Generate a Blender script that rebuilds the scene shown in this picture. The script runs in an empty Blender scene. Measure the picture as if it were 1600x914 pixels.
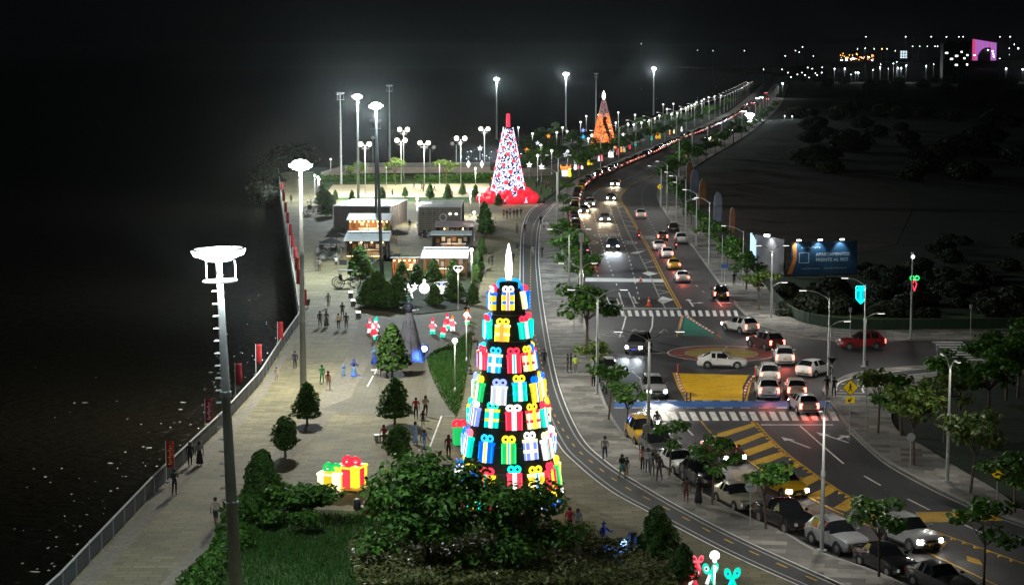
import bpy, bmesh, math, random
from mathutils import Vector, Matrix, noise
random.seed(7)
sc = bpy.context.scene
COL = sc.collection
R = math.radians
# ---------------------------------------------------------------- camera, world, exposure
CAMZ, FPX, HOR = 28.0, 3111.0, 89.0
TH = math.atan((457 - HOR) / FPX)
cd = bpy.data.cameras.new('camera'); cam = bpy.data.objects.new('camera', cd); COL.objects.link(cam)
cam.location = (0, 0, CAMZ); cam.rotation_euler = (R(90) - TH, 0, 0)
cd.sensor_width = 36; cd.lens = 36 * FPX / 1600; cd.clip_start = 1; cd.clip_end = 60000
sc.camera = cam
w = bpy.data.worlds.new('World'); sc.world = w; w.use_nodes = True
wn = w.node_tree; bgn = wn.nodes['Background']
sky = wn.nodes.new('ShaderNodeTexSky'); sky.sky_type = 'NISHITA'; sky.sun_disc = False
sky.sun_elevation = R(-7); sky.sun_rotation = R(180)
wn.links.new(sky.outputs[0], bgn.inputs[0]); bgn.inputs[1].default_value = 0.10
amb = wn.nodes.new('ShaderNodeBackground'); amb.inputs[0].default_value = (.75, .9, 1.0, 1); amb.inputs[1].default_value = 0.0022
ads = wn.nodes.new('ShaderNodeAddShader')
wn.links.new(bgn.outputs[0], ads.inputs[0]); wn.links.new(amb.outputs[0], ads.inputs[1])
wn.links.new(ads.outputs[0], wn.nodes['World Output'].inputs[0])
sc.view_settings.view_transform = 'Standard'; sc.view_settings.look = 'None'
sc.view_settings.exposure = 0; sc.view_settings.gamma = 1
sc.render.engine = 'CYCLES'
cy = sc.cycles
cy.use_light_tree = True; cy.use_denoising = True
cy.max_bounces = 4; cy.diffuse_bounces = 2; cy.glossy_bounces = 2; cy.transmission_bounces = 2; cy.volume_bounces = 0
cy.sample_clamp_indirect = 3; cy.caustics_reflective = False; cy.caustics_refractive = False
# ---------------------------------------------------------------- picture -> ground
cT, sT = math.cos(TH), math.sin(TH)
def ray(px, py):
    a = (px - 800) / FPX; b = (457 - py) / FPX
    return Vector((a, cT + b * sT, -sT + b * cT))
def G(px, py, z=0.0):
    d = ray(px, py); t = (z - CAMZ) / d.z
    return Vector((d.x * t, d.y * t, z))
def HT(px, py, py2, z=0.0):
    """height above z of a thing standing at ground pixel (px,py) whose top is seen at row py2"""
    g = G(px, py, z); d = ray(px, py2)
    return CAMZ + g.y * d.z / d.y - z
def AT(px, py, Y):
    d = ray(px, py); return Vector((d.x * Y / d.y, Y, CAMZ + d.z * Y / d.y))
def PPM(py): return FPX / (G(800, py).y)          # rough pixels per metre
PZ = 0.12                                        # pavement level
# ---------------------------------------------------------------- objects
def link(o): COL.objects.link(o); return o
def tag(o, label=None, cat=None, group=None, kind=None):
    if label: o['label'] = label
    if cat: o['category'] = cat
    if group: o['group'] = group
    if kind: o['kind'] = kind
    return o
def thing(name, label, cat, loc=(0, 0, 0), rz=0, group=None):
    o = bpy.data.objects.new(name, None); link(o); o.empty_display_size = .2
    o.location = loc; o.rotation_euler = (0, 0, rz)
    return tag(o, label, cat, group)
KIDS = {}
def par(o, p):
    if p is not None:
        o.parent = p; KIDS.setdefault(p.name, []).append(o)
    return o
def copy_tree(o, parent=None):
    c = o.copy(); link(c)
    if parent is not None: par(c, parent)
    for ch in KIDS.get(o.name, []): copy_tree(ch, c)
    return c
def dup(root, loc, rz=0, s=None, label=None, group=None):
    c = copy_tree(root); c.location = loc; c.rotation_euler = (0, 0, rz)
    if s is not None: c.scale = (s, s, s) if not hasattr(s, '__len__') else s
    if label: c['label'] = label
    if group: c['group'] = group
    return c
class MB:
    def __init__(s): s.v = []; s.f = []; s.m = []; s.mi = 0
    def add(s, vs, fs, M=None):
        b = len(s.v)
        s.v += [tuple(M @ Vector(p)) for p in vs] if M is not None else [tuple(p) for p in vs]
        for f in fs: s.f.append(tuple(b + i for i in f)); s.m.append(s.mi)
        return s
    def box(s, c, d, rz=0, M=None, taper=1.0):
        x, y, z = d[0] / 2, d[1] / 2, d[2] / 2
        vs = [Vector((sx * x * (taper if sz > 0 else 1), sy * y * (taper if sz > 0 else 1), sz * z)) for sz in (-1, 1) for sx, sy in ((-1, -1), (1, -1), (1, 1), (-1, 1))]
        T = Matrix.Translation(c) @ Matrix.Rotation(rz, 4, 'Z')
        if M is not None: T = M @ T
        return s.add(vs, [(3, 2, 1, 0), (4, 5, 6, 7), (0, 1, 5, 4), (1, 2, 6, 5), (2, 3, 7, 6), (3, 0, 4, 7)], T)
    def cyl(s, p0, p1, r0, r1=None, n=8, caps=True):
        r1 = r0 if r1 is None else r1
        p0, p1 = Vector(p0), Vector(p1); d = (p1 - p0).normalized()
        u = d.orthogonal().normalized(); w_ = d.cross(u)
        vs = []
        for p, r in ((p0, r0), (p1, r1)):
            for i in range(n):
                a = 2 * math.pi * i / n; vs.append(p + (u * math.cos(a) + w_ * math.sin(a)) * r)
        fs = [(i, (i + 1) % n, n + (i + 1) % n, n + i) for i in range(n)]
        if caps: fs += [tuple(range(n - 1, -1, -1)), tuple(range(n, 2 * n))]
        return s.add(vs, fs)
    def tube(s, pts, r, n=6):
        for a, b in zip(pts[:-1], pts[1:]): s.cyl(a, b, r, r, n)
        return s
    def lathe(s, prof, c=(0, 0, 0), n=12, M=None):
        vs = []; k = len(prof)
        for r, z in prof:
            for i in range(n):
                a = 2 * math.pi * i / n; vs.append(Vector((c[0] + r * math.cos(a), c[1] + r * math.sin(a), c[2] + z)))
        fs = [(j * n + i, j * n + (i + 1) % n, (j + 1) * n + (i + 1) % n, (j + 1) * n + i) for j in range(k - 1) for i in range(n)]
        fs += [tuple(range(n - 1, -1, -1)), tuple(range((k - 1) * n, k * n))]
        return s.add(vs, fs, M)
    def ball(s, c, r, n=8, m=5, sc_=(1, 1, 1)):
        prof = [(max(1e-3, math.sin(math.pi * j / m)) * r, -math.cos(math.pi * j / m) * r) for j in range(m + 1)]
        M = Matrix.Translation(c) @ Matrix.Diagonal((sc_[0], sc_[1], sc_[2], 1))
        return s.lathe(prof, (0, 0, 0), n, M)
    def torus(s, c, R_, r, M=None, n=14, m=6):
        vs = []; T = Matrix.Translation(c)
        if M is not None: T = T @ M
        for i in range(n):
            a = 2 * math.pi * i / n
            for j in range(m):
                b = 2 * math.pi * j / m; q = R_ + r * math.cos(b)
                vs.append(Vector((q * math.cos(a), q * math.sin(a), r * math.sin(b))))
        fs = [(i * m + j, ((i + 1) % n) * m + j, ((i + 1) % n) * m + (j + 1) % m, i * m + (j + 1) % m) for i in range(n) for j in range(m)]
        return s.add(vs, fs, T)
    def prism(s, poly, z0, z1, M=None):
        n = len(poly)
        A = sum(poly[i][0] * poly[(i + 1) % n][1] - poly[(i + 1) % n][0] * poly[i][1] for i in range(n))
        if A < 0: poly = poly[::-1]
        vs = [(p[0], p[1], z0) for p in poly] + [(p[0], p[1], z1) for p in poly]
        fs = [tuple(range(n - 1, -1, -1)), tuple(range(n, 2 * n))] + [(i, (i + 1) % n, n + (i + 1) % n, n + i) for i in range(n)]
        return s.add(vs, fs, M)
    def sheet(s, poly, z):
        n = len(poly)
        A = sum(poly[i][0] * poly[(i + 1) % n][1] - poly[(i + 1) % n][0] * poly[i][1] for i in range(n))
        if A < 0: poly = poly[::-1]
        return s.add([(p[0], p[1], z) for p in poly], [tuple(range(n))])
    def strip(s, L, Rr, z):
        n = len(L); vs = [(p[0], p[1], z) for p in L] + [(p[0], p[1], z) for p in Rr]
        return s.add(vs, [(i, n + i, n + i + 1, i + 1) for i in range(n - 1)])
    def mesh(s, name, mats, smooth=False, sharp=None):
        me = bpy.data.meshes.new(name); me.from_pydata(s.v, [], s.f)
        for m_ in (mats if isinstance(mats, (list, tuple)) else [mats]): me.materials.append(m_)
        if any(s.m): me.polygons.foreach_set('material_index', s.m)
        if smooth or sharp: me.polygons.foreach_set('use_smooth', [True] * len(s.f))
        if sharp: me.set_sharp_from_angle(angle=R(sharp))
        me.update(); return me
    def build(s, name, mats, parent=None, smooth=False, sharp=None):
        o = bpy.data.objects.new(name, s.mesh(name, mats, smooth, sharp)); link(o); return par(o, parent)
def inst(name, me, parent=None, loc=(0, 0, 0), rot=(0, 0, 0), scale=(1, 1, 1)):
    o = bpy.data.objects.new(name, me); link(o); o.location = loc; o.rotation_euler = rot; o.scale = scale
    return par(o, parent)
def lamp(kind, parent, loc, power, color=(1, 1, 1), size=.1, rot=(0, 0, 0), spot=150, blend=.5):
    l = bpy.data.lights.new('lamp_light', kind); l.energy = power; l.color = color
    l.shadow_soft_size = size
    if kind == 'SPOT': l.spot_size = R(spot); l.spot_blend = blend
    o = bpy.data.objects.new('lamp_light', l); link(o); o.location = loc; o.rotation_euler = rot
    return par(o, parent)
# ---------------------------------------------------------------- curves on the ground
def smooth(pts, k=6):
    out = []; n = len(pts)
    for i in range(n - 1):
        p0, p1, p2, p3 = pts[max(i - 1, 0)], pts[i], pts[i + 1], pts[min(i + 2, n - 1)]
        for j in range(k):
            t = j / k
            out.append(.5 * ((2 * p1) + (p2 - p0) * t + (2 * p0 - 5 * p1 + 4 * p2 - p3) * t * t + (3 * p1 - p0 - 3 * p2 + p3) * t ** 3))
    out.append(pts[-1]); return out
def gl(px, z=0.0, k=5):
    p = [G(x, y, z) for x, y in px]
    return smooth(p, k) if k > 1 else p
def resample(pts, step):
    out = [pts[0].copy()]; need = step
    for a, b in zip(pts[:-1], pts[1:]):
        d = (b - a).length
        if d < 1e-6: continue
        pos = 0
        while pos + need <= d:
            pos += need; out.append(a.lerp(b, pos / d)); need = step
        need -= d - pos
    return out
def offset(pts, d):
    out = []
    for i, p in enumerate(pts):
        t = (pts[min(i + 1, len(pts) - 1)] - pts[max(i - 1, 0)]); t.z = 0; t.normalize()
        out.append(p + Vector((t.y, -t.x, 0)) * d)
    return out                                   # to the right of travel for d > 0
def ribbon(pts, wd, z): return MB().strip(offset(pts, -wd / 2), offset(pts, wd / 2), z)
def plen(pts): return sum((b - a).length for a, b in zip(pts[:-1], pts[1:]))
def cut(pts, s0, s1):
    out = []; s = 0
    for a, b in zip(pts[:-1], pts[1:]):
        d = (b - a).length
        if d < 1e-6: continue
        for q in (s0, s1):
            pass
        if s + d > s0 and s < s1:
            if not out: out.append(a.lerp(b, max(0, (s0 - s) / d)))
            out.append(a.lerp(b, min(1, (s1 - s) / d)))
        s += d
    return out
# ---------------------------------------------------------------- materials
def mat(name, col, rough=.6, metal=0, var=.12, vscale=3.0, emit=0, ecol=None, spec=.5, bump=0, bscale=20, coat=0):
    m = bpy.data.materials.new(name); m.use_nodes = True; nt = m.node_tree; b = nt.nodes['Principled BSDF']
    b.inputs['Roughness'].default_value = rough; b.inputs['Metallic'].default_value = metal
    b.inputs['Specular IOR Level'].default_value = spec
    if coat: b.inputs['Coat Weight'].default_value = coat
    tc = nt.nodes.new('ShaderNodeTexCoord')
    if var:
        nz = nt.nodes.new('ShaderNodeTexNoise'); nz.inputs['Scale'].default_value = vscale; nz.inputs['Detail'].default_value = 5
        nt.links.new(tc.outputs['Object'], nz.inputs['Vector'])
        rp = nt.nodes.new('ShaderNodeValToRGB'); rp.color_ramp.elements[0].position = .3; rp.color_ramp.elements[1].position = .7
        lo = [max(0, c * (1 - var)) for c in col]; hi = [min(1, c * (1 + var)) for c in col]
        rp.color_ramp.elements[0].color = (*lo, 1); rp.color_ramp.elements[1].color = (*hi, 1)
        nt.links.new(nz.outputs[0], rp.inputs[0]); nt.links.new(rp.outputs[0], b.inputs['Base Color'])
    else: b.inputs['Base Color'].default_value = (*col, 1)
    if bump:
        n2 = nt.nodes.new('ShaderNodeTexNoise'); n2.inputs['Scale'].default_value = bscale; n2.inputs['Detail'].default_value = 4
        nt.links.new(tc.outputs['Object'], n2.inputs['Vector'])
        bp = nt.nodes.new('ShaderNodeBump'); bp.inputs['Strength'].default_value = bump
        nt.links.new(n2.outputs[0], bp.inputs['Height']); nt.links.new(bp.outputs[0], b.inputs['Normal'])
    if emit:
        b.inputs['Emission Color'].default_value = (*(ecol or col), 1); b.inputs['Emission Strength'].default_value = emit
    return m
def glow(name, col, strength, sample=False):
    m = mat(name, [c * .5 for c in col], .5, var=0, emit=strength, ecol=col)
    m.cycles.emission_sampling = 'AUTO' if sample else 'NONE'
    return m
def brickmat(name, c1, c2, mortar, bw, bh, msize=.02, rough=.8, noise_amt=.3, nscale=.15, rot=0, bias=0.0, offs=.5, squash=1, tint=None):
    m = bpy.data.materials.new(name); m.use_nodes = True; nt = m.node_tree; b = nt.nodes['Principled BSDF']
    b.inputs['Roughness'].default_value = rough; b.inputs['Specular IOR Level'].default_value = .3
    tc = nt.nodes.new('ShaderNodeTexCoord'); mp = nt.nodes.new('ShaderNodeMapping'); mp.inputs['Rotation'].default_value = (0, 0, rot)
    nt.links.new(tc.outputs['Object'], mp.inputs[0])
    br = nt.nodes.new('ShaderNodeTexBrick'); br.inputs['Scale'].default_value = 1; br.offset = offs
    br.inputs['Color1'].default_value = (*c1, 1); br.inputs['Color2'].default_value = (*c2, 1); br.inputs['Mortar'].default_value = (*mortar, 1)
    br.inputs['Mortar Size'].default_value = msize; br.inputs['Brick Width'].default_value = bw; br.inputs['Row Height'].default_value = bh
    br.inputs['Bias'].default_value = bias; br.inputs['Mortar Smooth'].default_value = .3
    nt.links.new(mp.outputs[0], br.inputs['Vector'])
    nz = nt.nodes.new('ShaderNodeTexNoise'); nz.inputs['Scale'].default_value = nscale; nz.inputs['Detail'].default_value = 7; nz.inputs['Roughness'].default_value = .65
    nt.links.new(tc.outputs['Object'], nz.inputs['Vector'])
    rp = nt.nodes.new('ShaderNodeMapRange'); rp.inputs[1].default_value = .3; rp.inputs[2].default_value = .7
    rp.inputs[3].default_value = 1 - noise_amt; rp.inputs[4].default_value = 1 + noise_amt
    nt.links.new(nz.outputs[0], rp.inputs[0])
    mx = nt.nodes.new('ShaderNodeMix'); mx.data_type = 'RGBA'; mx.blend_type = 'MULTIPLY'; mx.inputs[0].default_value = 1
    nt.links.new(br.outputs['Color'], mx.inputs[6]); nt.links.new(rp.outputs[0], mx.inputs[7])
    nt.links.new(mx.outputs[2], b.inputs['Base Color'])
    bp = nt.nodes.new('ShaderNodeBump'); bp.inputs['Strength'].default_value = .35; bp.inputs['Distance'].default_value = .02; bp.invert = True
    nt.links.new(br.outputs['Fac'], bp.inputs['Height']); nt.links.new(bp.outputs[0], b.inputs['Normal'])
    return m
def noisemat(name, cols, scale, rough=.9, detail=8, bump=.3, scale2=None, spec=.3, stretch=None):
    """a ramp of colours over one noise, a finer noise breaking it"""
    m = bpy.data.materials.new(name); m.use_nodes = True; nt = m.node_tree; b = nt.nodes['Principled BSDF']
    b.inputs['Roughness'].default_value = rough; b.inputs['Specular IOR Level'].default_value = spec
    tc = nt.nodes.new('ShaderNodeTexCoord')
    nz = nt.nodes.new('ShaderNodeTexNoise'); nz.inputs['Scale'].default_value = scale; nz.inputs['Detail'].default_value = detail; nz.inputs['Roughness'].default_value = .68
    if stretch:
        mp = nt.nodes.new('ShaderNodeMapping'); mp.inputs['Scale'].default_value = stretch; nt.links.new(tc.outputs['Object'], mp.inputs[0]); nt.links.new(mp.outputs[0], nz.inputs['Vector'])
    else: nt.links.new(tc.outputs['Object'], nz.inputs['Vector'])
    rp = nt.nodes.new('ShaderNodeValToRGB'); e = rp.color_ramp.elements
    n = len(cols); e[0].position = .3; e[1].position = .7
    e[0].color = (*cols[0], 1); e[1].color = (*cols[-1], 1)
    for i in range(1, n - 1):
        q = e.new(.3 + .4 * i / (n - 1)); q.color = (*cols[i], 1)
    nt.links.new(nz.outputs[0], rp.inputs[0])
    n2 = nt.nodes.new('ShaderNodeTexNoise'); n2.inputs['Scale'].default_value = scale2 or scale * 14; n2.inputs['Detail'].default_value = 6
    nt.links.new(tc.outputs['Object'], n2.inputs['Vector'])
    mr = nt.nodes.new('ShaderNodeMapRange'); mr.inputs[1].default_value = .3; mr.inputs[2].default_value = .7; mr.inputs[3].default_value = .75; mr.inputs[4].default_value = 1.25
    nt.links.new(n2.outputs[0], mr.inputs[0])
    mx = nt.nodes.new('ShaderNodeMix'); mx.data_type = 'RGBA'; mx.blend_type = 'MULTIPLY'; mx.inputs[0].default_value = 1
    nt.links.new(rp.outputs[0], mx.inputs[6]); nt.links.new(mr.outputs[0], mx.inputs[7]); nt.links.new(mx.outputs[2], b.inputs['Base Color'])
    if bump:
        bp = nt.nodes.new('ShaderNodeBump'); bp.inputs['Strength'].default_value = bump; bp.inputs['Distance'].default_value = .1
        nt.links.new(n2.outputs[0], bp.inputs['Height']); nt.links.new(bp.outputs[0], b.inputs['Normal'])
    return m
def leafmat(name, lo, hi, rough=.55):
    m = bpy.data.materials.new(name); m.use_nodes = True; nt = m.node_tree; b = nt.nodes['Principled BSDF']
    b.inputs['Roughness'].default_value = rough; b.inputs['Specular IOR Level'].default_value = .35
    g = nt.nodes.new('ShaderNodeNewGeometry'); rp = nt.nodes.new('ShaderNodeValToRGB')
    rp.color_ramp.elements[0].color = (*lo, 1); rp.color_ramp.elements[1].color = (*hi, 1)
    nt.links.new(g.outputs['Random Per Island'], rp.inputs[0]); nt.links.new(rp.outputs[0], b.inputs['Base Color'])
    tr = nt.nodes.new('ShaderNodeBsdfTranslucent'); nt.links.new(rp.outputs[0], tr.inputs[0])
    ms = nt.nodes.new('ShaderNodeMixShader'); ms.inputs[0].default_value = .25
    nt.links.new(b.outputs[0], ms.inputs[1]); nt.links.new(tr.outputs[0], ms.inputs[2])
    nt.links.new(ms.outputs[0], nt.nodes['Material Output'].inputs[0])
    return m
M = {}
M['asphalt'] = noisemat('asphalt', [(.026, .027, .03), (.046, .046, .049), (.05, .05, .053), (.072, .071, .07)], .55, .62, scale2=5, bump=.25, stretch=(1, .1, 1))
M['asphalt_red'] = noisemat('red tinted asphalt', [(.055, .036, .034), (.075, .05, .047)], .12, .75, scale2=8, bump=.2)
M['bike_asphalt'] = noisemat('bike path asphalt', [(.05, .052, .054), (.066, .067, .068)], .15, .8, scale2=10, bump=.2)
M['paver'] = brickmat('warm plaza pavers', (.135, .124, .07), (.215, .196, .112), (.108, .098, .06), 1.35, .66, .035, noise_amt=.34, nscale=.14)
M['paver_dark'] = brickmat('grey plaza pavers', (.115, .11, .085), (.145, .137, .105), (.085, .08, .065), .9, .62, .03, noise_amt=.18, nscale=.08)
M['sidewalk'] = brickmat('patched grey sidewalk pavers', (.13, .125, .115), (.31, .295, .265), (.16, .15, .14), 1.5, .95, .012, noise_amt=.4, nscale=.3, rot=.18, bias=-.1)
M['concrete'] = noisemat('pale concrete', [(.16, .15, .12), (.22, .205, .165)], .12, .85, scale2=4, bump=.1)
M['kerb'] = noisemat('kerb concrete', [(.25, .24, .22), (.34, .33, .30)], .3, .85, scale2=6, bump=.15)
M['lawn'] = noisemat('lawn', [(.02, .05, .012), (.04, .085, .02), (.055, .11, .028)], .35, .95, scale2=12, bump=.6)
M['lawn_dark'] = noisemat('rough grass', [(.006, .013, .005), (.014, .026, .009), (.02, .022, .011)], .05, .95, scale2=1.3, bump=.7)
M['soil'] = noisemat('bare field', [(.022, .015, .01), (.05, .034, .024), (.032, .023, .017)], .02, .95, scale2=.5, bump=.7)
M['sand'] = noisemat('court sand', [(.52, .44, .28), (.6, .52, .35)], .15, .95, scale2=3, bump=.2)
def paint(name, c):
    m = noisemat(name, [tuple(x * .62 for x in c), c, c], .8, .65, scale2=7, bump=.05); return m
M['white_paint'] = paint('white road paint', (.82, .81, .78)); M['yellow_paint'] = paint('yellow road paint', (.62, .36, .03))
M['dull_paint'] = paint('worn road paint', (.42, .42, .4))
M['amber_paint'] = paint('amber painted asphalt', (.68, .40, .015)); M['blue_paint'] = paint('blue painted asphalt', (.03, .11, .34))
M['green_paint'] = paint('green painted asphalt', (.02, .21, .14)); M['red_paint'] = paint('brick red painted asphalt', (.23, .055, .04))
M['olive_paint'] = paint('ochre painted asphalt', (.36, .26, .02)); M['teal_paint'] = paint('teal painted asphalt', (.06, .19, .15))
M['steel'] = mat('galvanised steel', (.42, .44, .43), .5, .15, .12, 2)
M['grey_metal'] = mat('grey painted metal', (.33, .34, .35), .5, .2, .1, 2)
M['dark_metal'] = mat('dark painted metal', (.05, .055, .06), .5, .2, .15, 2)
M['white_metal'] = mat('white painted metal', (.72, .72, .7), .5, .1, .06, 2)
M['bark'] = mat('bark', (.12, .085, .06), .9, 0, .35, 5, bump=.5)
M['lens_white'] = glow('lit lamp white', (1, .985, .95), 14)
M['lens_cool'] = glow('lit floodlight', (.88, .98, 1), 30)
M['lens_warm'] = glow('lit lamp warm', (1, .93, .76), 9)
M['lens_globe'] = glow('lit globe', (1, .98, .93), 4)
M['lens_led'] = glow('led panel', (1, .97, .9), 6)
# ---------------------------------------------------------------- water, land, pavements, road
def struct(name, mb, m, parent=None, **k):
    o = mb.build(name, m, parent, **k)
    if parent is None: o['kind'] = 'structure'
    return o
wm = bpy.data.materials.new('river water'); wm.use_nodes = True; nt = wm.node_tree; b = nt.nodes['Principled BSDF']
b.inputs['Base Color'].default_value = (.014, .0125, .008, 1); b.inputs['Roughness'].default_value = .09; b.inputs['IOR'].default_value = 1.33
tc = nt.nodes.new('ShaderNodeTexCoord'); mp = nt.nodes.new('ShaderNodeMapping'); mp.inputs['Scale'].default_value = (.5, 1.1, 1)
nt.links.new(tc.outputs['Object'], mp.inputs[0])
n1 = nt.nodes.new('ShaderNodeTexNoise'); n1.inputs['Scale'].default_value = 1.5; n1.inputs['Detail'].default_value = 3; n1.inputs['Roughness'].default_value = .55
nt.links.new(mp.outputs[0], n1.inputs['Vector'])
bp = nt.nodes.new('ShaderNodeBump'); bp.inputs['Strength'].default_value = 1; bp.inputs['Distance'].default_value = .8
nt.links.new(n1.outputs[0], bp.inputs['Height']); nt.links.new(bp.outputs[0], b.inputs['Normal'])
struct('river_water', MB().sheet([(-30000, -200), (30000, -200), (30000, 55000), (-30000, 55000)], -2.6), wm)
BANK = [(-60, 1075), (40, 976), (90, 930), (240, 768), (348, 664), (405, 600), (440, 544), (467, 504), (458, 440), (444, 360), (434, 270)]
bank1 = gl(BANK, PZ, 1)
FARBANK = [(440, 262), (520, 262), (556, 258), (760, 258), (850, 232), (1000, 196), (1100, 167), (1170, 138), (1215, 117), (1250, 104), (1262, 98)]
bank2 = gl(FARBANK, 0, 1)
land = [p.to_2d() for p in bank1] + [p.to_2d() for p in bank2] + [Vector((4000, 16000)), Vector((16000, 16000)), Vector((16000, -100)), Vector((bank1[0].x + 3, -100))]
land = [Vector((p.x + (.25 if i < len(bank1) else 0), p.y)) for i, p in enumerate(land)]
ground = struct('ground', MB().prism(land, -4, -.06), M['lawn_dark'])
# plaza pavement
PL = [(845, 318), (826, 330), (814, 360), (811, 430), (812, 480), (821, 560), (838, 620), (868, 690), (899, 725), (950, 766), (1013, 801), (1123, 859), (1244, 914), (1390, 975)]
PR = [(875, 312), (852, 338), (845, 360), (843, 400), (845, 430), (851, 480), (866, 564), (882, 622), (912, 684), (949, 720), (987, 746), (1066, 792), (1155, 838), (1260, 886), (1420, 956)]
pl, pr = gl(PL, PZ), gl(PR, PZ)
plaza_px = [p.to_2d() for p in bank1] + [G(490, 268, PZ).to_2d(), G(508, 312, PZ).to_2d(), G(700, 316, PZ).to_2d()] + [p.to_2d() for p in pl]
plaza_px += [Vector((pl[-1].x, 95)), Vector((bank1[0].x, 60))]
plaza = struct('plaza_pavement', MB().prism(plaza_px, -3.2, PZ), M['paver'])
def overlay(name, px, m, z, parent=plaza, smoothk=1):
    return MB().sheet([p.to_2d() for p in gl(px, z, smoothk)], z).build(name, m, parent)
overlay('concrete_strip', [(566, 490), (612, 500), (578, 560), (548, 620), (492, 680), (380, 800), (330, 914), (250, 914), (400, 740), (492, 630), (540, 560)], M['concrete'], PZ + .004)
overlay('concrete_border', [(98, 931), (248, 768), (354, 666), (410, 602), (446, 545), (474, 500), (480, 502), (452, 552), (417, 612), (366, 678), (272, 776), (130, 931)], M['concrete'], PZ + .004)
overlay('plaza_panel', [(614, 500), (580, 560), (550, 620), (498, 640), (600, 650), (712, 652), (664, 560), (735, 505), (728, 490), (640, 494)], M['paver_dark'], PZ + .008)
for ln in ([(712, 652), (690, 652), (672, 700)], [(590, 577), (574, 606)]): ribbon(gl(ln, 0, 1), .12, PZ + .012).build('paving_line', M['white_paint'], plaza)
# bike path
bp_o = struct('bike_path', MB().strip(pl, pr, PZ + .006), M['bike_asphalt'])
for side in (pl, pr):
    s_ = 1 if side is pl else -1
    for d in (.12, .55): ribbon(offset(side, -d * s_), .11, PZ + .012).build('edge_line', M['white_paint' if d < .3 else 'dull_paint'], bp_o)
PC = [(866, 320), (846, 335), (832, 360), (829, 430), (830, 500), (842, 547), (853, 604), (862, 641), (885, 682), (910, 712), (972, 760), (1042, 797), (1140, 849), (1262, 904), (1390, 960)]
pc = gl(PC, 0)
L_ = plen(pc); s = 0
dash = M['yellow_paint']
while s < L_ - 2:
    q = cut(pc, s, s + 1.1)
    if len(q) > 1: ribbon(q, .13, PZ + .012).build('centre_dash', dash if q[0].y < 330 else M['white_paint'], bp_o)
    s += 3.0
# sidewalk between bike path and road
KL = [(1560, 975), (1420, 917), (1372, 896), (1279, 863), (1225, 833), (1160, 806), (1103, 775), (1064, 752), (999, 700), (966, 667), (943, 622), (926, 560), (913, 500), (905, 440), (891, 380), (885, 345), (888, 322), (896, 300), (912, 285), (935, 274), (980, 254), (1017, 239), (1062, 217), (1100, 203), (1144, 182), (1166, 163), (1190, 140), (1207, 119)]
KR = [(1700, 858), (1600, 820), (1510, 787), (1435, 751), (1375, 715), (1324, 668), (1302, 638), (1290, 620), (1286, 608), (1306, 596), (1325, 587), (1352, 581), (1407, 575), (1476, 571), (1560, 564), (1720, 560)]
KF = [(1720, 531), (1457, 532), (1394, 534), (1314, 533), (1284, 531), (1242, 526), (1207, 515), (1176, 501), (1141, 462), (1127, 444), (1079, 379), (1051, 347), (1031, 315), (1029, 300), (1037, 284), (1060, 262), (1100, 238), (1132, 220), (1177, 190), (1204, 160), (1215, 140), (1222, 119)]
kl, kr, kf = gl(KL, 0), gl(KR, 0, 4), gl(KF, 0)
prf = [p.to_2d() for p in pr][::-1]
farpath = [G(x, y).to_2d() for x, y in ((875, 300), (900, 281), (940, 262), (985, 243), (1040, 222), (1090, 200), (1140, 175), (1183, 140), (1205, 117))]
side_px = prf + farpath + [p.to_2d() for p in kl][::-1]
sidewalk = struct('sidewalk', MB().prism(side_px, -.3, PZ - .001), M['sidewalk'])
# carriageway
road_px = [p.to_2d() for p in kl] + [p.to_2d() for p in kf][::-1] + [p.to_2d() for p in kr][::-1]
road = struct('road', MB().sheet(road_px, 0), M['asphalt'])
def kerb(pts, d): 
    mb = MB(); a = offset(pts, 0.0); b_ = offset(pts, d)
    n = len(pts); vs = []
    for p, q in zip(a, b_): vs += [(p.x, p.y, -.05), (p.x, p.y, PZ + .02), (q.x, q.y, PZ + .02), (q.x, q.y, -.05)]
    fs = []
    for i in range(n - 1):
        for j in range(3): fs.append((4 * i + j, 4 * i + j + 1, 4 * i + 4 + j + 1, 4 * i + 4 + j))
    mb.add(vs, fs); return mb
struct('kerb', kerb(kl, -.25), M['kerb']); struct('kerb', kerb(kr, .25), M['kerb']); struct('kerb', kerb(kf, -.25), M['kerb'])
# right hand pavements
SR = [(1720, 862), (1600, 800), (1560, 770), (1500, 735), (1445, 700), (1400, 672), (1395, 640), (1430, 610), (1500, 590), (1720, 580)]
struct('corner_pavement', MB().prism([p.to_2d() for p in kr] + [p.to_2d() for p in gl(SR, 0, 3)][::-1], -.3, PZ - .002), M['sidewalk'])
SF = [(1720, 514), (1470, 516), (1360, 517), (1300, 514), (1245, 502), (1215, 478), (1205, 462), (1190, 440), (1150, 400), (1118, 372), (1080, 330), (1062, 310), (1060, 290), (1085, 262), (1120, 240), (1160, 216), (1200, 185), (1222, 160), (1228, 140), (1232, 119)]
struct('far_pavement', MB().prism([p.to_2d() for p in kf] + [p.to_2d() for p in gl(SF, 0, 3)][::-1], -.3, PZ - .002), M['sidewalk'])
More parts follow.
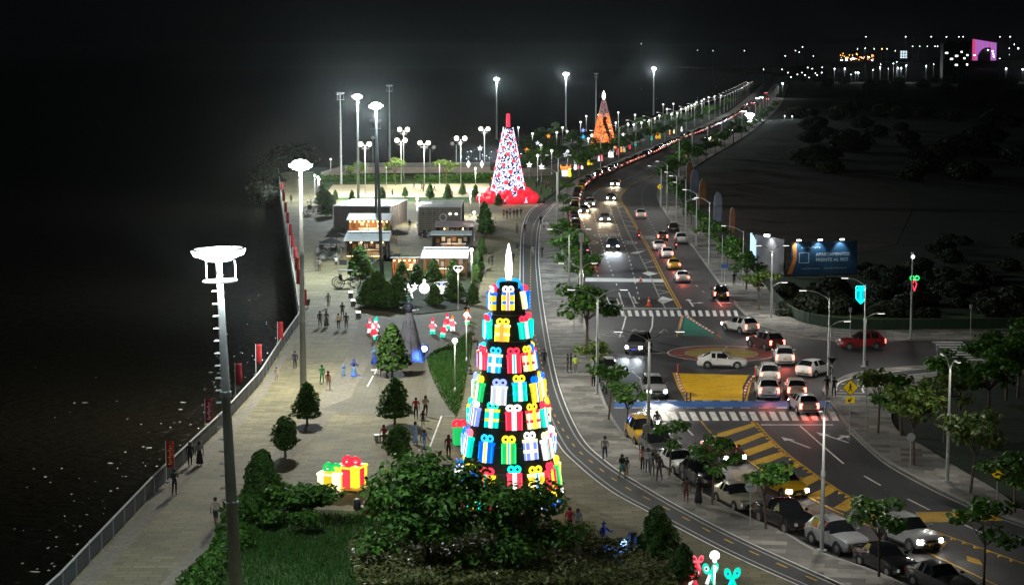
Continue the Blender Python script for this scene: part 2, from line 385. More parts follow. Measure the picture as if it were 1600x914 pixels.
# side bike lane on the corner
sb = struct('side_bike_path', MB().sheet([p.to_2d() for p in gl([(1307, 610), (1310, 600), (1330, 592), (1365, 586), (1420, 579), (1480, 575), (1480, 581), (1420, 587), (1380, 592), (1355, 598), (1347, 607), (1352, 618), (1306, 618)], 0, 2)], PZ + .004), M['bike_asphalt'])
for ln in ([(1306, 612), (1310, 601), (1330, 593), (1365, 587), (1420, 580), (1480, 576)], [(1480, 582), (1420, 588), (1380, 593), (1355, 599), (1347, 607), (1350, 616)], [(1304, 616), (1352, 616)], [(1304, 621), (1352, 621)]):
    ribbon(gl(ln, 0, 3), .16, PZ + .008).build('edge_line', M['white_paint'], sb)
for a, b_ in (((1314, 602), (1330, 602)), ((1312, 612), (1330, 612)), ((1333, 605), (1348, 605)), ((1340, 596), (1352, 593)), ((1375, 588), (1388, 587))): ribbon(gl((a, b_), 0, 1), .16, PZ + .008).build('lane_symbol', M['white_paint'], sb)
# fields on the right
struct('bare_field', MB().sheet([p.to_2d() for p in gl([(1205, 430), (1150, 372), (1095, 312), (1092, 292), (1150, 268), (1300, 262), (1420, 300), (1400, 380)], 0, 3)], -.045), M['soil'])
struct('verge', MB().sheet([p.to_2d() for p in gl([(1720, 513), (1470, 515), (1360, 516), (1300, 513), (1246, 500), (1216, 474), (1240, 460), (1400, 486), (1720, 490)], 0, 3)], -.02), M['lawn'])
# ------------------------------------------------ gardens and courts of the plaza
def bed(name, px, m, z0=PZ, h=.1, k=1, kerbw=.15):
    pts = [p.to_2d() for p in gl(px, z0, k)]
    o = struct(name, MB().prism(pts, z0 - .3, z0 + h), m)
    if kerbw:
        c = [Vector((p.x, p.y, 0)) for p in pts] + [Vector((pts[0].x, pts[0].y, 0))]
        ribbon(c, kerbw, z0 + h + .004).build('bed_edging', M['concrete'], o)
    return o
bed('triangle_lawn', [(738, 515), (733, 560), (712, 652), (664, 561), (700, 538)], M['lawn'])
bed('garden_bed', [(562, 482), (556, 452), (570, 420), (600, 400), (655, 406), (735, 412), (738, 440), (732, 483), (650, 492)], M['lawn_dark'])
bed('kiosk_lawn', [(566, 410), (560, 400), (640, 400), (640, 410)], M['lawn'])
bed('near_lawn', [(280, 935), (330, 850), (372, 812), (440, 800), (520, 800), (610, 806), (720, 815), (860, 855), (900, 880), (1040, 920), (1060, 940)], M['lawn'], h=.18, k=2)
struct('court_lawn', MB().sheet([p.to_2d() for p in gl([(500, 314), (492, 300), (500, 286), (540, 276), (850, 276), (890, 262), (960, 262), (900, 278), (845, 316), (700, 318)], 0, 1)], PZ - .05), M['lawn'])
sandm = struct('sand_court', MB().sheet([p.to_2d() for p in gl([(504, 310), (520, 290), (764, 288), (768, 305), (740, 309)], 0, 1)], PZ + .01), M['sand'])
struct('court_path', MB().sheet([p.to_2d() for p in gl([(760, 280), (700, 270), (760, 268), (850, 262), (960, 228), (1000, 215), (1010, 219), (930, 250), (860, 275)], 0, 1)], PZ - .03), M['concrete'])
# embankment wall along the river behind the courts
for a, b_, z in (((516, 283), (552, 271), .9), ((552, 271), (766, 270), 1.3)):
    A, B = G(*a), G(*b_); d = (B - A).to_2d(); n_ = Vector((-d.y, d.x)).normalized() * .9
    t = thing('embankment_wall', 'pale concrete river wall behind the courts, %s run' % ('short slanting left' if a[0] < 550 else 'long straight'), 'wall', A)
    lo = Vector((0, 0)); MB().prism([lo, d, d + n_, lo + n_], 0, z).build('wall_face', mat('beige rendered wall', (.5, .42, .34), .85, 0, .12, .5), t)
    MB().prism([lo + n_ * 1.1, d + n_ * 1.1, d + n_ * 2.4, lo + n_ * 2.4], 0, z + 1.1).build('wall_top_step', M['kerb'], t)
# ------------------------------------------------ painted markings
def line(px, wd, m='white_paint', z=.004, k=1, name='lane_line'): return ribbon(gl(px, 0, k), wd, z).build(name, M[m], road)
def dashes(px, wd, on, off, m='white_paint', z=.004, k=4, name='lane_dash'):
    p = gl(px, 0, k); s = 0; L_ = plen(p)
    while s < L_:
        q = cut(p, s, min(s + on, L_))
        if len(q) > 1: ribbon(q, wd, z).build(name, M[m], road)
        s += on + off
def poly(px, m, z=.004, k=1, name='painted_area'):
    return MB().sheet([p.to_2d() for p in gl(px, 0, k)], z).build(name, M[m], road)
# brick-tinted outer lane
poly([(1560, 950), (1405, 868), (1300, 815), (1225, 765), (1175, 735), (1150, 745), (1215, 790), (1290, 830), (1440, 905), (1520, 950)], 'asphalt_red', .003, name='tinted_lane')
# roundabout
def disc(c, r, z, m, r0=0, n=48):
    mb = MB()
    if r0: mb.strip([Vector((c.x + r0 * math.cos(2 * math.pi * i / n), c.y + r0 * math.sin(2 * math.pi * i / n), 0)) for i in range(n + 1)][::-1], [Vector((c.x + r * math.cos(2 * math.pi * i / n), c.y + r * math.sin(2 * math.pi * i / n), 0)) for i in range(n + 1)][::-1], z)
    else: mb.sheet([(c.x + r * math.cos(2 * math.pi * i / n), c.y + r * math.sin(2 * math.pi * i / n)) for i in range(n)], z)
    return mb.build('roundabout_ring', M[m], road)
rc = G(1127, 552)
disc(rc, 5.05, .004, 'red_paint'); disc(rc, 5.15, .008, 'white_paint', 5.0); disc(rc, 3.4, .008, 'olive_paint'); disc(rc, 3.48, .012, 'dull_paint', 3.38); disc(rc, 1.0, .012, 'teal_paint')
for i in range(6):
    a = i * math.pi / 3 + .3; d = Vector((math.cos(a), math.sin(a), 0)); ribbon([rc + d * 1.0, rc + d * 5.0], .14, .016).build('roundabout_ray', M['dull_paint'], road)
line([(1043, 552), (1020, 545), (1000, 535)], .12, 'dull_paint'); line([(1125, 580), (1180, 574), (1215, 566)], .12, 'dull_paint')
# yellow island and green triangle with rumble studs
poly([(1060, 583), (1170, 586), (1160, 605), (1163, 625), (1073, 625), (1064, 604)], 'amber_paint', .004)
poly([(1069, 494), (1119, 526), (1063, 524)], 'green_paint', .004)
line([(1052, 582), (1060, 604), (1072, 626)], .15, 'yellow_paint'); line([(1184, 588), (1172, 600), (1166, 625)], .15, 'yellow_paint')
line([(1065, 494), (1057, 526)], .15, 'yellow_paint'); line([(1072, 492), (1126, 527)], .15, 'yellow_paint')
stud = MB().box((0, 0, .05), (.42, .22, .1), taper=.7).mesh('kerb_stud', M['white_metal'])
studr = MB().box((0, 0, .05), (.42, .22, .1), taper=.7).mesh('kerb_stud', mat('red plastic', (.5, .05, .03), .5))
def studs(px, step=.75):
    p = resample(gl(px, 0, 3), step)
    for i, q in enumerate(p[:-1]):
        d = p[i + 1] - q; inst('kerb_stud', stud if i % 2 else studr, road, (q.x, q.y, .004), (0, 0, math.atan2(d.y, d.x)))
studs([(1057, 583), (1064, 604), (1077, 626)]); studs([(1179, 587), (1167, 602), (1161, 625)]); studs([(1067, 494), (1060, 525)]); studs([(1073, 495), (1120, 524)])
# blue cycle crossing with dashes
poly([(962, 627), (1300, 626), (1302, 636), (958, 637)], 'blue_paint', .004, name='cycle_crossing')
for y in (626, 637): dashes([(960, y), (1300, y)], .2, .8, .65, z=.008, k=1)
# zebra crossings
for i in range(20):
    x = 1000 + i * 15.6; poly([(x - 2, 643), (x + 7.4, 643), (x + 15, 657), (x + 4.6, 657)], 'white_paint', .004, name='crosswalk_stripe')
for i in range(19):
    x = 947 + i * 11.05; poly([(x, 485), (x + 5.2, 485), (x + 8, 494), (x + 2.2, 494)], 'white_paint', .004, name='crosswalk_stripe')
for i in range(9):
    t = i / 8; x0 = 1456 + 42 * t; y0 = 533.5 + 31 * t; poly([(x0, y0), (x0 + 48 - 5 * t, y0 + .3), (x0 + 49 - 5 * t, y0 + 2.2), (x0 + 1.5, y0 + 1.9)], 'white_paint', .004, name='crosswalk_stripe')
# stop lines
line([(1189, 663.5), (1302, 663.5)], .4, name='stop_line'); line([(935, 482), (1064, 482)], .4, name='stop_line')
# lower road: hatched median
ML = [(1095, 657), (1120, 684), (1200, 740), (1290, 790), (1345, 815), (1440, 858), (1560, 915)]
MR = [(1182, 660), (1200, 680), (1230, 708), (1266, 735), (1310, 765), (1376, 800), (1440, 822), (1600, 880)]
ml, mr = gl(ML, 0), gl(MR, 0)
line(ML, .14, 'yellow_paint', k=5); line(MR, .14, 'yellow_paint', k=5)
mstud = MB().box((0, 0, .04), (.3, .3, .08), taper=.6).mesh('median_stud', M['yellow_paint'])
for q in resample(offset(mr, .25), 1.1)[:46]: inst('median_stud', mstud, road, (q.x, q.y, .004))
for p4 in ([(1113, 680), (1179, 660), (1183, 665), (1120, 686)], [(1140, 693), (1190, 675), (1196, 680), (1150, 699)], [(1155, 706), (1205, 689), (1213, 696), (1170, 712)], [(1172, 721), (1222, 705), (1229, 711), (1188, 727)], [(1199, 736), (1246, 720), (1254, 727), (1216, 743)], [(1235, 754), (1273, 740), (1282, 748), (1253, 763)],
           [(1263, 774), (1299, 756), (1310, 764), (1283, 780)], [(1302, 793), (1330, 776), (1344, 784), (1322, 799)], [(1345, 813), (1370, 795), (1385, 803), (1368, 817)], [(1452, 843), (1480, 846), (1472, 859), (1450, 852)], [(1510, 868), (1530, 874), (1536, 883), (1512, 876)]):
    poly(p4, 'yellow_paint', .008, name='hatch_stripe')
poly([(1430, 800), (1540, 798), (1568, 813), (1440, 816)], 'yellow_paint', .008, name='speed_hump_band')
for pts in ([(1250, 665), (1285, 696), (1318, 724)], [(1350, 743), (1376, 758)], [(1418, 779), (1452, 796)], [(1506, 819), (1546, 837)]): line(pts, .14)
line([(1324, 671), (1375, 718), (1435, 754), (1510, 790), (1600, 823)], .14, 'dull_paint', k=4)
dashes([(1040, 672), (1060, 690), (1100, 716)], .14, 1.6, 2.2); line([(1072, 669), (1083, 680)], .14)
line([(1030, 625), (1008, 598), (988, 580)], .14); line([(966, 577), (1004, 571), (965, 581), (1004, 581)], .14); line([(994, 557), (1002, 562)], .14)
# far road lines
YC = [(1063, 482), (1038, 437), (1015, 391), (999, 363), (978, 327), (969, 311), (974, 300), (990, 287), (1028, 270), (1062, 250), (1105, 225), (1150, 197), (1187, 165), (1203, 140), (1215, 119)]
yc = gl(YC, 0); 
for d in (-.15, .15): ribbon(offset(yc, d), .14, .004).build('centre_line', M['yellow_paint'], road)
YH = [(1040, 482), (1031, 466), (1015, 430), (999, 398), (976, 352), (964, 320), (962, 309), (969, 298), (988, 284), (1026, 267)]
yh = gl(YH, 0); ribbon(yh, .13, .004).build('median_line', M['dull_paint'], road)
for i in range(6, len(yh) - 3):
    q = yh[i]; c = min(yc, key=lambda p: abs(p.y - q.y)); ribbon([q, Vector((c.x - .3, c.y + .4, 0))], .28 if i % 4 else .4, .004).build('hatch_stripe', M['dull_paint'], road)
for pts in ([(1027, 470), (1035, 463), (1053, 468), (1036, 475)], [(1003, 427), (1012, 424), (1027, 428), (1014, 431)], [(983, 396), (990, 394), (1008, 392), (995, 397)]): poly(pts, 'white_paint', .008, name='hatch_stripe')
dashes([(999, 468), (982, 400), (970, 370), (955, 330), (950, 312), (955, 298), (975, 282), (1010, 265), (1050, 245)], .14, 2.2, 3.2, name='lane_dash')
dashes([(964, 446), (946, 398), (932, 350), (925, 320), (928, 303), (950, 288)], .14, 2.2, 3.2)
dashes([(937, 440), (925, 398), (912, 350), (906, 325), (912, 300)], .14, 2.2, 3.2)
dashes([(1114, 468), (1088, 446), (1060, 410), (1030, 370), (1010, 335), (1003, 310), (1010, 290), (1040, 268), (1080, 240), (1120, 213)], .14, 2.2, 4.2, 'dull_paint')
line([(1127, 446), (1079, 381), (1051, 349)], .14, k=3); line([(1172, 498), (1141, 464)], .14)
for a, b_ in (((938, 457), (945, 480)), ((967, 457), (974, 480)), ((982, 456), (992, 480))): line([a, b_], .16)
poly([(915, 434), (1035, 436), (1037, 441), (914, 440)], 'white_paint', .004, name='speed_hump_band')
line([(968, 527), (974, 510), (978, 494)], .14); line([(1013, 524), (1019, 510), (1020, 494)], .14); line([(938, 517), (1040, 518)], .12, 'dull_paint')
line([(940, 524), (976, 526), (955, 519), (940, 522)], .12); line([(990, 524), (1057, 526)], .12, 'dull_paint')
def tri(c, w_, h_):
    x, y = c; line([(x - w_, y + h_), (x, y - h_), (x + w_, y + h_), (x - w_, y + h_)], .14, name='yield_triangle')
tri((992, 517), 7, 3.2); tri((1038, 517), 7, 3.2)
def arrow(px, py, ang, L_=4, two=False, bend=0):
    """painted lane arrow; ang = heading on the ground, 0 = away from the camera"""
    mb = MB(); g = G(px, py); Mx = Matrix.Translation((g.x, g.y, 0)) @ Matrix.Rotation(-ang, 4, 'Z')
    def put(pts): mb.add([(a, b_, .004) for a, b_ in pts], [tuple(range(len(pts)))], Mx)
    put([(-.1, -L_ / 2), (.1, -L_ / 2), (.1, L_ / 2 - 1.4), (-.1, L_ / 2 - 1.4)]); put([(-.45, L_ / 2 - 1.4), (.45, L_ / 2 - 1.4), (0, L_ / 2)])
    if two: put([(.1, -.9), (.9, -.3), (.9, .1), (.1, -.5)]); put([(.9, -.75), (1.6, .0), (.9, .55)])
    if bend: put([(-.1, L_ / 2 - 1.6), (-.9, L_ / 2 - 1.3), (-.9, L_ / 2 - 1.1), (-.1, L_ / 2 - 1.3)])
    return mb.build('lane_arrow', M['white_paint'], road)
for x, y, a, t in ((950, 470, math.pi, 0), (966, 472, math.pi, 0), (992, 469, math.pi, 0), (1079, 473, 0, 1), (1123, 473, 0, 1), (1243, 691, -.35, 0)): arrow(x, y, a, 7 if y < 500 else 4.5, t)
arrow(1300, 683, -.4, 4.5, True); arrow(1015, 552, 1.5, 3)
def text_mesh(f, nm):
    tmp = link(bpy.data.objects.new('text_tmp', f)); dg = bpy.context.evaluated_depsgraph_get(); me = bpy.data.meshes.new_from_object(tmp.evaluated_get(dg)); bpy.data.objects.remove(tmp); me.name = nm
    return link(bpy.data.objects.new(nm, me))
def roundel(px, py):
    g = G(px, py); mb = MB(); n = 20
    for r0, r1 in ((.98, 1.15),):
        mb.strip([Vector((g.x + r0 * math.cos(2 * math.pi * i / n), g.y + 2.2 * r0 * math.sin(2 * math.pi * i / n), 0)) for i in range(n + 1)][::-1], [Vector((g.x + r1 * math.cos(2 * math.pi * i / n), g.y + 2.2 * r1 * math.sin(2 * math.pi * i / n), 0)) for i in range(n + 1)][::-1], .004)
    mb.build('speed_roundel', M['white_paint'], road)
    f = bpy.data.curves.new('speed_number', 'FONT'); f.body = '30'; f.size = 1.2; f.align_x = 'CENTER'; f.align_y = 'CENTER'; f.materials.append(M['white_paint'])
    o = text_mesh(f, 'speed_number'); o.location = (g.x, g.y, .006); o.scale = (1, 2.4, 1); par(o, road)
for x, y in ((923, 379), (939, 368), (984, 379), (1013, 371), (957, 367)): roundel(x, y)

# white flecks painted as lamp glints on the river beside the railing
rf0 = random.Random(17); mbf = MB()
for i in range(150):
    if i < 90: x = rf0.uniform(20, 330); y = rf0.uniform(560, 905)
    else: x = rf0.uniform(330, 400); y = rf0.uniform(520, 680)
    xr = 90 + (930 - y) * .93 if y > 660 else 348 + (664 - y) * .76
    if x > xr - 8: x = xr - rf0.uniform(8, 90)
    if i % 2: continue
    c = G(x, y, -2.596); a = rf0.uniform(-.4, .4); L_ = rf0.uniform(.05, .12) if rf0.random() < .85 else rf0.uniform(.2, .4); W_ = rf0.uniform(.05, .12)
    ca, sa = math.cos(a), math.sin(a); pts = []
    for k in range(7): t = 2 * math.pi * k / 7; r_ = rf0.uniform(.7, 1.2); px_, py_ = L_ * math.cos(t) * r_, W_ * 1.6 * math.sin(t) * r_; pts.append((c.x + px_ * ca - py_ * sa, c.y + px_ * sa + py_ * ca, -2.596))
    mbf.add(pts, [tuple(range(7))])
fo = mbf.build('glint_flecks', mat('painted river glint', (.6, .6, .55), .7, 0, 0)); fo['kind'] = 'stuff'
# ---------------------------------------------------------------- river railing
rl = thing('river_railing', 'grey panelled railing with a pale top rail along the river edge', 'railing', (0, 0, 0))
rp = resample(offset(bank1, .12)[1:], 3.0)
m_panel = mat('railing mesh panel', (.055, .062, .07), .6, .3, .1, 3)
pan = MB().box((1.5, 0, .58), (2.84, .03, .9)).box((1.5, .028, .16), (2.84, .024, .05)).box((1.5, .028, .99), (2.84, .024, .05)).mesh('railing_panel', m_panel)
pst = MB().box((0, 0, .56), (.09, .09, 1.12)).box((0, 0, .01), (.2, .2, .02)).mesh('railing_post', M['grey_metal'])
trl = MB().box((1.5, 0, 1.15), (2.999, .14, .05)).mesh('top_rail', M['steel'])
for i in range(len(rp) - 1):
    a, b_ = rp[i], rp[i + 1]; d = b_ - a; rz = math.atan2(d.y, d.x); L_ = d.length / 3
    inst('railing_post', pst, rl, (a.x, a.y, PZ), (0, 0, rz))
    inst('railing_panel', pan, rl, (a.x, a.y, PZ), (0, 0, rz), (L_, 1, 1)); inst('top_rail', trl, rl, (a.x, a.y, PZ), (0, 0, rz), (L_, 1, 1))
# ---------------------------------------------------------------- floodlight masts
def flood_mast(px, py, ytop, label, lit=True, power=0, rungs=False, dark=False, tilt=0, partial=False, w_=1.0, col=(.86, .97, 1)):
    h = HT(px, py, ytop, PZ); t = thing('flood_mast', label, 'floodlight mast', G(px, py, PZ), 0, 'floodlight masts along the riverside park')
    t.rotation_euler.y = tilt
    body = M['dark_metal'] if dark else M['steel']; k_ = .74 * w_ if rungs else .54 * w_
    mb = MB(); n = 3; r0, r1 = (.34 if rungs else .29) * w_, (.16 if rungs else .12) * w_
    for i in range(n):
        za, zb = h * .93 * i / n, h * .93 * (i + 1) / n
        ra, rb = r0 + (r1 - r0) * i / n, r0 + (r1 - r0) * (i + 1) / n
        mb.cyl((0, 0, za), (0, 0, zb), ra, rb - .012, 14)
    mb.build('pole', body, t, sharp=40)
    for i in range(n): MB().cyl((0, 0, h * .93 * i / n - (.0 if i == 0 else .1)), (0, 0, h * .93 * i / n + .16), (r0 + (r1 - r0) * i / n) * 1.18, None, 14).build('collar', body, t, sharp=40)
    zr = h * .935
    rg = MB().torus((0, 0, zr), .8 * w_, .045, n=20)
    for i in range(3):
        a = i * math.pi * 2 / 3 + .5; x, y = .8 * w_ * math.cos(a), .8 * w_ * math.sin(a); rg.cyl((x, y, zr), (x, y, zr + .95), .03, None, 5); rg.cyl((0, 0, zr), (x, y, zr), .035, None, 5)
    if rungs or not lit: rg.build('service_ring', body, t)
    MB().cyl((0, 0, h * .93), (0, 0, h + .25), r1 * .9, None, 10).torus((0, 0, h), .8 * w_, .05, n=16).build('lamp_frame', body, t)
    for i in range(0 if rungs else 10):
        a = i * math.pi / 5 + .2; on = lit or (partial and i == 5)
        Mx = Matrix.Translation((1.05 * k_ * math.cos(a), 1.05 * k_ * math.sin(a), h)) @ Matrix.Rotation(a, 4, 'Z') @ Matrix.Rotation(R(35), 4, 'Y')
        hd = MB().box((0, 0, 0), (.14, .56 * k_, .4 * k_), M=Mx).build('floodlight', body, t)
        MB().box((.09, 0, 0), (.03, .5 * k_, .36 * k_), M=Mx).build('lens', M['lens_cool'] if on else M['grey_metal'], hd)
    for i in range(14):
        a = i * math.pi / 7; Mx = Matrix.Translation((1.5 * k_ * math.cos(a), 1.5 * k_ * math.sin(a), h + .36 * k_)) @ Matrix.Rotation(a, 4, 'Z') @ Matrix.Rotation(R(25), 4, 'Y')
        hd = MB().box((0, 0, 0), (.14, .6 * k_, .4 * k_), M=Mx).build('floodlight', body, t)
        MB().box((.09, 0, 0), (.03, .54 * k_, .36 * k_), M=Mx).build('lens', M['lens_cool'] if lit else M['grey_metal'], hd)
    if lit:
        if not rungs: MB().ball((0, 0, h + .2), 1.0 * k_, 16, 10, (1.35, 1.35, .8)).build('lamp_cluster', M['lens_cool'], t, smooth=True)
        else: MB().lathe([(.75 * k_, -.2 * k_), (1.25 * k_, .05 * k_), (1.45 * k_, .35 * k_), (1.0 * k_, .55 * k_), (.3 * k_, .66 * k_)], (0, 0, h), 16).build('lamp_cluster', M['lens_cool'], t)
        if power: lamp('POINT', t, (0, 0, h - .75), power, col, .55)
    if rungs:
        for i in range(int(h * .9 / .62)):
            z = 1.5 + i * .62
            if z > h * .92: break
            rr = r0 + (r1 - r0) * z / (h * .93)
            pts = [(-rr * .8, .12, z), (-rr - .24, .12, z), (-rr - .24, -.12, z), (-rr * .8, -.12, z)]
            MB().tube(pts, .022, 5).build('climbing_rung', M['steel'], t)
    return t
flood_mast(371, 958, 402, 'nearest brightly lit mast with climbing rungs on its left, above the river promenade', True, 12500, True, tilt=R(-2.0), w_=1.05)
flood_mast(474, 612, 262, 'brightly lit mast rising behind a round tree halfway along the promenade', True, 44000, w_=1.05, col=(1, .97, .84))
flood_mast(597, 432, 168, 'tall dark mast with a lit head rising out of the kiosk garden', True, 78000, dark=True, w_=.95, tilt=R(-1.7))
flood_mast(588, 363, 190, 'dark unlit mast rising behind the kiosk with the white awning', False, dark=True)
flood_mast(560, 312, 153, 'lit mast left of centre beside the sand court', True, 95000, w_=1.1)
flood_mast(533, 288, 147, 'thin mast left of the courts with one single lamp alight', False, partial=True)
flood_mast(609, 258, 135, 'thin unlit mast behind the concrete river wall', False)
flood_mast(776, 218, 125, 'lit mast far behind the red and white light tree', True, 70000, w_=1.05)
flood_mast(884, 205, 117, 'lit mast between the red light tree and the orange light tree', True, 90000, w_=1.2)
flood_mast(931, 196, 116, 'thin unlit mast beside the orange light tree', False)
flood_mast(1021, 180, 108, 'lit mast farthest off, right of the orange light tree', True, 100000, w_=1.2)
# ---------------------------------------------------------------- court lamps
def court_lamp(px, py, ytop, label, n=2, lit=True, power=4500):
    h = HT(px, py, ytop); t = thing('court_lamp', label, 'court lamp', G(px, py), 0, 'court lamps')
    MB().cyl((0, 0, 0), (0, 0, h - .1), .09, .05, 8).build('pole', M['steel'], t, smooth=True)
    MB().box((0, .1, h - .1), (2.2, .05, .05)).box((0, 0, h - .7), (1.7, .06, .06)).build('crossbar', M['dark_metal'], t)
    for i in range(n):
        x = (i - (n - 1) / 2) * 1.8; hd = MB().cyl((x, .2, h + .22), (x, 0, h + .2), .3, .42, 12).build('floodlight', M['grey_metal'], t)
        MB().ball((x, -.02, h + .2), .46, 12, 8, (1, .5, 1)).build('lens', M['lens_warm'] if lit else M['grey_metal'], hd)
    if lit: lamp('POINT', t, (0, -1.4, h - .1), power, (1, .95, .8), .3)
for a in ((571, 304, 227, 'court lamp with two bright heads left of the sand court', 2, 1), (627, 290, 221, 'lower of two close court lamps with two bright heads at mid court', 2, 1), (631, 284, 204, 'taller of two close court lamps at mid court', 2, 1), (663, 292, 225, 'court lamp with two bright heads above the middle of the sand court', 2, 1),
          (672, 276, 232, 'unlit court lamp with a bare crossbar at the back of the courts', 2, 0), (720, 290, 218, 'court lamp with two bright heads near the right end of the sand court', 2, 1), (713, 276, 226, 'unlit court lamp just left of a lit one at the right end', 2, 0), (757, 266, 203, 'tall yellowish court lamp beside the red light tree', 2, 1), (583, 272, 217, 'unlit court lamp beside the dark mast', 1, 0)):
    court_lamp(a[0], a[1], a[2], a[3], a[4], bool(a[5]))
# ---------------------------------------------------------------- globe post lamps
def globe_proto():
    t = thing('globe_lamp', 'x', 'post lamp', (0, 0, 0))
    MB().cyl((0, 0, 0), (0, 0, .5), .1, .07, 8).cyl((0, 0, .5), (0, 0, 4.1), .055, .045, 8).build('post', M['white_metal'], t, smooth=True)
    MB().cyl((0, 0, 4.1), (0, 0, 4.3), .05, .22, 10).build('lamp_cup', M['white_metal'], t, smooth=True)
    MB().ball((0, 0, 4.42), .24, 10, 6).build('globe', M['lens_globe'], t, smooth=True)
    return t
gproto = globe_proto(); gfirst = [True]
def globe_lamp(px, py, label, group=None, s=1, z=PZ, power=0):
    if gfirst[0]:
        gfirst[0] = False; t = gproto; t.location = G(px, py, z); t.scale = (s, s, s); t['label'] = label
        if group: t['group'] = group
    else: t = dup(gproto, G(px, py, z), 0, s, label, group)
    if power: lamp('POINT', t, (0, 0, 4.42 - .45), power, (1, .95, .85), .2)
    return t
for px, yt, label, pw in ((711, 528, 'slim lamp post standing in the triangular lawn', 60), (729, 488, 'slim lamp post at the tip of the triangular lawn beside lit figures', 120), (1014 + 101, 858, 'lamp post with a pale lit head among the teal bow lights', 120), (716, 420, 'lamp post with a heart shaped glow in the kiosk garden', 150),
                          (737, 388, 'lamp post by the right corner of the striped white roof', 1600), (743, 262, 'bright lamp post with hanging diamonds right of the courts', 5000), (652, 309, 'very bright lamp post between the two slatted pavilions', 5000), (735, 298, 'very bright lamp post behind the right slatted pavilion', 5000),
                          (517, 248, 'farthest left globe lamp by the bank trees', 200), (492, 273, 'globe lamp on the promenade just right of the second mast, farthest of three', 250), (499, 279, 'globe lamp on the promenade right of the second mast, nearest of three', 250), (497, 276, 'globe lamp on the promenade right of the second mast, middle of three', 250), (561, 256, 'globe lamp close to the lit mast beside the sand court', 200),
                          (604, 257, 'globe lamp behind the sand court left of centre', 200), (687, 255, 'globe lamp behind the sand court right of centre', 200), (749, 303, 'globe lamp left of the red pile of balls', 200), (741, 330, 'globe lamp by the right edge of the right pavilion', 200)):
    pyb = 89 + (yt - 89) / (1 - 4.6 / 28); globe_lamp(px, pyb, label, None, 1, PZ, pw)
FARG = [(832, 216), (810, 206), (907, 197), (916, 187), (935, 185), (966, 181), (962, 198), (981, 200), (990, 201), (992, 185), (1002, 198), (1014, 194), (1023, 191), (1036, 171), (1049, 184), (1052, 170), (1058, 182), (1064, 179), (1071, 177), (1075, 175), (1080, 173), (1085, 171), (1088, 168), (1096, 165), (1100, 162), (1107, 159), (1116, 158), (1126, 156), (1159, 143), (1168, 134), (919, 224), (886, 212), (879, 206), (862, 244), (840, 252), (887, 245), (845, 235), (870, 214), (948, 190), (1030, 186), (1042, 179)]
for i, (x, y) in enumerate(FARG):
    globe_lamp(x, 89 + (y - 89) / (1 - 4.5 / 28), 'small glowing globe lamp in the park beyond the red light tree', 'globe lamps of the far park', 1.3 if y > 180 else 1.5, 0, 150 if y > 190 else 250)
# ---------------------------------------------------------------- street lamps
def street_lamp(px, py, ytop, label, arms=((180, 1.9, 1.0), (0, 1.9, 1.0)), low=(), power=900, group='street lamps', z=PZ, deco=None, lit=0, r=.11):
    """arms: (direction in degrees from +X, reach, share of the height); low = small footway arm"""
    h = HT(px, py, ytop, z); t = thing('street_lamp', label, 'street lamp', G(px, py, z), 0, group)
    MB().box((0, 0, .04), (.5, .5, .08)).cyl((0, 0, .08), (0, 0, h * .55), r * 1.15, r, 10).cyl((0, 0, h * .55), (0, 0, h * .97), r * .85, r * .6, 10).cyl((0, 0, h * .53), (0, 0, h * .57), r * 1.3, None, 10).build('pole', M['steel'], t, sharp=40)
    for a, L_, f in list(arms) + list(low):
        ca, sa = math.cos(R(a)), math.sin(R(a)); z0 = h * f - .45; rise = .75 if f > .8 else .5
        pts = [Vector((ca * L_ * q, sa * L_ * q, z0 + rise * (1 - (1 - q) ** 2))) for q in (0, .2, .45, .7, 1)]
        arm = MB().tube(pts, .045, 6).build('arm', M['steel'], t)
        e = pts[-1]; Mx = Matrix.Translation(e) @ Matrix.Rotation(R(a), 4, 'Z')
        MB().box((.25, 0, .02), (.75, .26, .09), M=Mx, taper=.8).build('lamp_head', M['grey_metal'], arm)
        MB().box((.27, 0, -.035), (.6, .2, .02), M=Mx).build('led_panel', M['lens_led'], arm)
        p = power * (.35 if (a, L_, f) in low else 1)
        if power: lamp('SPOT', t, (e.x + ca * .3, e.y + sa * .3, e.z - .1), p, (1, .96, .88), .12, spot=160, blend=.3)
    if lit: MB().ball((.0, -.1, h + .05), .16, 8, 5).build('lamp_bulb', M['lens_white'], t)
    return t
SL = 980
street_lamp(1013, 706, 524, 'double armed lamp on the left footway beside the near zebra crossing', power=SL)
street_lamp(933, 616, 458, 'double armed lamp on the left footway beside the white parked car', power=SL)
street_lamp(1284, 860, 640, 'lamp post on the near footway beside the silver parked car', ((75, 1.5, 1), (-105, 1.5, 1)), power=SL)
street_lamp(908, 505, 369, 'thick pole with a box on top and lamp arms at half height', ((165, 1.9, .68), (20, 1.2, .68)), power=SL, r=.2)
street_lamp(889, 478, 362, 'double armed lamp hidden to half its height by footway trees', power=SL)
street_lamp(870, 352, 266, 'double armed lamp nearest the cycle path bend, forked top', power=SL * 1.2)
street_lamp(872, 320, 245, 'double armed lamp behind the forked one at the cycle path bend', power=SL * 1.2)
street_lamp(1480, 752, 566, 'lamp post among the leafy trees on the right footway', ((95, 1.3, 1), (-85, 1.3, 1)), power=SL * .4)
street_lamp(1350, 573, 440, 'lamp post carrying a cyan gift shaped light at the corner', ((170, 1.6, 1),), ((5, 1.2, .62),), power=SL)
street_lamp(1294, 603, 460, 'lamp post with an arm to the left at the corner beside the yield sign', ((168, 2.0, 1),), ((10, 1.3, .7),), power=SL)
street_lamp(1423, 529, 402, 'lamp post with lit tip carrying a red and green candle light', ((80, 1.0, 1),), power=SL * .5, lit=1)
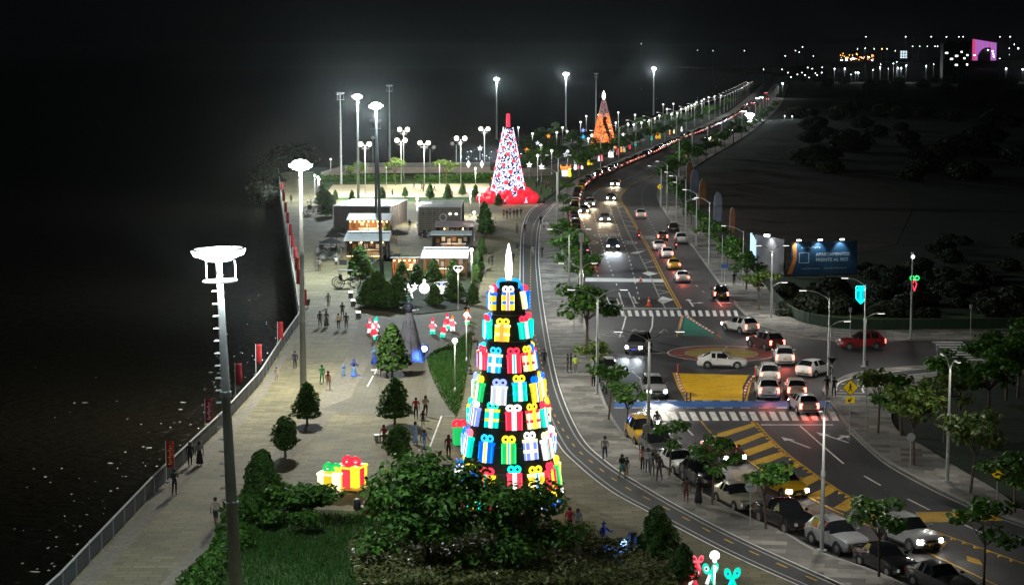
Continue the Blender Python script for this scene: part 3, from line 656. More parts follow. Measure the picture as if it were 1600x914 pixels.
street_lamp(1205, 497, 388, 'lamp post with a short crossbar in front of the billboard', ((180, 1.2, 1), (0, 1.2, 1)), ((15, 1.2, .5),), power=SL)
street_lamp(1161, 446, 358, 'lamp post left of the billboard with a long left arm', ((150, 2.4, 1),), ((20, 1.2, .45),), power=SL)
street_lamp(1108, 412, 313, 'bare tall lamp post on the right footway beside the white feather flag', ((160, 1.6, 1),), power=SL)
street_lamp(1088, 384, 300, 'lamp post on the right footway nearest the silver parked car', ((160, 1.6, 1),), power=SL)
street_lamp(1071, 363, 278, 'lamp post on the right footway beside the second feather flag', ((160, 2.2, 1),), ((20, 1.2, .6),), power=SL)
street_lamp(1057, 347, 272, 'slim lamp post on the right footway just past the road bend', ((160, 1.6, 1),), power=SL)
street_lamp(1042, 331, 255, 'tall lamp post at the inside of the road bend', ((160, 1.6, 1),), ((20, 1.2, .6),), power=SL)
street_lamp(1033, 324, 262, 'lamp post with a curved left arm beside the yellow bend sign', ((170, 2.0, 1),), power=SL)
fl = resample(gl([(905, 277), (940, 261), (985, 241), (1040, 219), (1090, 197), (1140, 171), (1180, 139), (1200, 118)], 0), 42)
for i, p in enumerate(fl[1:26]):
    t = thing('street_lamp', 'forked double armed lamp in the row left of the far road', 'street lamp', (p.x, p.y, PZ), 0, 'street lamps left of the far road')
    MB().cyl((0, 0, 0), (0, 0, 8.6), .15, .09, 6).build('pole', M['steel'], t)
    for s_ in (-1, 1):
        a_ = MB().tube([(0, 0, 8.3), (s_ * 1.0, 0, 8.9), (s_ * 2.2, 0, 9.3)], .08, 5).build('arm', M['steel'], t)
        MB().box((s_ * 2.5, 0, 9.3), (.8, .35, .12)).build('lamp_head', M['grey_metal'], a_)
        MB().box((s_ * 2.5, 0, 9.22), (.7, .3, .03)).build('led_panel', M['lens_led'], a_)
    lamp('SPOT', t, (1.6, 0, 9.0), SL * 1.5, (1, .96, .88), .2, spot=165, blend=.3)
fr = resample(gl([(1048, 298), (1068, 268), (1105, 244), (1140, 224), (1186, 192), (1213, 160), (1222, 140), (1228, 119)], 0), 50)
for i, p in enumerate(fr[1:20]):
    t = thing('street_lamp', 'single armed lamp in the row right of the far road', 'street lamp', (p.x, p.y, PZ), 0, 'street lamps right of the far road')
    MB().cyl((0, 0, 0), (0, 0, 8.6), .14, .08, 6).build('pole', M['steel'], t)
    a_ = MB().tube([(0, 0, 8.3), (-.9, 0, 8.9), (-2.2, 0, 9.2)], .08, 5).build('arm', M['steel'], t)
    MB().box((-2.5, 0, 9.2), (.8, .35, .12)).build('lamp_head', M['grey_metal'], a_)
    lamp('SPOT', t, (-2.5, 0, 9.0), SL, (1, .96, .88), .2, spot=165, blend=.3)
# ---------------------------------------------------------------- vehicles
M['tyre'] = mat('tyre rubber', (.02, .02, .02), .85, 0, .1); M['rim'] = mat('alloy rim', (.45, .45, .46), .3, .9, .05)
M['glass'] = mat('dark car glass', (.012, .014, .016), .06, 0, 0, spec=.6, coat=.3); M['trim'] = mat('black plastic trim', (.022, .022, .023), .6, 0, .1)
M['plate'] = mat('yellow licence plate', (.65, .45, .03), .5, 0, 0); M['plate_blue'] = glow('blue lit plate', (.05, .06, .8), .9)
M['head_off'] = mat('headlight glass', (.5, .5, .52), .12, .3, 0, coat=.5); M['tail_off'] = mat('tail light red plastic', (.28, .01, .012), .2, 0, 0, coat=.3)
M['head_on'] = glow('lit headlight', (1, .96, .86), 45); M['head_blue'] = glow('lit xenon headlight', (.86, .94, 1), 45); M['tail_on'] = glow('lit tail light', (1, .13, .09), 9); M['tail_dim'] = glow('tail light glowing', (1, .2, .15), 3.5)
M['amber_on'] = glow('amber lamp', (1, .4, .05), 3)
PAINT = {}
def carpaint(k):
    if k not in PAINT:
        c = {'white': (.72, .72, .71), 'silver': (.42, .43, .44), 'black': (.012, .013, .014), 'dark grey': (.06, .062, .066), 'red': (.25, .012, .016), 'maroon': (.09, .02, .025), 'taxi': (.66, .38, .02), 'beige': (.48, .42, .32), 'grey': (.2, .205, .21), 'champagne': (.5, .47, .36), 'navy': (.02, .03, .07)}[k]
        PAINT[k] = mat('car paint ' + k, c, .16 if k == 'black' else .3, .35 if k in ('silver', 'grey', 'champagne', 'dark grey') else 0, .04, 1.2, coat=.7)
    return PAINT[k]
# stations: x (front = +), half width, belt height, top height, top half width; cabin flags come from their place
SHAPES = {
    'sedan': dict(L=4.5, W=.87, H=1.45, hood=.92, belt=.95, trunk=1.02, nose=.72, cowl=.62, rf=.02, rr=-1.05, rb=-1.72, zb=.2, wr=.31, wb=(1.38, -1.28), tail=.98),
    'hatch': dict(L=3.95, W=.85, H=1.5, hood=.95, belt=.98, trunk=1.02, nose=.74, cowl=.7, rf=.12, rr=-1.35, rb=-1.82, zb=.2, wr=.31, wb=(1.25, -1.22), tail=.95),
    'suv': dict(L=4.45, W=.92, H=1.68, hood=1.06, belt=1.1, trunk=1.12, nose=.88, cowl=.7, rf=.12, rr=-1.6, rb=-2.08, zb=.26, wr=.36, wb=(1.38, -1.3), tail=1.06),
    'van': dict(L=4.4, W=.88, H=1.85, hood=1.1, belt=1.12, trunk=1.12, nose=.92, cowl=1.05, rf=.5, rr=-1.8, rb=-2.1, zb=.25, wr=.33, wb=(1.42, -1.35), tail=1.08),
    'pickup': dict(L=5.2, W=.93, H=1.74, hood=1.1, belt=1.12, trunk=1.1, nose=.92, cowl=.95, rf=.42, rr=-.62, rb=-.92, zb=.3, wr=.38, wb=(1.6, -1.55), tail=1.08),
}
def car_meshes(shape):
    S = SHAPES[shape]; L, W, H = S['L'] / 2, S['W'], S['H']
    st = []  # x, w_low, w_belt, z_bottom, z_belt, z_top, w_top
    st.append((L, W * .74, W * .70, S['zb'] + .16, S['nose'] - .14, S['nose'] - .08, W * .6))
    st.append((L - .1, W * .86, W * .83, S['zb'] + .06, S['nose'] - .02, S['nose'] + .03, W * .7))
    st.append((L - .38, W * .96, W * .93, S['zb'], S['nose'] + .06, S['nose'] + .11, W * .76))
    st.append(((L - .38 + S['cowl']) / 2, W, W * .96, S['zb'], S['hood'] - .05, S['hood'] - .01, W * .8))
    st.append((S['cowl'], W, W * .97, S['zb'], S['belt'] - .03, S['hood'] + .03, W * .84))
    iC = 4
    bx = (S['rf'] + S['rr']) / 2
    st.append((S['rf'], W, W * .97, S['zb'], S['belt'], H - .03, W * .70))
    st.append((bx + .07, W, W * .97, S['zb'], S['belt'] + .01, H, W * .71))
    st.append((bx - .05, W, W * .97, S['zb'], S['belt'] + .01, H, W * .71))
    st.append((S['rr'] + .12, W, W * .96, S['zb'], S['belt'] + .03, H - .02, W * .69))
    st.append((S['rr'], W, W * .96, S['zb'], S['belt'] + .03, H - .05, W * .68))
    st.append((S['rb'], W * .99, W * .95, S['zb'], S['trunk'] - .02, S['trunk'] + .04, W * .8))
    if S['rb'] > -L + .25: st.append((-L + .22, W * .96, W * .9, S['zb'] + .02, S['tail'] - .04, S['tail'] + .02, W * .78))
    st.append((-L + .06, W * .9, W * .84, S['zb'] + .08, S['tail'] - .1, S['tail'] - .03, W * .72))
    st.append((-L, W * .82, W * .78, S['zb'] + .16, S['tail'] - .22, S['tail'] - .16, W * .68))
    rows = []
    for x, wl, wb, zb, zl, zt, wt in st:
        zm = zb + (zl - zb) * .55; cabin = zt - zl > .2
        half = [(wl * .86, zb), (wl * .97, zb + .1), (wl, zm), (wb, zl), (wt * (1.0 if cabin else 1.04), zt - (.05 if cabin else .02)), (wt * .72, zt), (0, zt + .025)]
        rows.append([(x, y, z) for y, z in half] + [(x, -y, z) for y, z in half[-2::-1]])
    n = len(rows[0]); mbs = {k: MB() for k in ('body', 'windshield', 'rear_window', 'w_f', 'w_r', 'w_fl', 'w_rl')}
    for i in range(len(rows) - 1):
        for j in range(n - 1):
            q = [rows[i][j], rows[i][j + 1], rows[i + 1][j + 1], rows[i + 1][j]]
            k = 'body'; side = j in (3, 8); topq = j in (4, 5, 6, 7)
            if topq and i == iC: k = 'windshield'
            elif topq and i == iC + 5: k = 'rear_window'
            elif side and i in (iC, iC + 1): k = 'w_f' if j == 3 else 'w_fl'
            elif side and i in (iC + 3,): k = 'w_r' if j == 3 else 'w_rl'
            mbs[k].add(q, [(3, 2, 1, 0)])
        # underside
        mbs['body'].add([rows[i][0], rows[i][-1], rows[i + 1][-1], rows[i + 1][0]], [(0, 1, 2, 3)])
    mbs['body'].add(rows[0], [tuple(range(n))]); mbs['body'].add(rows[-1], [tuple(range(n - 1, -1, -1))])
    def weld(mb, name, mats, sharp=35):
        me = mb.mesh(name, mats); bm = bmesh.new(); bm.from_mesh(me); bmesh.ops.remove_doubles(bm, verts=bm.verts, dist=1e-4); bm.to_mesh(me); bm.free()
        me.polygons.foreach_set('use_smooth', [True] * len(me.polygons)); me.set_sharp_from_angle(angle=R(sharp)); me.update(); return me
    return S, {k: weld(v, {'body': 'car_body', 'windshield': 'windshield', 'rear_window': 'rear_window'}.get(k, 'side_window'), M['glass'] if k != 'body' else None) for k, v in mbs.items()}
wheel_cache = {}
def wheel_mesh(r):
    if r not in wheel_cache:
        Mx = Matrix.Rotation(R(90), 4, 'X')
        ty = MB().lathe([(r * .66, -.1), (r * .95, -.11), (r, -.06), (r, .06), (r * .95, .11), (r * .66, .1)], n=18, M=Mx).mesh('tyre', M['tyre'], smooth=True)
        rm = MB().lathe([(.05, -.112), (r * .3, -.118), (r * .62, -.105), (r * .62, .105), (r * .3, .118), (.05, .112)], n=10, M=Mx)
        for i in range(5):
            a = i * 2 * math.pi / 5; rm.box((math.cos(a) * r * .4, 0, math.sin(a) * r * .4), (r * .18, .245, r * .18), M=None)
        arch = MB()
        for s_ in (-1, 1): pass
        ar = MB().torus((0, 0, 0), r * 1.1, .06, Matrix.Rotation(R(90), 4, 'X'), 18, 5)
        wheel_cache[r] = (ty, rm.mesh('rim', M['rim']), ar.mesh('wheel_arch', M['trim']))
    return wheel_cache[r]
shape_cache = {}
def boxmesh(cache={}):
    return cache
def car(name, label, cat, shape, color, px, py, head, lights='off', group=None, roof=None, plate=True, sgn=False, warm=True, pool=0, s=1.0, z=0):
    """head: heading in degrees, 0 = away from the camera, 90 = to the right, 180 = towards the camera"""
    if shape not in shape_cache: shape_cache[shape] = car_meshes(shape)
    S, ms = shape_cache[shape]; L, W, H = S['L'] / 2, S['W'], S['H']
    g = G(px, py, z); t = thing(name, label, cat, g, R(90 - head), group); t.scale = (s, s, s)
    pm = carpaint(color)
    def shared(nm, me, m, p=t):
        key = (shape, nm, m.name)
        if key not in shape_cache:
            c = me.copy(); c.name = nm; c.materials.clear(); c.materials.append(m); shape_cache[key] = c
        return inst(nm, shape_cache[key], p)
    body = shared('body', ms['body'], pm)
    for k, nm in (('windshield', 'windshield'), ('rear_window', 'rear_window'), ('w_f', 'side_window'), ('w_fl', 'side_window'), ('w_r', 'side_window'), ('w_rl', 'side_window')): inst(nm, ms[k], t)
    ty, rm, ar = wheel_mesh(S['wr'])
    for x in S['wb']:
        for sy in (-1, 1):
            wh = inst('wheel', ty, t, (x, sy * (W - .085), S['wr'])); inst('rim', rm, wh); inst('wheel_arch', ar, body, (x, sy * (W - .015), S['wr'] + .02))
    fr = {'on': M['head_on'], 'blue': M['head_blue']}.get(lights, M['head_off']); br = {'brake': M['tail_on'], 'tail': M['tail_dim']}.get(lights, M['tail_off'])
    if lights in ('on', 'blue'): br = M['tail_dim']
    if lights in ('brake',): fr = M['head_on']
    zn = S['nose'] - .16; zt_ = S['tail'] - .2
    def lightmesh(nm, m, sz):
        key = ('light', nm, m.name, sz)
        if key not in shape_cache: shape_cache[key] = MB().box((0, 0, 0), sz, taper=.85).mesh(nm, m)
        return shape_cache[key]
    fs_ = 1.9 if g.y > 420 and lights != 'off' else 1.25 if lights != 'off' else 1
    for sy in (-1, 1):
        inst('headlight', lightmesh('headlight', fr, (.3, .34, .17)), t, (L - .13, sy * W * .66, zn), (0, 0, -sy * .35), (1, fs_, fs_))
        tall = shape in ('suv', 'van', 'hatch', 'pickup')
        inst('tail_light', lightmesh('tail_light', br, (.14, .2, .34) if tall else (.14, .34, .17)), t, (-L + .06, sy * W * (.78 if tall else .7), zt_ - (.02 if tall else .0)), (0, 0, sy * .15), (1, fs_, fs_))
        inst('mirror', lightmesh('mirror', pm, (.14, .2, .13)), t, (S['cowl'] - .12, sy * (W + .09), S['belt'] + .07))
        for dx in (S['rf'] - .42, (S['rf'] + S['rr']) / 2 - .5): inst('door_handle', lightmesh('door_handle', M['trim'], (.18, .03, .035)), body, (dx, sy * (W - .005), S['belt'] - .13))
        inst('sill_trim', lightmesh('sill_trim', M['trim'], (S['L'] * .42, .03, .1)), body, (0, sy * (W * .975), S['zb'] + .1))
    inst('grille', lightmesh('grille', M['trim'], (.06, W * .9, .14)), t, (L - .02, 0, zn - .02)); inst('front_bumper_intake', lightmesh('front_bumper_intake', M['trim'], (.06, W * 1.25, .14)), t, (L - .015, 0, S['zb'] + .22))
    inst('rear_bumper_trim', lightmesh('rear_bumper_trim', M['trim'], (.08, W * 1.4, .13)), t, (-L + .035, 0, S['zb'] + .2))
    if plate:
        inst('licence_plate', lightmesh('licence_plate', M['plate'], (.02, .34, .13)), t, (-L - .015, 0, zt_ - .16))
        inst('licence_plate', lightmesh('licence_plate', M['plate_blue'] if plate == 'blue' else M['plate'], (.02, .36, .13)), t, (L + .02, 0, zn - .2))
    if shape in ('suv', 'van'):
        for sy in (-1, 1): inst('roof_rail', lightmesh('roof_rail', M['trim'] if color in ('white', 'red') else M['rim'], (1.7, .04, .05)), t, (-.75, sy * W * .6, H + .01))
    if shape == 'pickup': inst('cargo_cover', lightmesh('cargo_cover', M['trim'], (1.45, 1.35, .05)), t, (-1.75, 0, 1.15))
    if sgn: inst('taxi_sign', lightmesh('taxi_sign', M['plate'], (.16, .5, .13)), t, (-.3, 0, H + .07))
    if pool:
        c = (.8, .9, 1) if lights == 'blue' else (1, .72, .42) if warm else (1, .95, .85)
        for sy in (-1, 1): lamp('SPOT', t, (L + .08, sy * W * .66, zn), pool * 6, c, .08, rot=(R(0), R(-84), 0), spot=42, blend=.9)
    if lights in ('brake', 'tail'):
        lamp('SPOT', t, (-L - .12, 0, zt_), 130 if lights == 'brake' else 14, (1, .12, .08), .2, rot=(0, R(62), 0), spot=120, blend=.8)
    return t
SEDAN, SUV, HATCH, VAN, PICK = 'sedan', 'suv', 'hatch', 'van', 'pickup'
# crossing
car('parked_car', 'white compact SUV parked at the left kerb by the double armed lamp facing us', 'car', SUV, 'white', 949, 590, 181)
car('car', 'white sedan crossing the painted roundabout seen from the side', 'car', SEDAN, 'white', 1128, 574, 97)
car('car', 'grey people carrier with xenon headlights and a blue lit plate on the roundabout', 'car', VAN, 'grey', 998, 550, 197, 'blue', plate='blue', pool=120)
car('car', 'silver off-roader with headlights on approaching the blue crossing', 'car', SUV, 'silver', 1021, 618, 176, 'on', pool=160, warm=False)
car('car', 'white SUV with long red tail light leaving past the green triangle', 'car', SUV, 'white', 1156, 519, -28, 'brake')
car('car', 'dark red SUV braking right behind the white one at the roundabout', 'car', SUV, 'maroon', 1196, 544, -24, 'brake')
car('car', 'white boxy SUV braking at the back of the roundabout queue beside the dark red one', 'car', SUV, 'white', 1224, 567, 4, 'brake')
car('car', 'white SUV with silver roof second in the queue right of the yellow island', 'car', SUV, 'white', 1200, 595, 3, 'brake')
car('car', 'white SUV nearest the yellow island in the queue before the blue crossing', 'car', SUV, 'white', 1198, 619, 2, 'brake')
car('car', 'white hatchback turning left by the corner lamp post', 'car', HATCH, 'white', 1273, 586, 40, 'tail')
car('car', 'beige car braking behind the white queue with a bright plate', 'car', HATCH, 'beige', 1242, 617, 3, 'brake')
car('car', 'silver hatchback with glaring brake light on the blue crossing', 'car', HATCH, 'silver', 1255, 642, -6, 'brake')
car('car', 'bright red off-roader leaving on the side street seen from the side', 'car', SUV, 'red', 1345, 545, -97, 'tail')
# far carriageway, right side
car('car', 'black SUV with red tail lights by the right kerb before the far zebra', 'car', SUV, 'black', 1125, 467, 2, 'brake')
car('car', 'white sedan with red tail lights ahead of the yellow taxi', 'car', SEDAN, 'white', 1065, 440, 0, 'brake')
car('taxi', 'yellow taxi braking between two white cars in the right lane', 'taxi', SEDAN, 'taxi', 1052, 420, 0, 'brake', sgn=True)
car('car', 'white hatchback braking directly behind the yellow taxi uphill', 'car', HATCH, 'white', 1041, 402, -1, 'brake')
car('car', 'white sedan squeezed against the centre lines in the far right lane', 'car', SEDAN, 'white', 1029, 390, 0, 'brake')
car('car', 'red car beside the silver parked SUV with glowing tail lights', 'car', HATCH, 'maroon', 1034, 375, 0, 'brake')
car('parked_car', 'silver SUV parked at the right kerb of the far road', 'car', SUV, 'silver', 1063, 380, 1)
car('parked_car', 'black car parked at the right kerb just beyond the silver SUV', 'car', SEDAN, 'black', 1052, 362, 2)
car('car', 'lone white SUV driving away up the empty right lanes', 'car', SUV, 'white', 1001, 341, 2, 'tail')
# oncoming
car('car', 'dark blue SUV with xenon headlights coming down the far lanes', 'car', SUV, 'navy', 957, 390, 181, 'blue', pool=260)
car('car', 'silver sedan with headlights on coming down beside the bright pair', 'car', SEDAN, 'silver', 945, 346, 182, 'on', pool=230)
car('car', 'front car of the oncoming pair with glaring warm headlights', 'car', SEDAN, 'grey', 913, 333, 184, 'on', pool=380)
car('car', 'rear car of the oncoming pair with warm headlights beside the parked row', 'car', SUV, 'silver', 922, 323, 184, 'on', pool=230)
car('car', 'dark car with two warm headlights on the outside of the bend', 'car', SEDAN, 'dark grey', 955, 313, 186, 'on', pool=300)
car('car', 'dark hatchback with warm headlights higher up on the bend', 'car', HATCH, 'maroon', 962, 291, 189, 'on', pool=200)
car('car', 'red lit car in the leftmost far lane showing two tail lights', 'car', HATCH, 'maroon', 925, 414, 0, 'brake')
car('car', 'car with warm headlights past the far bend beside the parked queue', 'car', SEDAN, 'maroon', 1076, 242, 190, 'on', pool=80)
car('car', 'left car of the three headlight cluster beyond the far bend', 'car', SEDAN, 'grey', 1106, 219, 190, 'on', pool=80)
car('car', 'right car of the three headlight cluster beyond the far bend', 'car', SUV, 'grey', 1119, 217, 190, 'on', pool=80)
car('truck', 'far vehicle with dazzling white headlights where the road straightens', 'van', VAN, 'white', 1172, 188, 190, 'blue', pool=2600, s=1.25)
dz_ = bpy.data.objects['truck']; MB().ball((2.4, 0, 1.9), 1.0, 10, 6, (.5, 1.6, .6)).build('headlight_glare', glow('white headlight glare', (.92, .97, 1), 120), dz_); lamp('POINT', dz_, (3.6, 0, 1.9), 9000, (.85, .93, 1), .4)  # oversized glowing ball and lamp added to imitate the headlight glare
for x, y, hd, li, lb in ((1142, 206, 190, 'on', 'far car with white headlights halfway along the distant straight'), (1163, 176, 190, 'on', 'far car with headlights just above the dazzling vehicle'), (1176, 163, 10, 'brake', 'far car with red tail lights on the distant straight, lower one'), (1184, 155, 190, 'blue', 'far car with white headlights, left of the far pair'), (1190, 154, 190, 'blue', 'far car with white headlights, right of the far pair'), (1197, 147, 8, 'brake', 'farthest car showing red tail lights at the end of the straight'), (1199, 157, 8, 'brake', 'far car with red tail lights by the right kerb of the straight')):
    car('car', lb, 'car', SEDAN, 'grey', x, y, hd, li, pool=150 if li != 'brake' else 0)
# near left kerb, parked, facing us
car('taxi', 'yellow taxi van parked at the near kerb behind the sign post', 'taxi', VAN, 'taxi', 1003, 690, 171)
car('parked_car', 'dark grey car parked behind the white hatchback and lamp post', 'car', SUV, 'dark grey', 1029, 712, 168)
car('parked_car', 'white hatchback parked under a small footway tree facing us', 'car', HATCH, 'white', 1061, 736, 166)
car('parked_car', 'black SUV parked between the white hatchback and the champagne sedan', 'car', SUV, 'black', 1098, 757, 164)
car('parked_car', 'champagne sedan parked beside the round white sign', 'car', SEDAN, 'champagne', 1152, 790, 162)
car('parked_car', 'long black pickup parked under two footway trees', 'pickup truck', PICK, 'black', 1226, 823, 159)
car('parked_car', 'silver SUV parked by the lamp post in the near row', 'car', SUV, 'silver', 1308, 856, 157)
car('parked_car', 'black sedan parked behind the small tree near the bottom edge', 'car', SEDAN, 'black', 1384, 890, 157)
car('parked_car', 'dark grey sedan cut off by the bottom edge of the photo', 'car', SEDAN, 'dark grey', 1470, 922, 156)
car('car', 'maroon car driving towards us beside the yellow hatching', 'car', SEDAN, 'maroon', 1130, 717, 163, 'on', pool=50)
car('taxi', 'yellow taxi hatchback with headlights on beside the hatched median', 'taxi', HATCH, 'taxi', 1225, 771, 160, 'on', pool=60)
car('car', 'silver SUV with white headlights driving towards the bottom right', 'car', SUV, 'silver', 1420, 851, 157, 'on', pool=60, warm=False)
# jam of parked cars along the left kerb of the far road
qp = resample(offset(gl(KL[8:], 0), 1.35), 6.1)
qcols = ['black', 'grey', 'dark grey', 'silver', 'black', 'white', 'maroon', 'dark grey', 'taxi', 'grey', 'black', 'navy', 'red', 'silver']
far_cache = {}
def far_car(shape, color):
    key = (shape, color)
    if key not in far_cache:
        S, ms = shape_cache.get(shape) or shape_cache.setdefault(shape, car_meshes(shape))
        mb = MB()
        for k, me in ms.items():
            mb.mi = 0 if k == 'body' else 1
            mb.add([v.co for v in me.vertices], [tuple(p.vertices) for p in me.polygons])
        mb.mi = 2
        for x in S['wb']:
            for sy in (-1, 1): mb.cyl((x, sy * (S['W'] - .2), S['wr']), (x, sy * (S['W'] + .02), S['wr']), S['wr'], None, 10)
        me = mb.mesh('queued_car', [carpaint(color), M['glass'], M['tyre']], sharp=35)
        ta = MB().box((0, 0, 0), (.14, .26, .26)).mesh('tail_light', M['tail_dim']); tb = MB().box((0, 0, 0), (.14, .26, .26)).mesh('tail_light', M['tail_off'])
        hl = MB().box((0, 0, 0), (.14, .3, .18)).mesh('headlight', M['head_off'])
        far_cache[key] = (S, me, ta, tb, hl)
    return far_cache[key]
rq = random.Random(3); nq = 0
for i in range(len(qp) - 1):
    p = qp[i]; d = qp[i + 1] - p
    if p.y < 262 or p.y > 1150: continue
    if rq.random() < .1: continue
    color = rq.choice(qcols); shape = rq.choice([SEDAN, SUV, HATCH, SEDAN, VAN]); S, me, ta, tb, hl = far_car(shape, color)
    o = inst('queued_car', me, None, (p.x, p.y, 0), (0, 0, math.atan2(d.y, d.x))); nq += 1
    cn = {'taxi': 'yellow taxi coloured', 'navy': 'dark blue'}.get(color, color)
    tag(o, '%s %s in the long row parked along the far left kerb' % (cn, {'suv': 'SUV', 'van': 'people carrier', 'hatch': 'hatchback'}.get(shape, shape)), 'car', 'cars parked along the left kerb of the far road')
    lit = rq.random() < .55
    for sy in (-1, 1):
        inst('tail_light', ta if lit else tb, o, (-S['L'] / 2 + .05, sy * S['W'] * .74, S['tail'] - .2)); inst('headlight', hl, o, (S['L'] / 2 - .12, sy * S['W'] * .62, S['nose'] - .16))
    if lit and p.y < 700 and i % 2: lamp('SPOT', o, (-S['L'] / 2 - .12, 0, .8), 24, (1, .25, .18), .2, rot=(0, R(60), 0), spot=140, blend=.8)
# motorcycles
def motorcycle(label, px, py, head, front=False, rear=False, color='black', rider=None):
    t = thing('motorcycle', label, 'motorcycle', G(px, py), R(90 - head), None)
    ty, rm, ar = wheel_mesh(.31)
    for x in (.65, -.62): wh = inst('wheel', ty, t, (x, 0, .31), scale=(1, .5, 1)); inst('rim', rm, wh, scale=(.98, .8, .98))
    MB().tube([(.62, 0, .35), (.42, 0, 1.0)], .04).tube([(.42, -.34, 1.02), (.42, .34, 1.02)], .02).build('fork_and_handlebar', M['steel'], t)
    MB().box((.1, 0, .78), (.5, .26, .24), taper=.7).box((-.1, 0, .45), (.5, .24, .3)).build('tank_and_engine', carpaint(color), t)
    MB().box((-.4, 0, .82), (.75, .26, .1), taper=.85).box((-.75, 0, .7), (.3, .16, .08)).build('seat', M['trim'], t)
    MB().cyl((-.2, -.18, .33), (-.8, -.2, .42), .05, .06, 8).build('exhaust', M['rim'], t)
    MB().ball((.58, 0, .85), .12, 8, 5).build('headlight', M['head_on'] if front else M['head_off'], t)
    MB().box((-.92, 0, .72), (.06, .16, .1)).build('tail_light', M['tail_on'] if rear else M['tail_off'], t)
    if front: lamp('SPOT', t, (.72, 0, .85), 60, (1, .95, .85), .06, rot=(0, R(-75), 0), spot=60, blend=.8)
    if rear: lamp('SPOT', t, (-1.0, 0, .72), 8, (1, .1, .08), .1, rot=(0, R(60), 0), spot=130, blend=.8)
    return t
motorcycle('motorcycle with its white headlight on beside the near zebra crossing', 1026, 676, 172, True)
motorcycle('motorcycle with red tail light between the centre lines and the red car', 998, 374, 0, rear=True, color='red')
motorcycle('motorcycle with tail light passing the silver parked SUV', 1056, 389, 0, rear=True)
motorcycle('motorcycle parked at the left kerb below the white compact SUV', 944, 613, 170, color='navy')
# ---------------------------------------------------------------- trees and plants
M['leaf_cone'] = leafmat('clipped fig leaves', (.014, .055, .006), (.085, .19, .026)); M['leaf_dark'] = leafmat('dark broad leaves', (.016, .065, .008), (.12, .29, .038))
M['leaf_lit'] = leafmat('lamp lit green leaves', (.04, .095, .014), (.19, .27, .05)); M['leaf_scrub'] = leafmat('scrub leaves', (.008, .015, .006), (.026, .036, .014)); M['leaf_hedge'] = leafmat('low hedge leaves', (.05, .075, .02), (.24, .25, .085), .4)  # brighter yellow-green leaf colour stands in for lamplight on the crowns
def leaves(mb, pts, size, rnd, long=1.7):
    """one bent leaf of two quads-as-triangles per point"""
    for p, nrm in pts:
        s = size * rnd.uniform(.6, 1.25)
        a = Vector((rnd.gauss(0, 1), rnd.gauss(0, 1), rnd.gauss(0, .7))); u = (a - nrm * a.dot(nrm) * .7).normalized()
        v = u.cross(nrm + Vector((rnd.gauss(0, .5), rnd.gauss(0, .5), rnd.gauss(0, .5)))).normalized()
        n2 = u.cross(v); q = u * s * .5 * long; r = v * s * .5
        mb.add([p - q, p + r - n2 * s * .08, p + q, p - r - n2 * s * .08], [(0, 1, 2, 3)])
def cone_crown(n, size, seed, H=1.0, Rm=.36, round_=False):
    rnd = random.Random(seed); pts = []
    ph = [rnd.uniform(0, 6.28) for _ in range(6)]
    while len(pts) < n:
        t = rnd.random()
        r = Rm * (1 - t) ** .52 * min(1, t * 5 + .45) if not round_ else Rm * math.sqrt(max(0, 1 - (2 * t - 1) ** 2)) * (1 - .25 * t)
        if rnd.random() > r / Rm + .1: continue
        a = rnd.uniform(0, 6.283); lump = 1 + .2 * math.sin(3 * a + ph[0] + t * 7) + .09 * math.sin(7 * a + ph[1] - t * 13) + .06 * math.sin(11 * t * 3 + ph[2])
        q = r * lump * (1 - abs(rnd.gauss(0, .13)))
        if rnd.random() < .05: q *= 1.12
        pts.append((Vector((q * math.cos(a), q * math.sin(a), t * H)), Vector((math.cos(a), math.sin(a), .45)).normalized()))
    mb = MB(); leaves(mb, pts, size, rnd); return mb
cone_me = [cone_crown(1500, .055, 11 + i, Rm=.33 + .02 * i).mesh('crown', M['leaf_cone']) for i in range(3)]
cone_rd = cone_crown(1500, .06, 21, Rm=.42, round_=True).mesh('crown', M['leaf_cone'])
cone_big = cone_crown(5200, .036, 31, Rm=.36).mesh('crown', M['leaf_cone'])
trunk_me = MB().cyl((0, 0, -.02), (.02, .01, 1), .075, .05, 7).cyl((.02, .01, .9), (.14, .05, 1.5), .04, .025, 5).cyl((.02, .01, .9), (-.12, -.04, 1.5), .04, .025, 5).mesh('trunk', M['bark'])
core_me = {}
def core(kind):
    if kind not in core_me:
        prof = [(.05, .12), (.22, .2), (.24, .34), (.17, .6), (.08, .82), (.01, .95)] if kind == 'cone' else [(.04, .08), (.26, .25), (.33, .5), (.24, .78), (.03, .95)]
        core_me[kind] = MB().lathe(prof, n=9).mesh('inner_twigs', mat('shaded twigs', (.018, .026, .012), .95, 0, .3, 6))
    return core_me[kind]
rt = random.Random(5)
def cone_tree(px, py, ytop, label, group='clipped cone trees', me=None, stem=.16, z=PZ, rnd=False, wide=1.0):
    h = HT(px, py, ytop, z); t = thing('cone_tree', label, 'tree', G(px, py, z), rt.uniform(0, 6), group)
    hs = h * stem; hc = h - hs * .85
    inst('trunk', trunk_me, t, scale=(1.1 + h * .1,) * 2 + (hs * 1.15,))
    m_ = me or (cone_rd if rnd else cone_me[rt.randrange(3)])
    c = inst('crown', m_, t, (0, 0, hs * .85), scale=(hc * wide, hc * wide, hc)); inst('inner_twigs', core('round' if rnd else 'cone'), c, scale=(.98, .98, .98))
    return t
cone_tree(480, 664, 597, 'clipped tree at the foot of the second mast', stem=.2, wide=1.15)
cone_tree(446, 714, 650, 'clipped tree in a round pit left of the big gift box', stem=.2, rnd=True, wide=.95)
cone_tree(617, 664, 590, 'clipped tree beside the couple on the grey paving', stem=.2, wide=1.2)
cone_tree(622, 727, 664, 'round topped pale tree behind the lit gift boxes', stem=.26, rnd=True, wide=1.1)
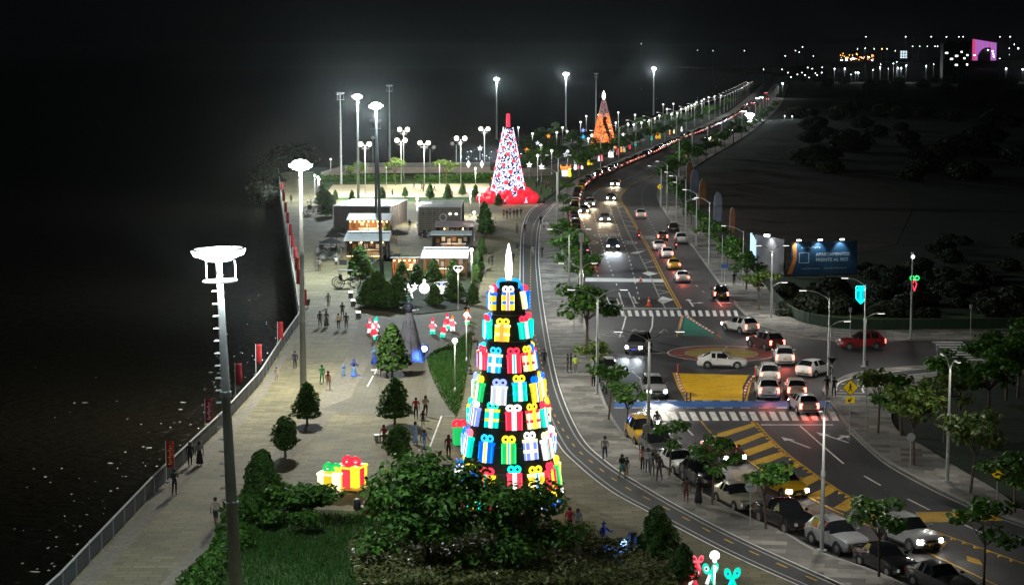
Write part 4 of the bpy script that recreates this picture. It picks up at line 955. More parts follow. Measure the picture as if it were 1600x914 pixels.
cone_tree(613, 588, 506, 'tall clipped tree in front of the blue lit giant figure', stem=.14, wide=1.1)
cone_tree(1028, 880, 790, 'big dense clipped cone beside the blue statue near the bottom', me=cone_big, stem=.14, wide=1.22)
cone_tree(1066, 912, 848, 'small clipped tree next to the red bow lights', me=cone_big, stem=.1, wide=1.2)
cone_tree(411, 802, 702, 'clipped tree at the left corner of the dark lawn', me=cone_big, stem=.12, wide=1.15)
for i, (x, b_, tp) in enumerate([(759, 368, 323), (753, 398, 371), (748, 424, 390), (744, 444, 412), (739, 477, 441), (757, 352, 315)]):
    cone_tree(x, b_, tp, ['tallest clipped cone nearest the red ball pile in the row left of the cycle path', 'second clipped cone from the far end in the row left of the cycle path', 'middle clipped cone in the row left of the cycle path', 'clipped cone next to the right corner of the striped roof', 'nearest clipped cone of the row left of the cycle path', 'farthest clipped cone half hidden at the end of the row left of the cycle path'][i], 'cones in the row left of the cycle path', stem=.06, wide=.95)
for i, (x, b_, tp, lb) in enumerate([(709, 438, 404, 'clipped cone hiding the right end of the striped roof kiosk'), (709, 470, 430, 'clipped cone beside the heart lamp in the garden bed'), (677, 441, 404, 'clipped cone in front of the middle of the striped roof kiosk'), (651, 448, 412, 'clipped cone at the left end of the striped roof kiosk'), (628, 440, 408, 'clipped cone in front of the orange lit bar'),
        (679, 478, 443, 'clipped cone beside the white glowing ball'), (563, 436, 384, 'tall pale topped clipped cone in front of the dark kiosk'), (590, 480, 424, 'dark clipped cone at the foot of the dark mast'), (621, 480, 430, 'dark clipped cone behind the glowing star'), (606, 366, 346, 'small clipped cone beside the white awning kiosk'),
        (576, 480, 436, 'dark clipped tree at the left of the garden bed'), (604, 484, 440, 'dark clipped tree at the front of the garden bed')]):
    cone_tree(x, b_, tp, lb, 'cones of the kiosk garden', stem=.08, wide=1.3)
for i, (x, b_, tp) in enumerate([(633, 309, 292), (672, 311, 287), (700, 313, 288), (723, 306, 286), (597, 313, 292), (524, 314, 297), (550, 314, 297), (743, 311, 289)]):
    cone_tree(x, b_, tp, 'clipped cone number %s from the left in front of the sand court' % ['five', 'six', 'seven', 'eight', 'four', 'one', 'two', 'nine'][i] if False else ['clipped cone by the middle of the sand court with players behind', 'big clipped cone right of the players at the sand court', 'clipped cone left of the bright lamp at the sand court', 'clipped cone at the right end of the sand court', 'clipped cone right of the dark mast at the sand court', 'first clipped cone at the left end of the sand court', 'second clipped cone from the left at the sand court', 'clipped cone beside the diamond lamp at the sand court'][i], 'cones in front of the sand court', stem=.1)
for x, b_, tp, lb in [(513, 338, 300, 'bushy dark tree left of the larger slatted pavilion'), (505, 322, 288, 'bushy dark tree on the promenade edge behind the pavilion'), (779, 322, 303, 'small dark cone standing in front of the red balls'), (868, 236, 210, 'tall pointed tree right of the red light tree')]:
    cone_tree(x, b_, tp, lb, None, stem=.06, wide=1.3)
# ---- open leafy trees: a forked trunk and leaf clumps
def leafy_mesh(seed, n, size, R_=1.5, flat=.55, clumps=9, spread=1.0):
    rnd = random.Random(seed); cl = []
    for i in range(clumps):
        a = i * 2.4 + rnd.uniform(-.4, .4); r = R_ * spread * math.sqrt((i + .3) / clumps) * rnd.uniform(.75, 1.05); cl.append(Vector((r * math.cos(a), r * math.sin(a), flat * R_ * (rnd.uniform(-.5, .9) - .45 * (r / R_) ** 2))))
    pts = []
    for i in range(n):
        c = cl[rnd.randrange(clumps)]; d = Vector((rnd.gauss(0, 1), rnd.gauss(0, 1), rnd.gauss(0, 1))).normalized(); q = R_ * .48 * rnd.random() ** .45
        pts.append((c + Vector((d.x * q, d.y * q, d.z * q * .5)), (d + Vector((0, 0, .9))).normalized()))
    mb = MB(); leaves(mb, pts, size, rnd); return mb, cl
def leafy_tree_meshes(seed, n, size, H, R_, leaf, flat=.55, clumps=9, tr=.09, spread=1.0):
    mb, cl = leafy_mesh(seed, n, size, R_, flat, clumps, spread); cm = mb.mesh('crown', leaf); rnd = random.Random(seed)
    tb = MB(); k = Vector((rnd.uniform(-.15, .15), rnd.uniform(-.15, .15), H * .62)); tb.cyl((0, 0, -.05), k * .5, tr, tr * .85, 7).cyl(k * .5, k, tr * .85, tr * .7, 7)
    for c in cl:
        e = Vector((c.x * .85, c.y * .85, H + c.z * .8)); m_ = k.lerp(e, .5) + Vector((0, 0, .1)); tb.cyl(k, m_, tr * .5, tr * .32, 5).cyl(m_, e, tr * .32, tr * .12, 5)
    return cm, tb.mesh('trunk', M['bark']), H
small = [leafy_tree_meshes(40 + i, 520, .2, 2.9, 1.5, M['leaf_dark'], .6, 7, .07) for i in range(4)]
smallb = [leafy_tree_meshes(50 + i, 620, .22, 3.0, 1.7, M['leaf_lit'], .6, 8, .08) for i in range(3)]
mid = [leafy_tree_meshes(60 + i, 900, .26, 3.3, 2.1, M['leaf_dark'], .6, 10, .12) for i in range(3)]
def leafy_tree(ms, px, py, label, group=None, s=1.0, z=PZ, name='leafy_tree'):
    cm, tm, H = ms; t = thing(name, label, 'tree', G(px, py, z), rt.uniform(0, 6), group); t.scale = (s, s, s * rt.uniform(.92, 1.08))
    inst('trunk', tm, t); inst('crown', cm, t, (0, 0, H)); return t
FT = [(883, 392, 'dark footway tree beside the far end of the cycle path', mid, 1.1), (893, 425, 'dark footway tree left of the red lit car', mid, 1.15), (888, 358, 'dark footway tree by the tail of the parked row', small, 1.1), (905, 462, 'dark footway tree at the foot of the lamp with half height arms', mid, 1.3), (917, 545, 'wide dark footway tree behind the thick pole', mid, 1.35), (931, 596, 'bright green footway tree beside the white parked compact', smallb, .95),
      (951, 655, 'low dark footway tree at the end of the blue crossing', small, 1.0), (978, 682, 'dark footway tree behind the yellow taxi van', small, .95), (1046, 742, 'footway tree leaning over the white hatchback', small, .85), (1113, 788, 'footway tree in front of the black SUV', small, 1.0), (1197, 826, 'footway tree in front of the black pickup', small, .95), (1373, 900, 'footway tree in front of the black sedan', small, 1.0), (1537, 914, 'footway tree by the bottom right corner', small, 1.05), (880, 336, 'dark footway tree below the forked lamps', small, 1.1), (886, 312, 'footway tree where the parked row begins to bend', small, 1.0)]
for i, (x, y, lb, ms, s) in enumerate(FT): leafy_tree(ms[i % len(ms)], x, y, lb, 'trees along the left footway', s * (1.18 if y > 650 else 1))
RT = [(1186, 484, 'bright green footway tree left of the lamp post before the billboard', smallb, 1.15), (1166, 452, 'dark footway tree under the long armed lamp', mid, 1.0), (1150, 432, 'dark footway tree beside the small blue sign', mid, 1.0), (1136, 415, 'dark footway tree right of the yellow taxi', small, 1.15), (1122, 398, 'dark footway tree below the brown feather flag', small, 1.1), (1107, 384, 'dark footway tree right of the silver parked SUV', mid, .85), (1094, 368, 'dark footway tree below the white feather flag', small, 1.1), (1080, 352, 'dark footway tree by the black parked car', mid, .8), (1068, 338, 'dark footway tree below the orange feather flag', small, 1.15), (1056, 322, 'dark footway tree right of the bend sign', small, 1.2), (1048, 306, 'dark footway tree at the inside of the bend, topmost', mid, .8)]
for i, (x, y, lb, ms, s) in enumerate(RT): leafy_tree(ms[i % len(ms)], x, y, lb, 'trees along the right footway', s)
for i, (x, y, lb, ms, s) in enumerate([(1372, 676, 'bright green tree right of the yellow pedestrian sign', smallb, 1.25), (1428, 726, 'bright green tree beside the round sign on the right footway', smallb, 1.35), (1516, 770, 'slender tree in front of the right hand lamp post', smallb, 1.25), (1475, 690, 'bright green tree directly behind the right hand lamp post', smallb, 1.3), (1585, 800, 'dark tree at the right edge beside the hump sign', mid, .9), (1408, 680, 'dense tree between the two bright trees', mid, 1.0),
        (1500, 640, 'dark tree behind the bright trees at right, lowest of the dark clump', mid, .95), (1545, 650, 'dark tree at right edge in front of the dark clump', mid, 1.0), (1590, 620, 'dark tree against the right edge above the lamp lit trees', mid, 1.0), (1470, 610, 'dark tree at the corner of the curving side path', mid, .8), (1540, 600, 'dark tree below the side street zebra', mid, .9), (1600, 585, 'dark tree right of the side street zebra', mid, 1.0), (1560, 578, 'low dark tree half hiding the side street zebra', mid, .85), (1572, 625, 'dark tree in the middle of the clump at the right edge', mid, 1.0)]):
    leafy_tree(ms[i % len(ms)], x, y, lb, 'trees on the right hand corner', s)
# trees of the far park and distant road, seen as small dark crowns
rg_ = random.Random(9)
for i, (x, y) in enumerate([(838, 262), (852, 252), (828, 272), (905, 276), (915, 268), (925, 262), (938, 256), (950, 253), (965, 246), (975, 240), (990, 234), (905, 250), (1000, 230), (1015, 226), (1030, 222), (1045, 214), (1060, 207), (1075, 201), (1090, 196), (1105, 188), (1120, 182), (1135, 173), (1150, 163), (1000, 212), (1020, 207), (1040, 200), (870, 222), (850, 228), (835, 236), (826, 246), (950, 226), (970, 222), (1160, 155), (1172, 143), (1060, 194), (1085, 184), (895, 236), (880, 252), (862, 268)]):
    leafy_tree(mid[i % 3], x, y, 'dark round tree among the glowing lamps of the far park', 'trees of the far park', rg_.uniform(1.0, 1.5))
for i, (x, y) in enumerate([(1040, 292), (1052, 281), (1062, 274), (1075, 266), (1090, 257), (1103, 250), (1118, 241), (1132, 232), (1146, 224), (1158, 217), (1170, 210), (1182, 201), (1193, 193), (1203, 182), (1211, 172), (1218, 160), (1223, 150), (1228, 140), (1230, 130), (1070, 255), (1120, 228), (1160, 206), (1190, 185)]):
    leafy_tree(mid[i % 3], x, y, 'dark tree along the right kerb of the distant road', 'trees right of the distant road', rg_.uniform(1.0, 1.5))
# scrub and bank plants
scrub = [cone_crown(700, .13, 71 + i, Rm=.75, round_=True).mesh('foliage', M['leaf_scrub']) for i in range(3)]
def bush(px, py, label, group, s, z=0, me=None, flat=.7):
    t = inst('bush', me or scrub[rg_.randrange(3)], None, G(px, py, z), (0, 0, rg_.uniform(0, 6)), (s, s, s * flat)); return tag(t, label, 'bush', group)
for i in range(70):
    x = rg_.uniform(1225, 1600); y = rg_.uniform(452 if i % 2 else 440, 500) if i < 52 else rg_.uniform(380, 440)
    if y < 450 and x < 1350: x += 140
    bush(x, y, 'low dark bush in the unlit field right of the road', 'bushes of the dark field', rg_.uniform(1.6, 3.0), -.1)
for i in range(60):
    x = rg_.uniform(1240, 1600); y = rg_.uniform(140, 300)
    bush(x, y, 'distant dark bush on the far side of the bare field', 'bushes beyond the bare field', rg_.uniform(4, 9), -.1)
for i, (x, y, s) in enumerate([(430, 285, 5), (424, 300, 5), (418, 320, 4.5), (428, 270, 5.5), (415, 290, 5), (405, 310, 4), (436, 262, 5), (446, 256, 6), (462, 258, 5), (478, 256, 6)]):
    t = inst('bank_bush', scrub[i % 3], None, G(x, y, -2.2), (0, 0, i), (s, s, s * .9)); tag(t, 'green lit waterside bush left of the promenade flags', 'bush', 'bushes on the river bank')
hedge_me = MB()
rh = random.Random(4); pts = [(Vector((rh.uniform(-6, 6), rh.uniform(-1, 1), rh.uniform(.1, 1.5))), Vector((0, -.3, 1)).normalized()) for _ in range(900)]
leaves(hedge_me, pts, .4, rh); hm_ = hedge_me.mesh('foliage', M['leaf_dark'])
for x, y, lb in ((530, 284, 'clipped hedge at the left end of the courts'), (590, 284, 'clipped hedge behind the court lamps, left of centre'), (690, 284, 'long clipped hedge behind the middle of the courts'), (730, 283, 'clipped hedge behind the right end of the courts'), (764, 281, 'clipped hedge close to the red light tree')):
    tag(inst('hedge', hm_, None, G(x, y)), lb, 'hedge', 'hedges of the courts')
# slim young trees by the courts
for x, y, lb in ((697, 290, 'young pale green tree behind the sand court'), (618, 290, 'young spreading tree left of the close court lamps'), (560, 296, 'young tree at the left lit mast')): leafy_tree(smallb[0], x, y, lb, None, 1.5)
# ---- foreground: broad dark trees, shrubs, low hedge, grass
big = [leafy_tree_meshes(80 + i, 5600, .26, 4.0, 3.4, M['leaf_dark'], .8, 24, .2, 1.12) for i in range(2)]
def fore(ms, px, py, s, label, sc_=None):
    t = leafy_tree(ms, px, py, label, 'broad leafy trees on the near lawn', s, PZ, 'broad_tree'); t.rotation_euler.z = sc_ or 0; return t
fore(big[0], 668, 890, .93, 'broad dark tree on the near lawn, left of the pair below the gift tree', .4)
fore(big[1], 806, 890, .82, 'broad dark tree right in front of the gift tree', 2.1)
leftt = leafy_tree_meshes(90, 3200, .22, 2.2, 2.3, M['leaf_dark'], .5, 12, .14)
fore(leftt, 470, 830, .95, 'low spreading dark tree in front of the lit yellow gift box', 1.0)
fore(leafy_tree_meshes(92, 1700, .2, 1.9, 1.3, M['leaf_dark'], .6, 8, .09), 598, 815, .75, 'small leafy tree between the gift box and the broad trees', .2)
shr = [cone_crown(1500, .075, 95 + i, Rm=.62, round_=True).mesh('foliage', M['leaf_dark']) for i in range(2)]
for i, (x, y, s) in enumerate([(372, 822, 1.9), (362, 850, 1.7), (352, 868, 1.5), (345, 888, 1.6), (330, 902, 1.5), (320, 918, 1.6), (306, 930, 1.6), (392, 812, 1.8), (296, 945, 1.5), (375, 860, 1.3)]):
    t = inst('shrub', shr[i % 2], None, G(x, y, PZ), (0, 0, i * 1.3), (s, s, s * .95)); tag(t, ['round dark shrub at the lawn corner behind the nearest mast', 'round dark shrub by the walking man in shorts', 'small dark shrub along the lawn edge above the middle', 'dark shrub halfway down the left edge of the lawn', 'dark shrub on the lawn edge below the middle', 'dark shrub low on the left edge of the lawn', 'dark shrub cut by the bottom edge, second from left', 'dark shrub beneath the corner cone tree', 'leftmost dark shrub cut by the bottom edge', 'small dark shrub just inside the lawn beside the mast'][i], 'bush', 'shrubs along the left edge of the lawn')
rh = random.Random(6); hp = [G(x, y, PZ).to_2d() for x, y in ((545, 868), (600, 850), (700, 855), (790, 850), (860, 838), (900, 832), (960, 858), (1000, 880), (1050, 905), (1060, 935), (560, 935))]
def inside(p, poly):
    c = False; j = len(poly) - 1
    for i in range(len(poly)):
        a, b_ = poly[i], poly[j]
        if (a.y > p.y) != (b_.y > p.y) and p.x < (b_.x - a.x) * (p.y - a.y) / (b_.y - a.y) + a.x: c = not c
        j = i
    return c
def scatter(poly, n, rnd):
    x0, x1 = min(p.x for p in poly), max(p.x for p in poly); y0, y1 = min(p.y for p in poly), max(p.y for p in poly); out = []
    while len(out) < n:
        p = Vector((rnd.uniform(x0, x1), rnd.uniform(y0, y1)))
        if inside(p, poly): out.append(p)
    return out
mb = MB(); pts = []
for p in scatter(hp, 17000, rh):
    t_ = .75 + .5 * noise.noise((p.x * .5, p.y * .5, 0)); pts.append((Vector((p.x, p.y, PZ + .15 + t_ * rh.uniform(.45, 1.0))), Vector((rh.gauss(0, .3), rh.gauss(0, .3) - .2, 1)).normalized()))
leaves(mb, pts, .16, rh); tag(mb.build('low_hedge_leaves', M['leaf_hedge']), 'low brownish hedge leaves covering the bed at the bottom centre', kind='stuff')
def grass(px, n, hgt, mname, nm, seed, z):
    rnd = random.Random(seed); poly_ = [p.to_2d() for p in gl(px, z)]; mb = MB()
    for p in scatter(poly_, n, rnd):
        a = rnd.uniform(0, 6.28); h = hgt * rnd.uniform(.5, 1.3); w_ = .035; dx, dy = math.cos(a) * w_, math.sin(a) * w_; lx, ly = rnd.gauss(0, .3) * h, rnd.gauss(0, .3) * h
        mb.add([(p.x - dx, p.y - dy, z), (p.x + dx, p.y + dy, z), (p.x + lx, p.y + ly, z + h)], [(0, 1, 2)])
    return tag(mb.build(nm, M[mname]), None, None, None, 'stuff')
M['grass_blade'] = leafmat('grass blades', (.016, .07, .006), (.06, .18, .018), .7)
grass([(285, 930), (335, 850), (376, 815), (440, 803), (520, 803), (610, 809), (720, 820), (800, 845), (760, 900), (640, 935)], 16000, .2, 'grass_blade', 'grass', 1, PZ + .18)
grass([(738, 518), (733, 560), (712, 648), (667, 562), (702, 540)], 9000, .16, 'grass_blade', 'grass', 2, PZ + .1)
# ---------------------------------------------------------------- festive light sculptures
GC = {'blue': (.0, .16, 1), 'sky': (.02, .5, 1), 'teal': (0, .78, .56), 'red': (1, .035, .08), 'white': (1, .99, .95), 'yellow': (1, .72, .03), 'peri': (.28, .36, 1), 'green': (.01, .62, .14), 'silver': (.62, .66, .78), 'orange': (1, .3, .03), 'pink': (1, .18, .24), 'cream': (1, .9, .5), 'cyan': (0, .85, .95)}
GM = {}
def gm(c, s=1.0):
    k = (c, s)
    if k not in GM: GM[k] = glow('light panel %s' % c, GC[c], s, True)
    return GM[k]
g_cache = {}
def gmesh(key, fn, m):
    k = (key, m.name)
    if k not in g_cache:
        mb = fn(); g_cache[k] = mb.mesh(key[0], m, sharp=40)
    return g_cache[k]
def gift(parent, loc, yaw, w_, h, box, ribbon, bow, band=None, stripe2=None, tilt=0, label=None, d=.3):
    """a lit present: local -Y is its face"""
    hb = h * .72
    o = inst('gift_box', gmesh(('gift_box', 0), lambda: MB().box((0, 0, .5), (1, 1, 1)), gm(box, .95)), parent, loc, (tilt, 0, yaw), (w_, d, hb))
    if label: o['label'] = label
    def sub(nm, fn, c, l, s_, rot=(0, 0, 0), st=1.5): return inst(nm, gmesh((nm, 0), fn, gm(c, st)), o, (l[0] / w_, l[1] / d, l[2] / hb), rot, (s_[0] / w_, s_[1] / d, s_[2] / hb))
    cube = lambda: MB().box((0, 0, 0), (1, 1, 1))
    sub('lid', cube, band or box, (0, -.015, hb - h * .05), (w_ * 1.1, d * 1.12, h * .11), st=1.25)
    sub('ribbon', cube, ribbon, (0, -.012, hb * .5), (w_ * .3, d * 1.16, hb * 1.012), st=1.7)
    if stripe2: sub('ribbon', cube, stripe2, (0, -.02, hb * .5), (w_ * .14, d * 1.2, hb * 1.016), st=1.5)
    if band: sub('ribbon_band', cube, band, (0, -.016, hb * .42), (w_ * 1.03, d * 1.13, h * .11), st=1.5)
    for sx in (-1, 1):
        sub('edge_tube', lambda: MB().cyl((0, 0, -.5), (0, 0, .5), .5, None, 6), box, (sx * w_ * .5, -d * .5, hb * .5), (.07, .07, hb * .98), st=3.2)
        sub('bow_loop', lambda: MB().torus((0, 0, 0), .5, .24, Matrix.Rotation(R(90), 4, 'X'), 12, 6), bow, (sx * w_ * .23, -.03, hb + h * .13), (w_ * .4, d * .9, h * .2), (0, 0, 0), st=1.7)
    return o
gt_base = G(795, 780, PZ)
gt = thing('gift_tree', 'tall cone of glowing gift boxes with a white spike on top', 'Christmas tree', gt_base)
HTOP = HT(795, 780, 440, PZ); RB, RTp = 3.4, .7
def gr(z): return RB + (RTp - RB) * (z / HTOP) ** .92
MB().lathe([(gr(HTOP * i / 10), HTOP * i / 10) for i in range(11)] + [(.2, HTOP + .1)], n=28).build('tree_cone', mat('dark green netting', (.008, .014, .009), .9, 0, .5, 8, bump=.6), gt, smooth=True)
for i in range(9):
    z = .6 + i * (HTOP - 1) / 8; MB().torus((0, 0, z), gr(z) + .02, .035, n=28, m=5).build('ring_pipe', M['dark_metal'], gt)
MB().lathe([(.05, 0), (.17, .5), (.24, 1.1), (.17, 2.1), (.03, 2.75)], (0, 0, HTOP - .35), 8).build('spike', gm('white', 4), gt, smooth=True)
for sx in (-1, 1): MB().torus((sx * .4, -.3, HTOP - .12), .26, .13, Matrix.Rotation(R(75), 4, 'X'), 14, 7).build('crown_bow', gm('sky', 1.1), gt)
PP = 690 / 28 * .985
GROWS = [  # row y, [(px, w, h, box, ribbon, bow, band, stripe)]
    (464, 40, [(794, 24, 'yellow', 'white', 'white', 'blue', 'red'), (819, 5, 'cream', 'blue', 'blue', None, None), (771, 5, 'blue', 'white', 'red', None, None)]),
    (508, 38, [(785, 27, 'yellow', 'orange', 'yellow', 'cream', None), (760, 17, 'blue', 'white', 'sky', None, 'white'), (821, 20, 'teal', 'white', 'red', None, None), (752, 14, 'teal', 'cream', 'blue', None, None)]),
    (555, 42, [(773, 23, 'sky', 'white', 'sky', 'cream', None), (803, 26, 'red', 'white', 'red', None, 'teal'), (826, 17, 'cream', 'yellow', 'yellow', 'red', None), (752, 16, 'teal', 'red', 'teal', 'white', None), (834, 10, 'blue', 'white', 'blue', None, None)]),
    (601, 43, [(780, 29, 'silver', 'cream', 'peri', None, None), (812, 25, 'teal', 'white', 'yellow', 'sky', None), (838, 18, 'yellow', 'cream', 'blue', None, 'blue'), (748, 22, 'green', 'white', 'yellow', None, None), (738, 12, 'red', 'white', 'teal', None, None), (847, 10, 'cream', 'red', 'yellow', None, None)]),
    (640, 42, [(769, 24, 'teal', 'white', 'teal', 'yellow', None), (803, 32, 'red', 'white', 'white', None, None), (833, 21, 'cream', 'yellow', 'yellow', 'red', None), (741, 24, 'peri', 'white', 'white', None, 'red'), (850, 14, 'teal', 'white', 'red', None, None), (727, 12, 'green', 'white', 'teal', None, None)]),
    (686, 46, [(760, 26, 'blue', 'white', 'sky', None, 'yellow'), (795, 28, 'green', 'yellow', 'yellow', None, 'sky'), (829, 24, 'peri', 'silver', 'white', 'cream', None), (855, 22, 'white', 'teal', 'cream', None, 'red'), (731, 24, 'teal', 'white', 'pink', None, 'red'), (867, 10, 'blue', 'white', 'white', 'red', None), (717, 12, 'peri', 'white', 'blue', None, None)]),
    (734, 46, [(760, 30, 'yellow', 'red', 'red', None, 'teal'), (804, 28, 'red', 'white', 'teal', None, None), (838, 27, 'yellow', 'white', 'yellow', 'cream', 'sky'), (861, 18, 'red', 'yellow', 'red', None, None), (733, 24, 'blue', 'white', 'yellow', None, 'red'), (874, 12, 'green', 'yellow', 'yellow', None, None), (716, 12, 'white', 'sky', 'blue', None, None)]),
    (776, 44, [(775, 26, 'red', 'white', 'white', None, None), (815, 26, 'peri', 'white', 'blue', None, None), (848, 24, 'white', 'blue', 'yellow', None, None), (742, 24, 'teal', 'yellow', 'cream', None, None), (868, 18, 'blue', 'cream', 'yellow', None, None), (722, 16, 'red', 'white', 'teal', None, None)]),
]
for y, hp_, items in GROWS:
    zc0 = HT(795, 780, y, PZ); rad = gr(max(0, zc0 - hp_ / PP * .5)) + .06
    for px, wp, box, rib, bow, band, st in items:
        zc = zc0 + ((px * 7) % 5 - 2) * .06
        q = max(-.985, min(.985, (px - 795) / PP / rad)); a = math.asin(q)
        gh = hp_ / PP * .93; gw = wp / PP / max(.7, math.cos(a)) * .73
        gift(gt, (math.sin(a) * rad, -math.cos(a) * rad, zc - gh * .5), a, min(gw, 1.3 if y > 480 else 1.0), gh, box, rib, bow, band, st, R(-9), label='glowing %s gift with a %s bow' % ({'peri': 'violet blue', 'sky': 'sky blue'}.get(box, box), {'peri': 'violet blue', 'sky': 'sky blue'}.get(bow, bow)))
    for a in (100, 140, 180, 220, 260):     # the far side, out of sight from here
        b_ = items[int(a / 40) % len(items)]; ar = R(a + y % 40); gift(gt, (math.sin(ar) * rad, -math.cos(ar) * rad, zc0 - .75), ar, 1.0, 1.5, b_[2], b_[3], b_[4], b_[5])
lamp('POINT', gt, (0, -4.6, 1.6), 120, (1, .75, .6), .8)
# ---- red and white light tree
def randglow(name, c1, c2, st):
    m = bpy.data.materials.new(name); m.use_nodes = True; nt = m.node_tree; b = nt.nodes['Principled BSDF']; b.inputs['Base Color'].default_value = (.05, .05, .05, 1)
    g = nt.nodes.new('ShaderNodeNewGeometry'); rp = nt.nodes.new('ShaderNodeValToRGB'); rp.color_ramp.elements[0].color = (*c1, 1); rp.color_ramp.elements[1].color = (*c2, 1)
    nt.links.new(g.outputs['Random Per Island'], rp.inputs[0]); nt.links.new(rp.outputs[0], b.inputs['Emission Color']); b.inputs['Emission Strength'].default_value = st
    m.cycles.emission_sampling = 'NONE'; return m
def cone_points(mb, H, r0, r1, n, size, rnd, z0=0, z1=1, keep=None):
    for _ in range(n):
        while True:
            t = z0 + (z1 - z0) * rnd.random(); r = r0 + (r1 - r0) * t
            if rnd.random() < r / r0: break
        a = rnd.uniform(0, 6.283)
        if keep and not keep(a, t): continue
        c = Vector((r * math.cos(a), r * math.sin(a), t * H)); u = Vector((-math.sin(a), math.cos(a), 0)); v = Vector((0, 0, 1)); s = size * rnd.uniform(.6, 1.3); th = rnd.uniform(0, 3.14)
        q = (u * math.cos(th) + v * math.sin(th)) * s; w_ = (v * math.cos(th) - u * math.sin(th)) * s * .45; nrm = Vector((math.cos(a), math.sin(a), .2)) * .05
        mb.add([c + q + nrm, c + w_ + nrm * 2, c - q + nrm, c - w_ + nrm * 2], [(0, 1, 2, 3)])
    return mb
rr = random.Random(12)
rb = G(794, 316, PZ)
rtree = thing('red_white_light_tree', 'light tree of white sparkles and red balls on a pile of big red balls', 'Christmas tree', rb)
RH = HT(794, 316, 200, PZ); r0, r1 = 3.7, .85
MB().lathe([(r0, 0), (r1, RH), (.3, RH + .2)], n=24).build('tree_cone', mat('dark blue netting', (.01, .012, .04), .9, 0, .4, 4), rtree, smooth=True)
tag(cone_points(MB(), RH, r0 + .06, r1 + .06, 3600, .2, rr).build('light_points', randglow('white tree lights', (.35, .4, .9), (1, .97, 1), 2.6), rtree), None, None, None, 'stuff')
MB().cyl((0, 0, RH), (0, 0, RH + 2.4), .42, .36, 12).ball((0, 0, RH + 2.4), .36, 10, 6).build('red_spike', gm('red', 1.3), rtree, smooth=True)
redball = glow('red light ball', (1, .02, .05), .62, True); pinkball = glow('red lit ball in the lights', (1, .07, .1), .75, True)
bl = MB().ball((0, 0, 0), 1, 14, 8).mesh('red_ball', pinkball, smooth=True); bb = MB().ball((0, 0, 0), 1, 16, 10).mesh('base_ball', redball, smooth=True)
for i in range(54):
    t = (i + .5) / 54 * .96; a = i * 2.399; r = r0 + (r1 - r0) * t
    s = .52 - .2 * t; inst('red_ball', bl, rtree, (r * math.cos(a), r * math.sin(a), t * RH), (0, 0, 0), (s, s, s))
for i in range(46):
    a = i * 2.399; rad = 3.6 + 1.7 * (i % 3) / 2; s = rr.uniform(.75, 1.15); inst('base_ball', bb, rtree, (rad * math.cos(a), rad * math.sin(a), s * .8 + (.9 if i % 3 == 0 else 0)), (0, 0, 0), (s, s, s))
lamp('POINT', rtree, (0, -7.2, 1.6), 420, (1, .1, .12), 1.0); lamp('POINT', rtree, (5.5, -5, 2.2), 200, (1, .1, .12), 1.0)
# ---- orange light tree
ob = G(943, 232, PZ); otree = thing('orange_light_tree', 'orange light tree with a white tip, farthest of three light trees', 'Christmas tree', ob)
OH = HT(943, 232, 157, PZ)
MB().lathe([(4.0, 0), (.45, OH), (.1, OH + .1)], n=24).build('tree_cone', mat('grey tree netting', (.06, .06, .065), .9, 0, .4, 3), otree, smooth=True)
tag(cone_points(MB(), OH, 4.06, .5, 3000, .3, rr, 0, .72, lambda a, t: math.sin(a * 3 + t * 5) > -.75 or t < .2).build('light_points', randglow('orange tree lights', (1, .08, .02), (1, .42, .1), 1.5), otree), None, None, None, 'stuff')
tag(cone_points(MB(), OH, 4.06, .5, 500, .26, rr, .66, 1).build('upper_light_points', randglow('dim tree lights', (.25, .1, .1), (.5, .5, .52), .7), otree), None, None, None, 'stuff')
MB().lathe([(.1, 0), (.55, .9), (.5, 1.7), (.05, 2.9)], (0, 0, OH), 8).build('white_tip', gm('white', 3.5), otree, smooth=True)
for i in range(7): MB().cyl((4.1 * math.cos(i * .9), 4.1 * math.sin(i * .9), 0), (.5 * math.cos(i * .9), .5 * math.sin(i * .9), OH), .05, None, 5).build('guy_light', gm('pink', .8), otree)
lamp('POINT', otree, (0, -5.5, 2), 300, (1, .35, .1), 1)
# ---- lit elves and other figures
def elf(px, py, ytop, label, suit='red', leg='teal', hat='red', face='white', z=PZ, lean=0, st=1.0, group='lit elf figures'):
    h = HT(px, py, ytop, z); t = thing('elf_figure', label, 'light figure', G(px, py, z), rr.uniform(-.4, .4), group); t.rotation_euler.y = lean
    for sx in (-1, 1):
        MB().cyl((sx * .1 * h, 0, .02 * h), (sx * .07 * h, 0, .36 * h), .075 * h, .085 * h, 8).ball((sx * .11 * h, -.04 * h, .03 * h), .07 * h, 8, 5).build('leg', gm(leg, st), t, smooth=True)
        MB().cyl((sx * .12 * h, 0, .6 * h), (sx * .24 * h, -.06 * h, .46 * h), .05 * h, .045 * h, 7).build('arm', gm(face if sx > 0 else suit, st), t, smooth=True)
        MB().cyl((sx * .075 * h, 0, .19 * h), (sx * .072 * h, 0, .25 * h), .092 * h, None, 8).build('stocking_stripe', gm('white', st), t)
    MB().lathe([(.17 * h, .32 * h), (.16 * h, .45 * h), (.11 * h, .62 * h), (.05 * h, .66 * h)], n=10).build('coat', gm(suit, st), t, smooth=True)
    MB().ball((0, 0, .73 * h), .1 * h, 10, 6).build('head', gm(face, st), t, smooth=True)
    MB().lathe([(.12 * h, .78 * h), (.09 * h, .86 * h), (.02 * h, .98 * h)], n=9).ball((.02 * h, 0, .985 * h), .035 * h, 7, 5).build('hat', gm(hat, st), t, smooth=True)
    return t
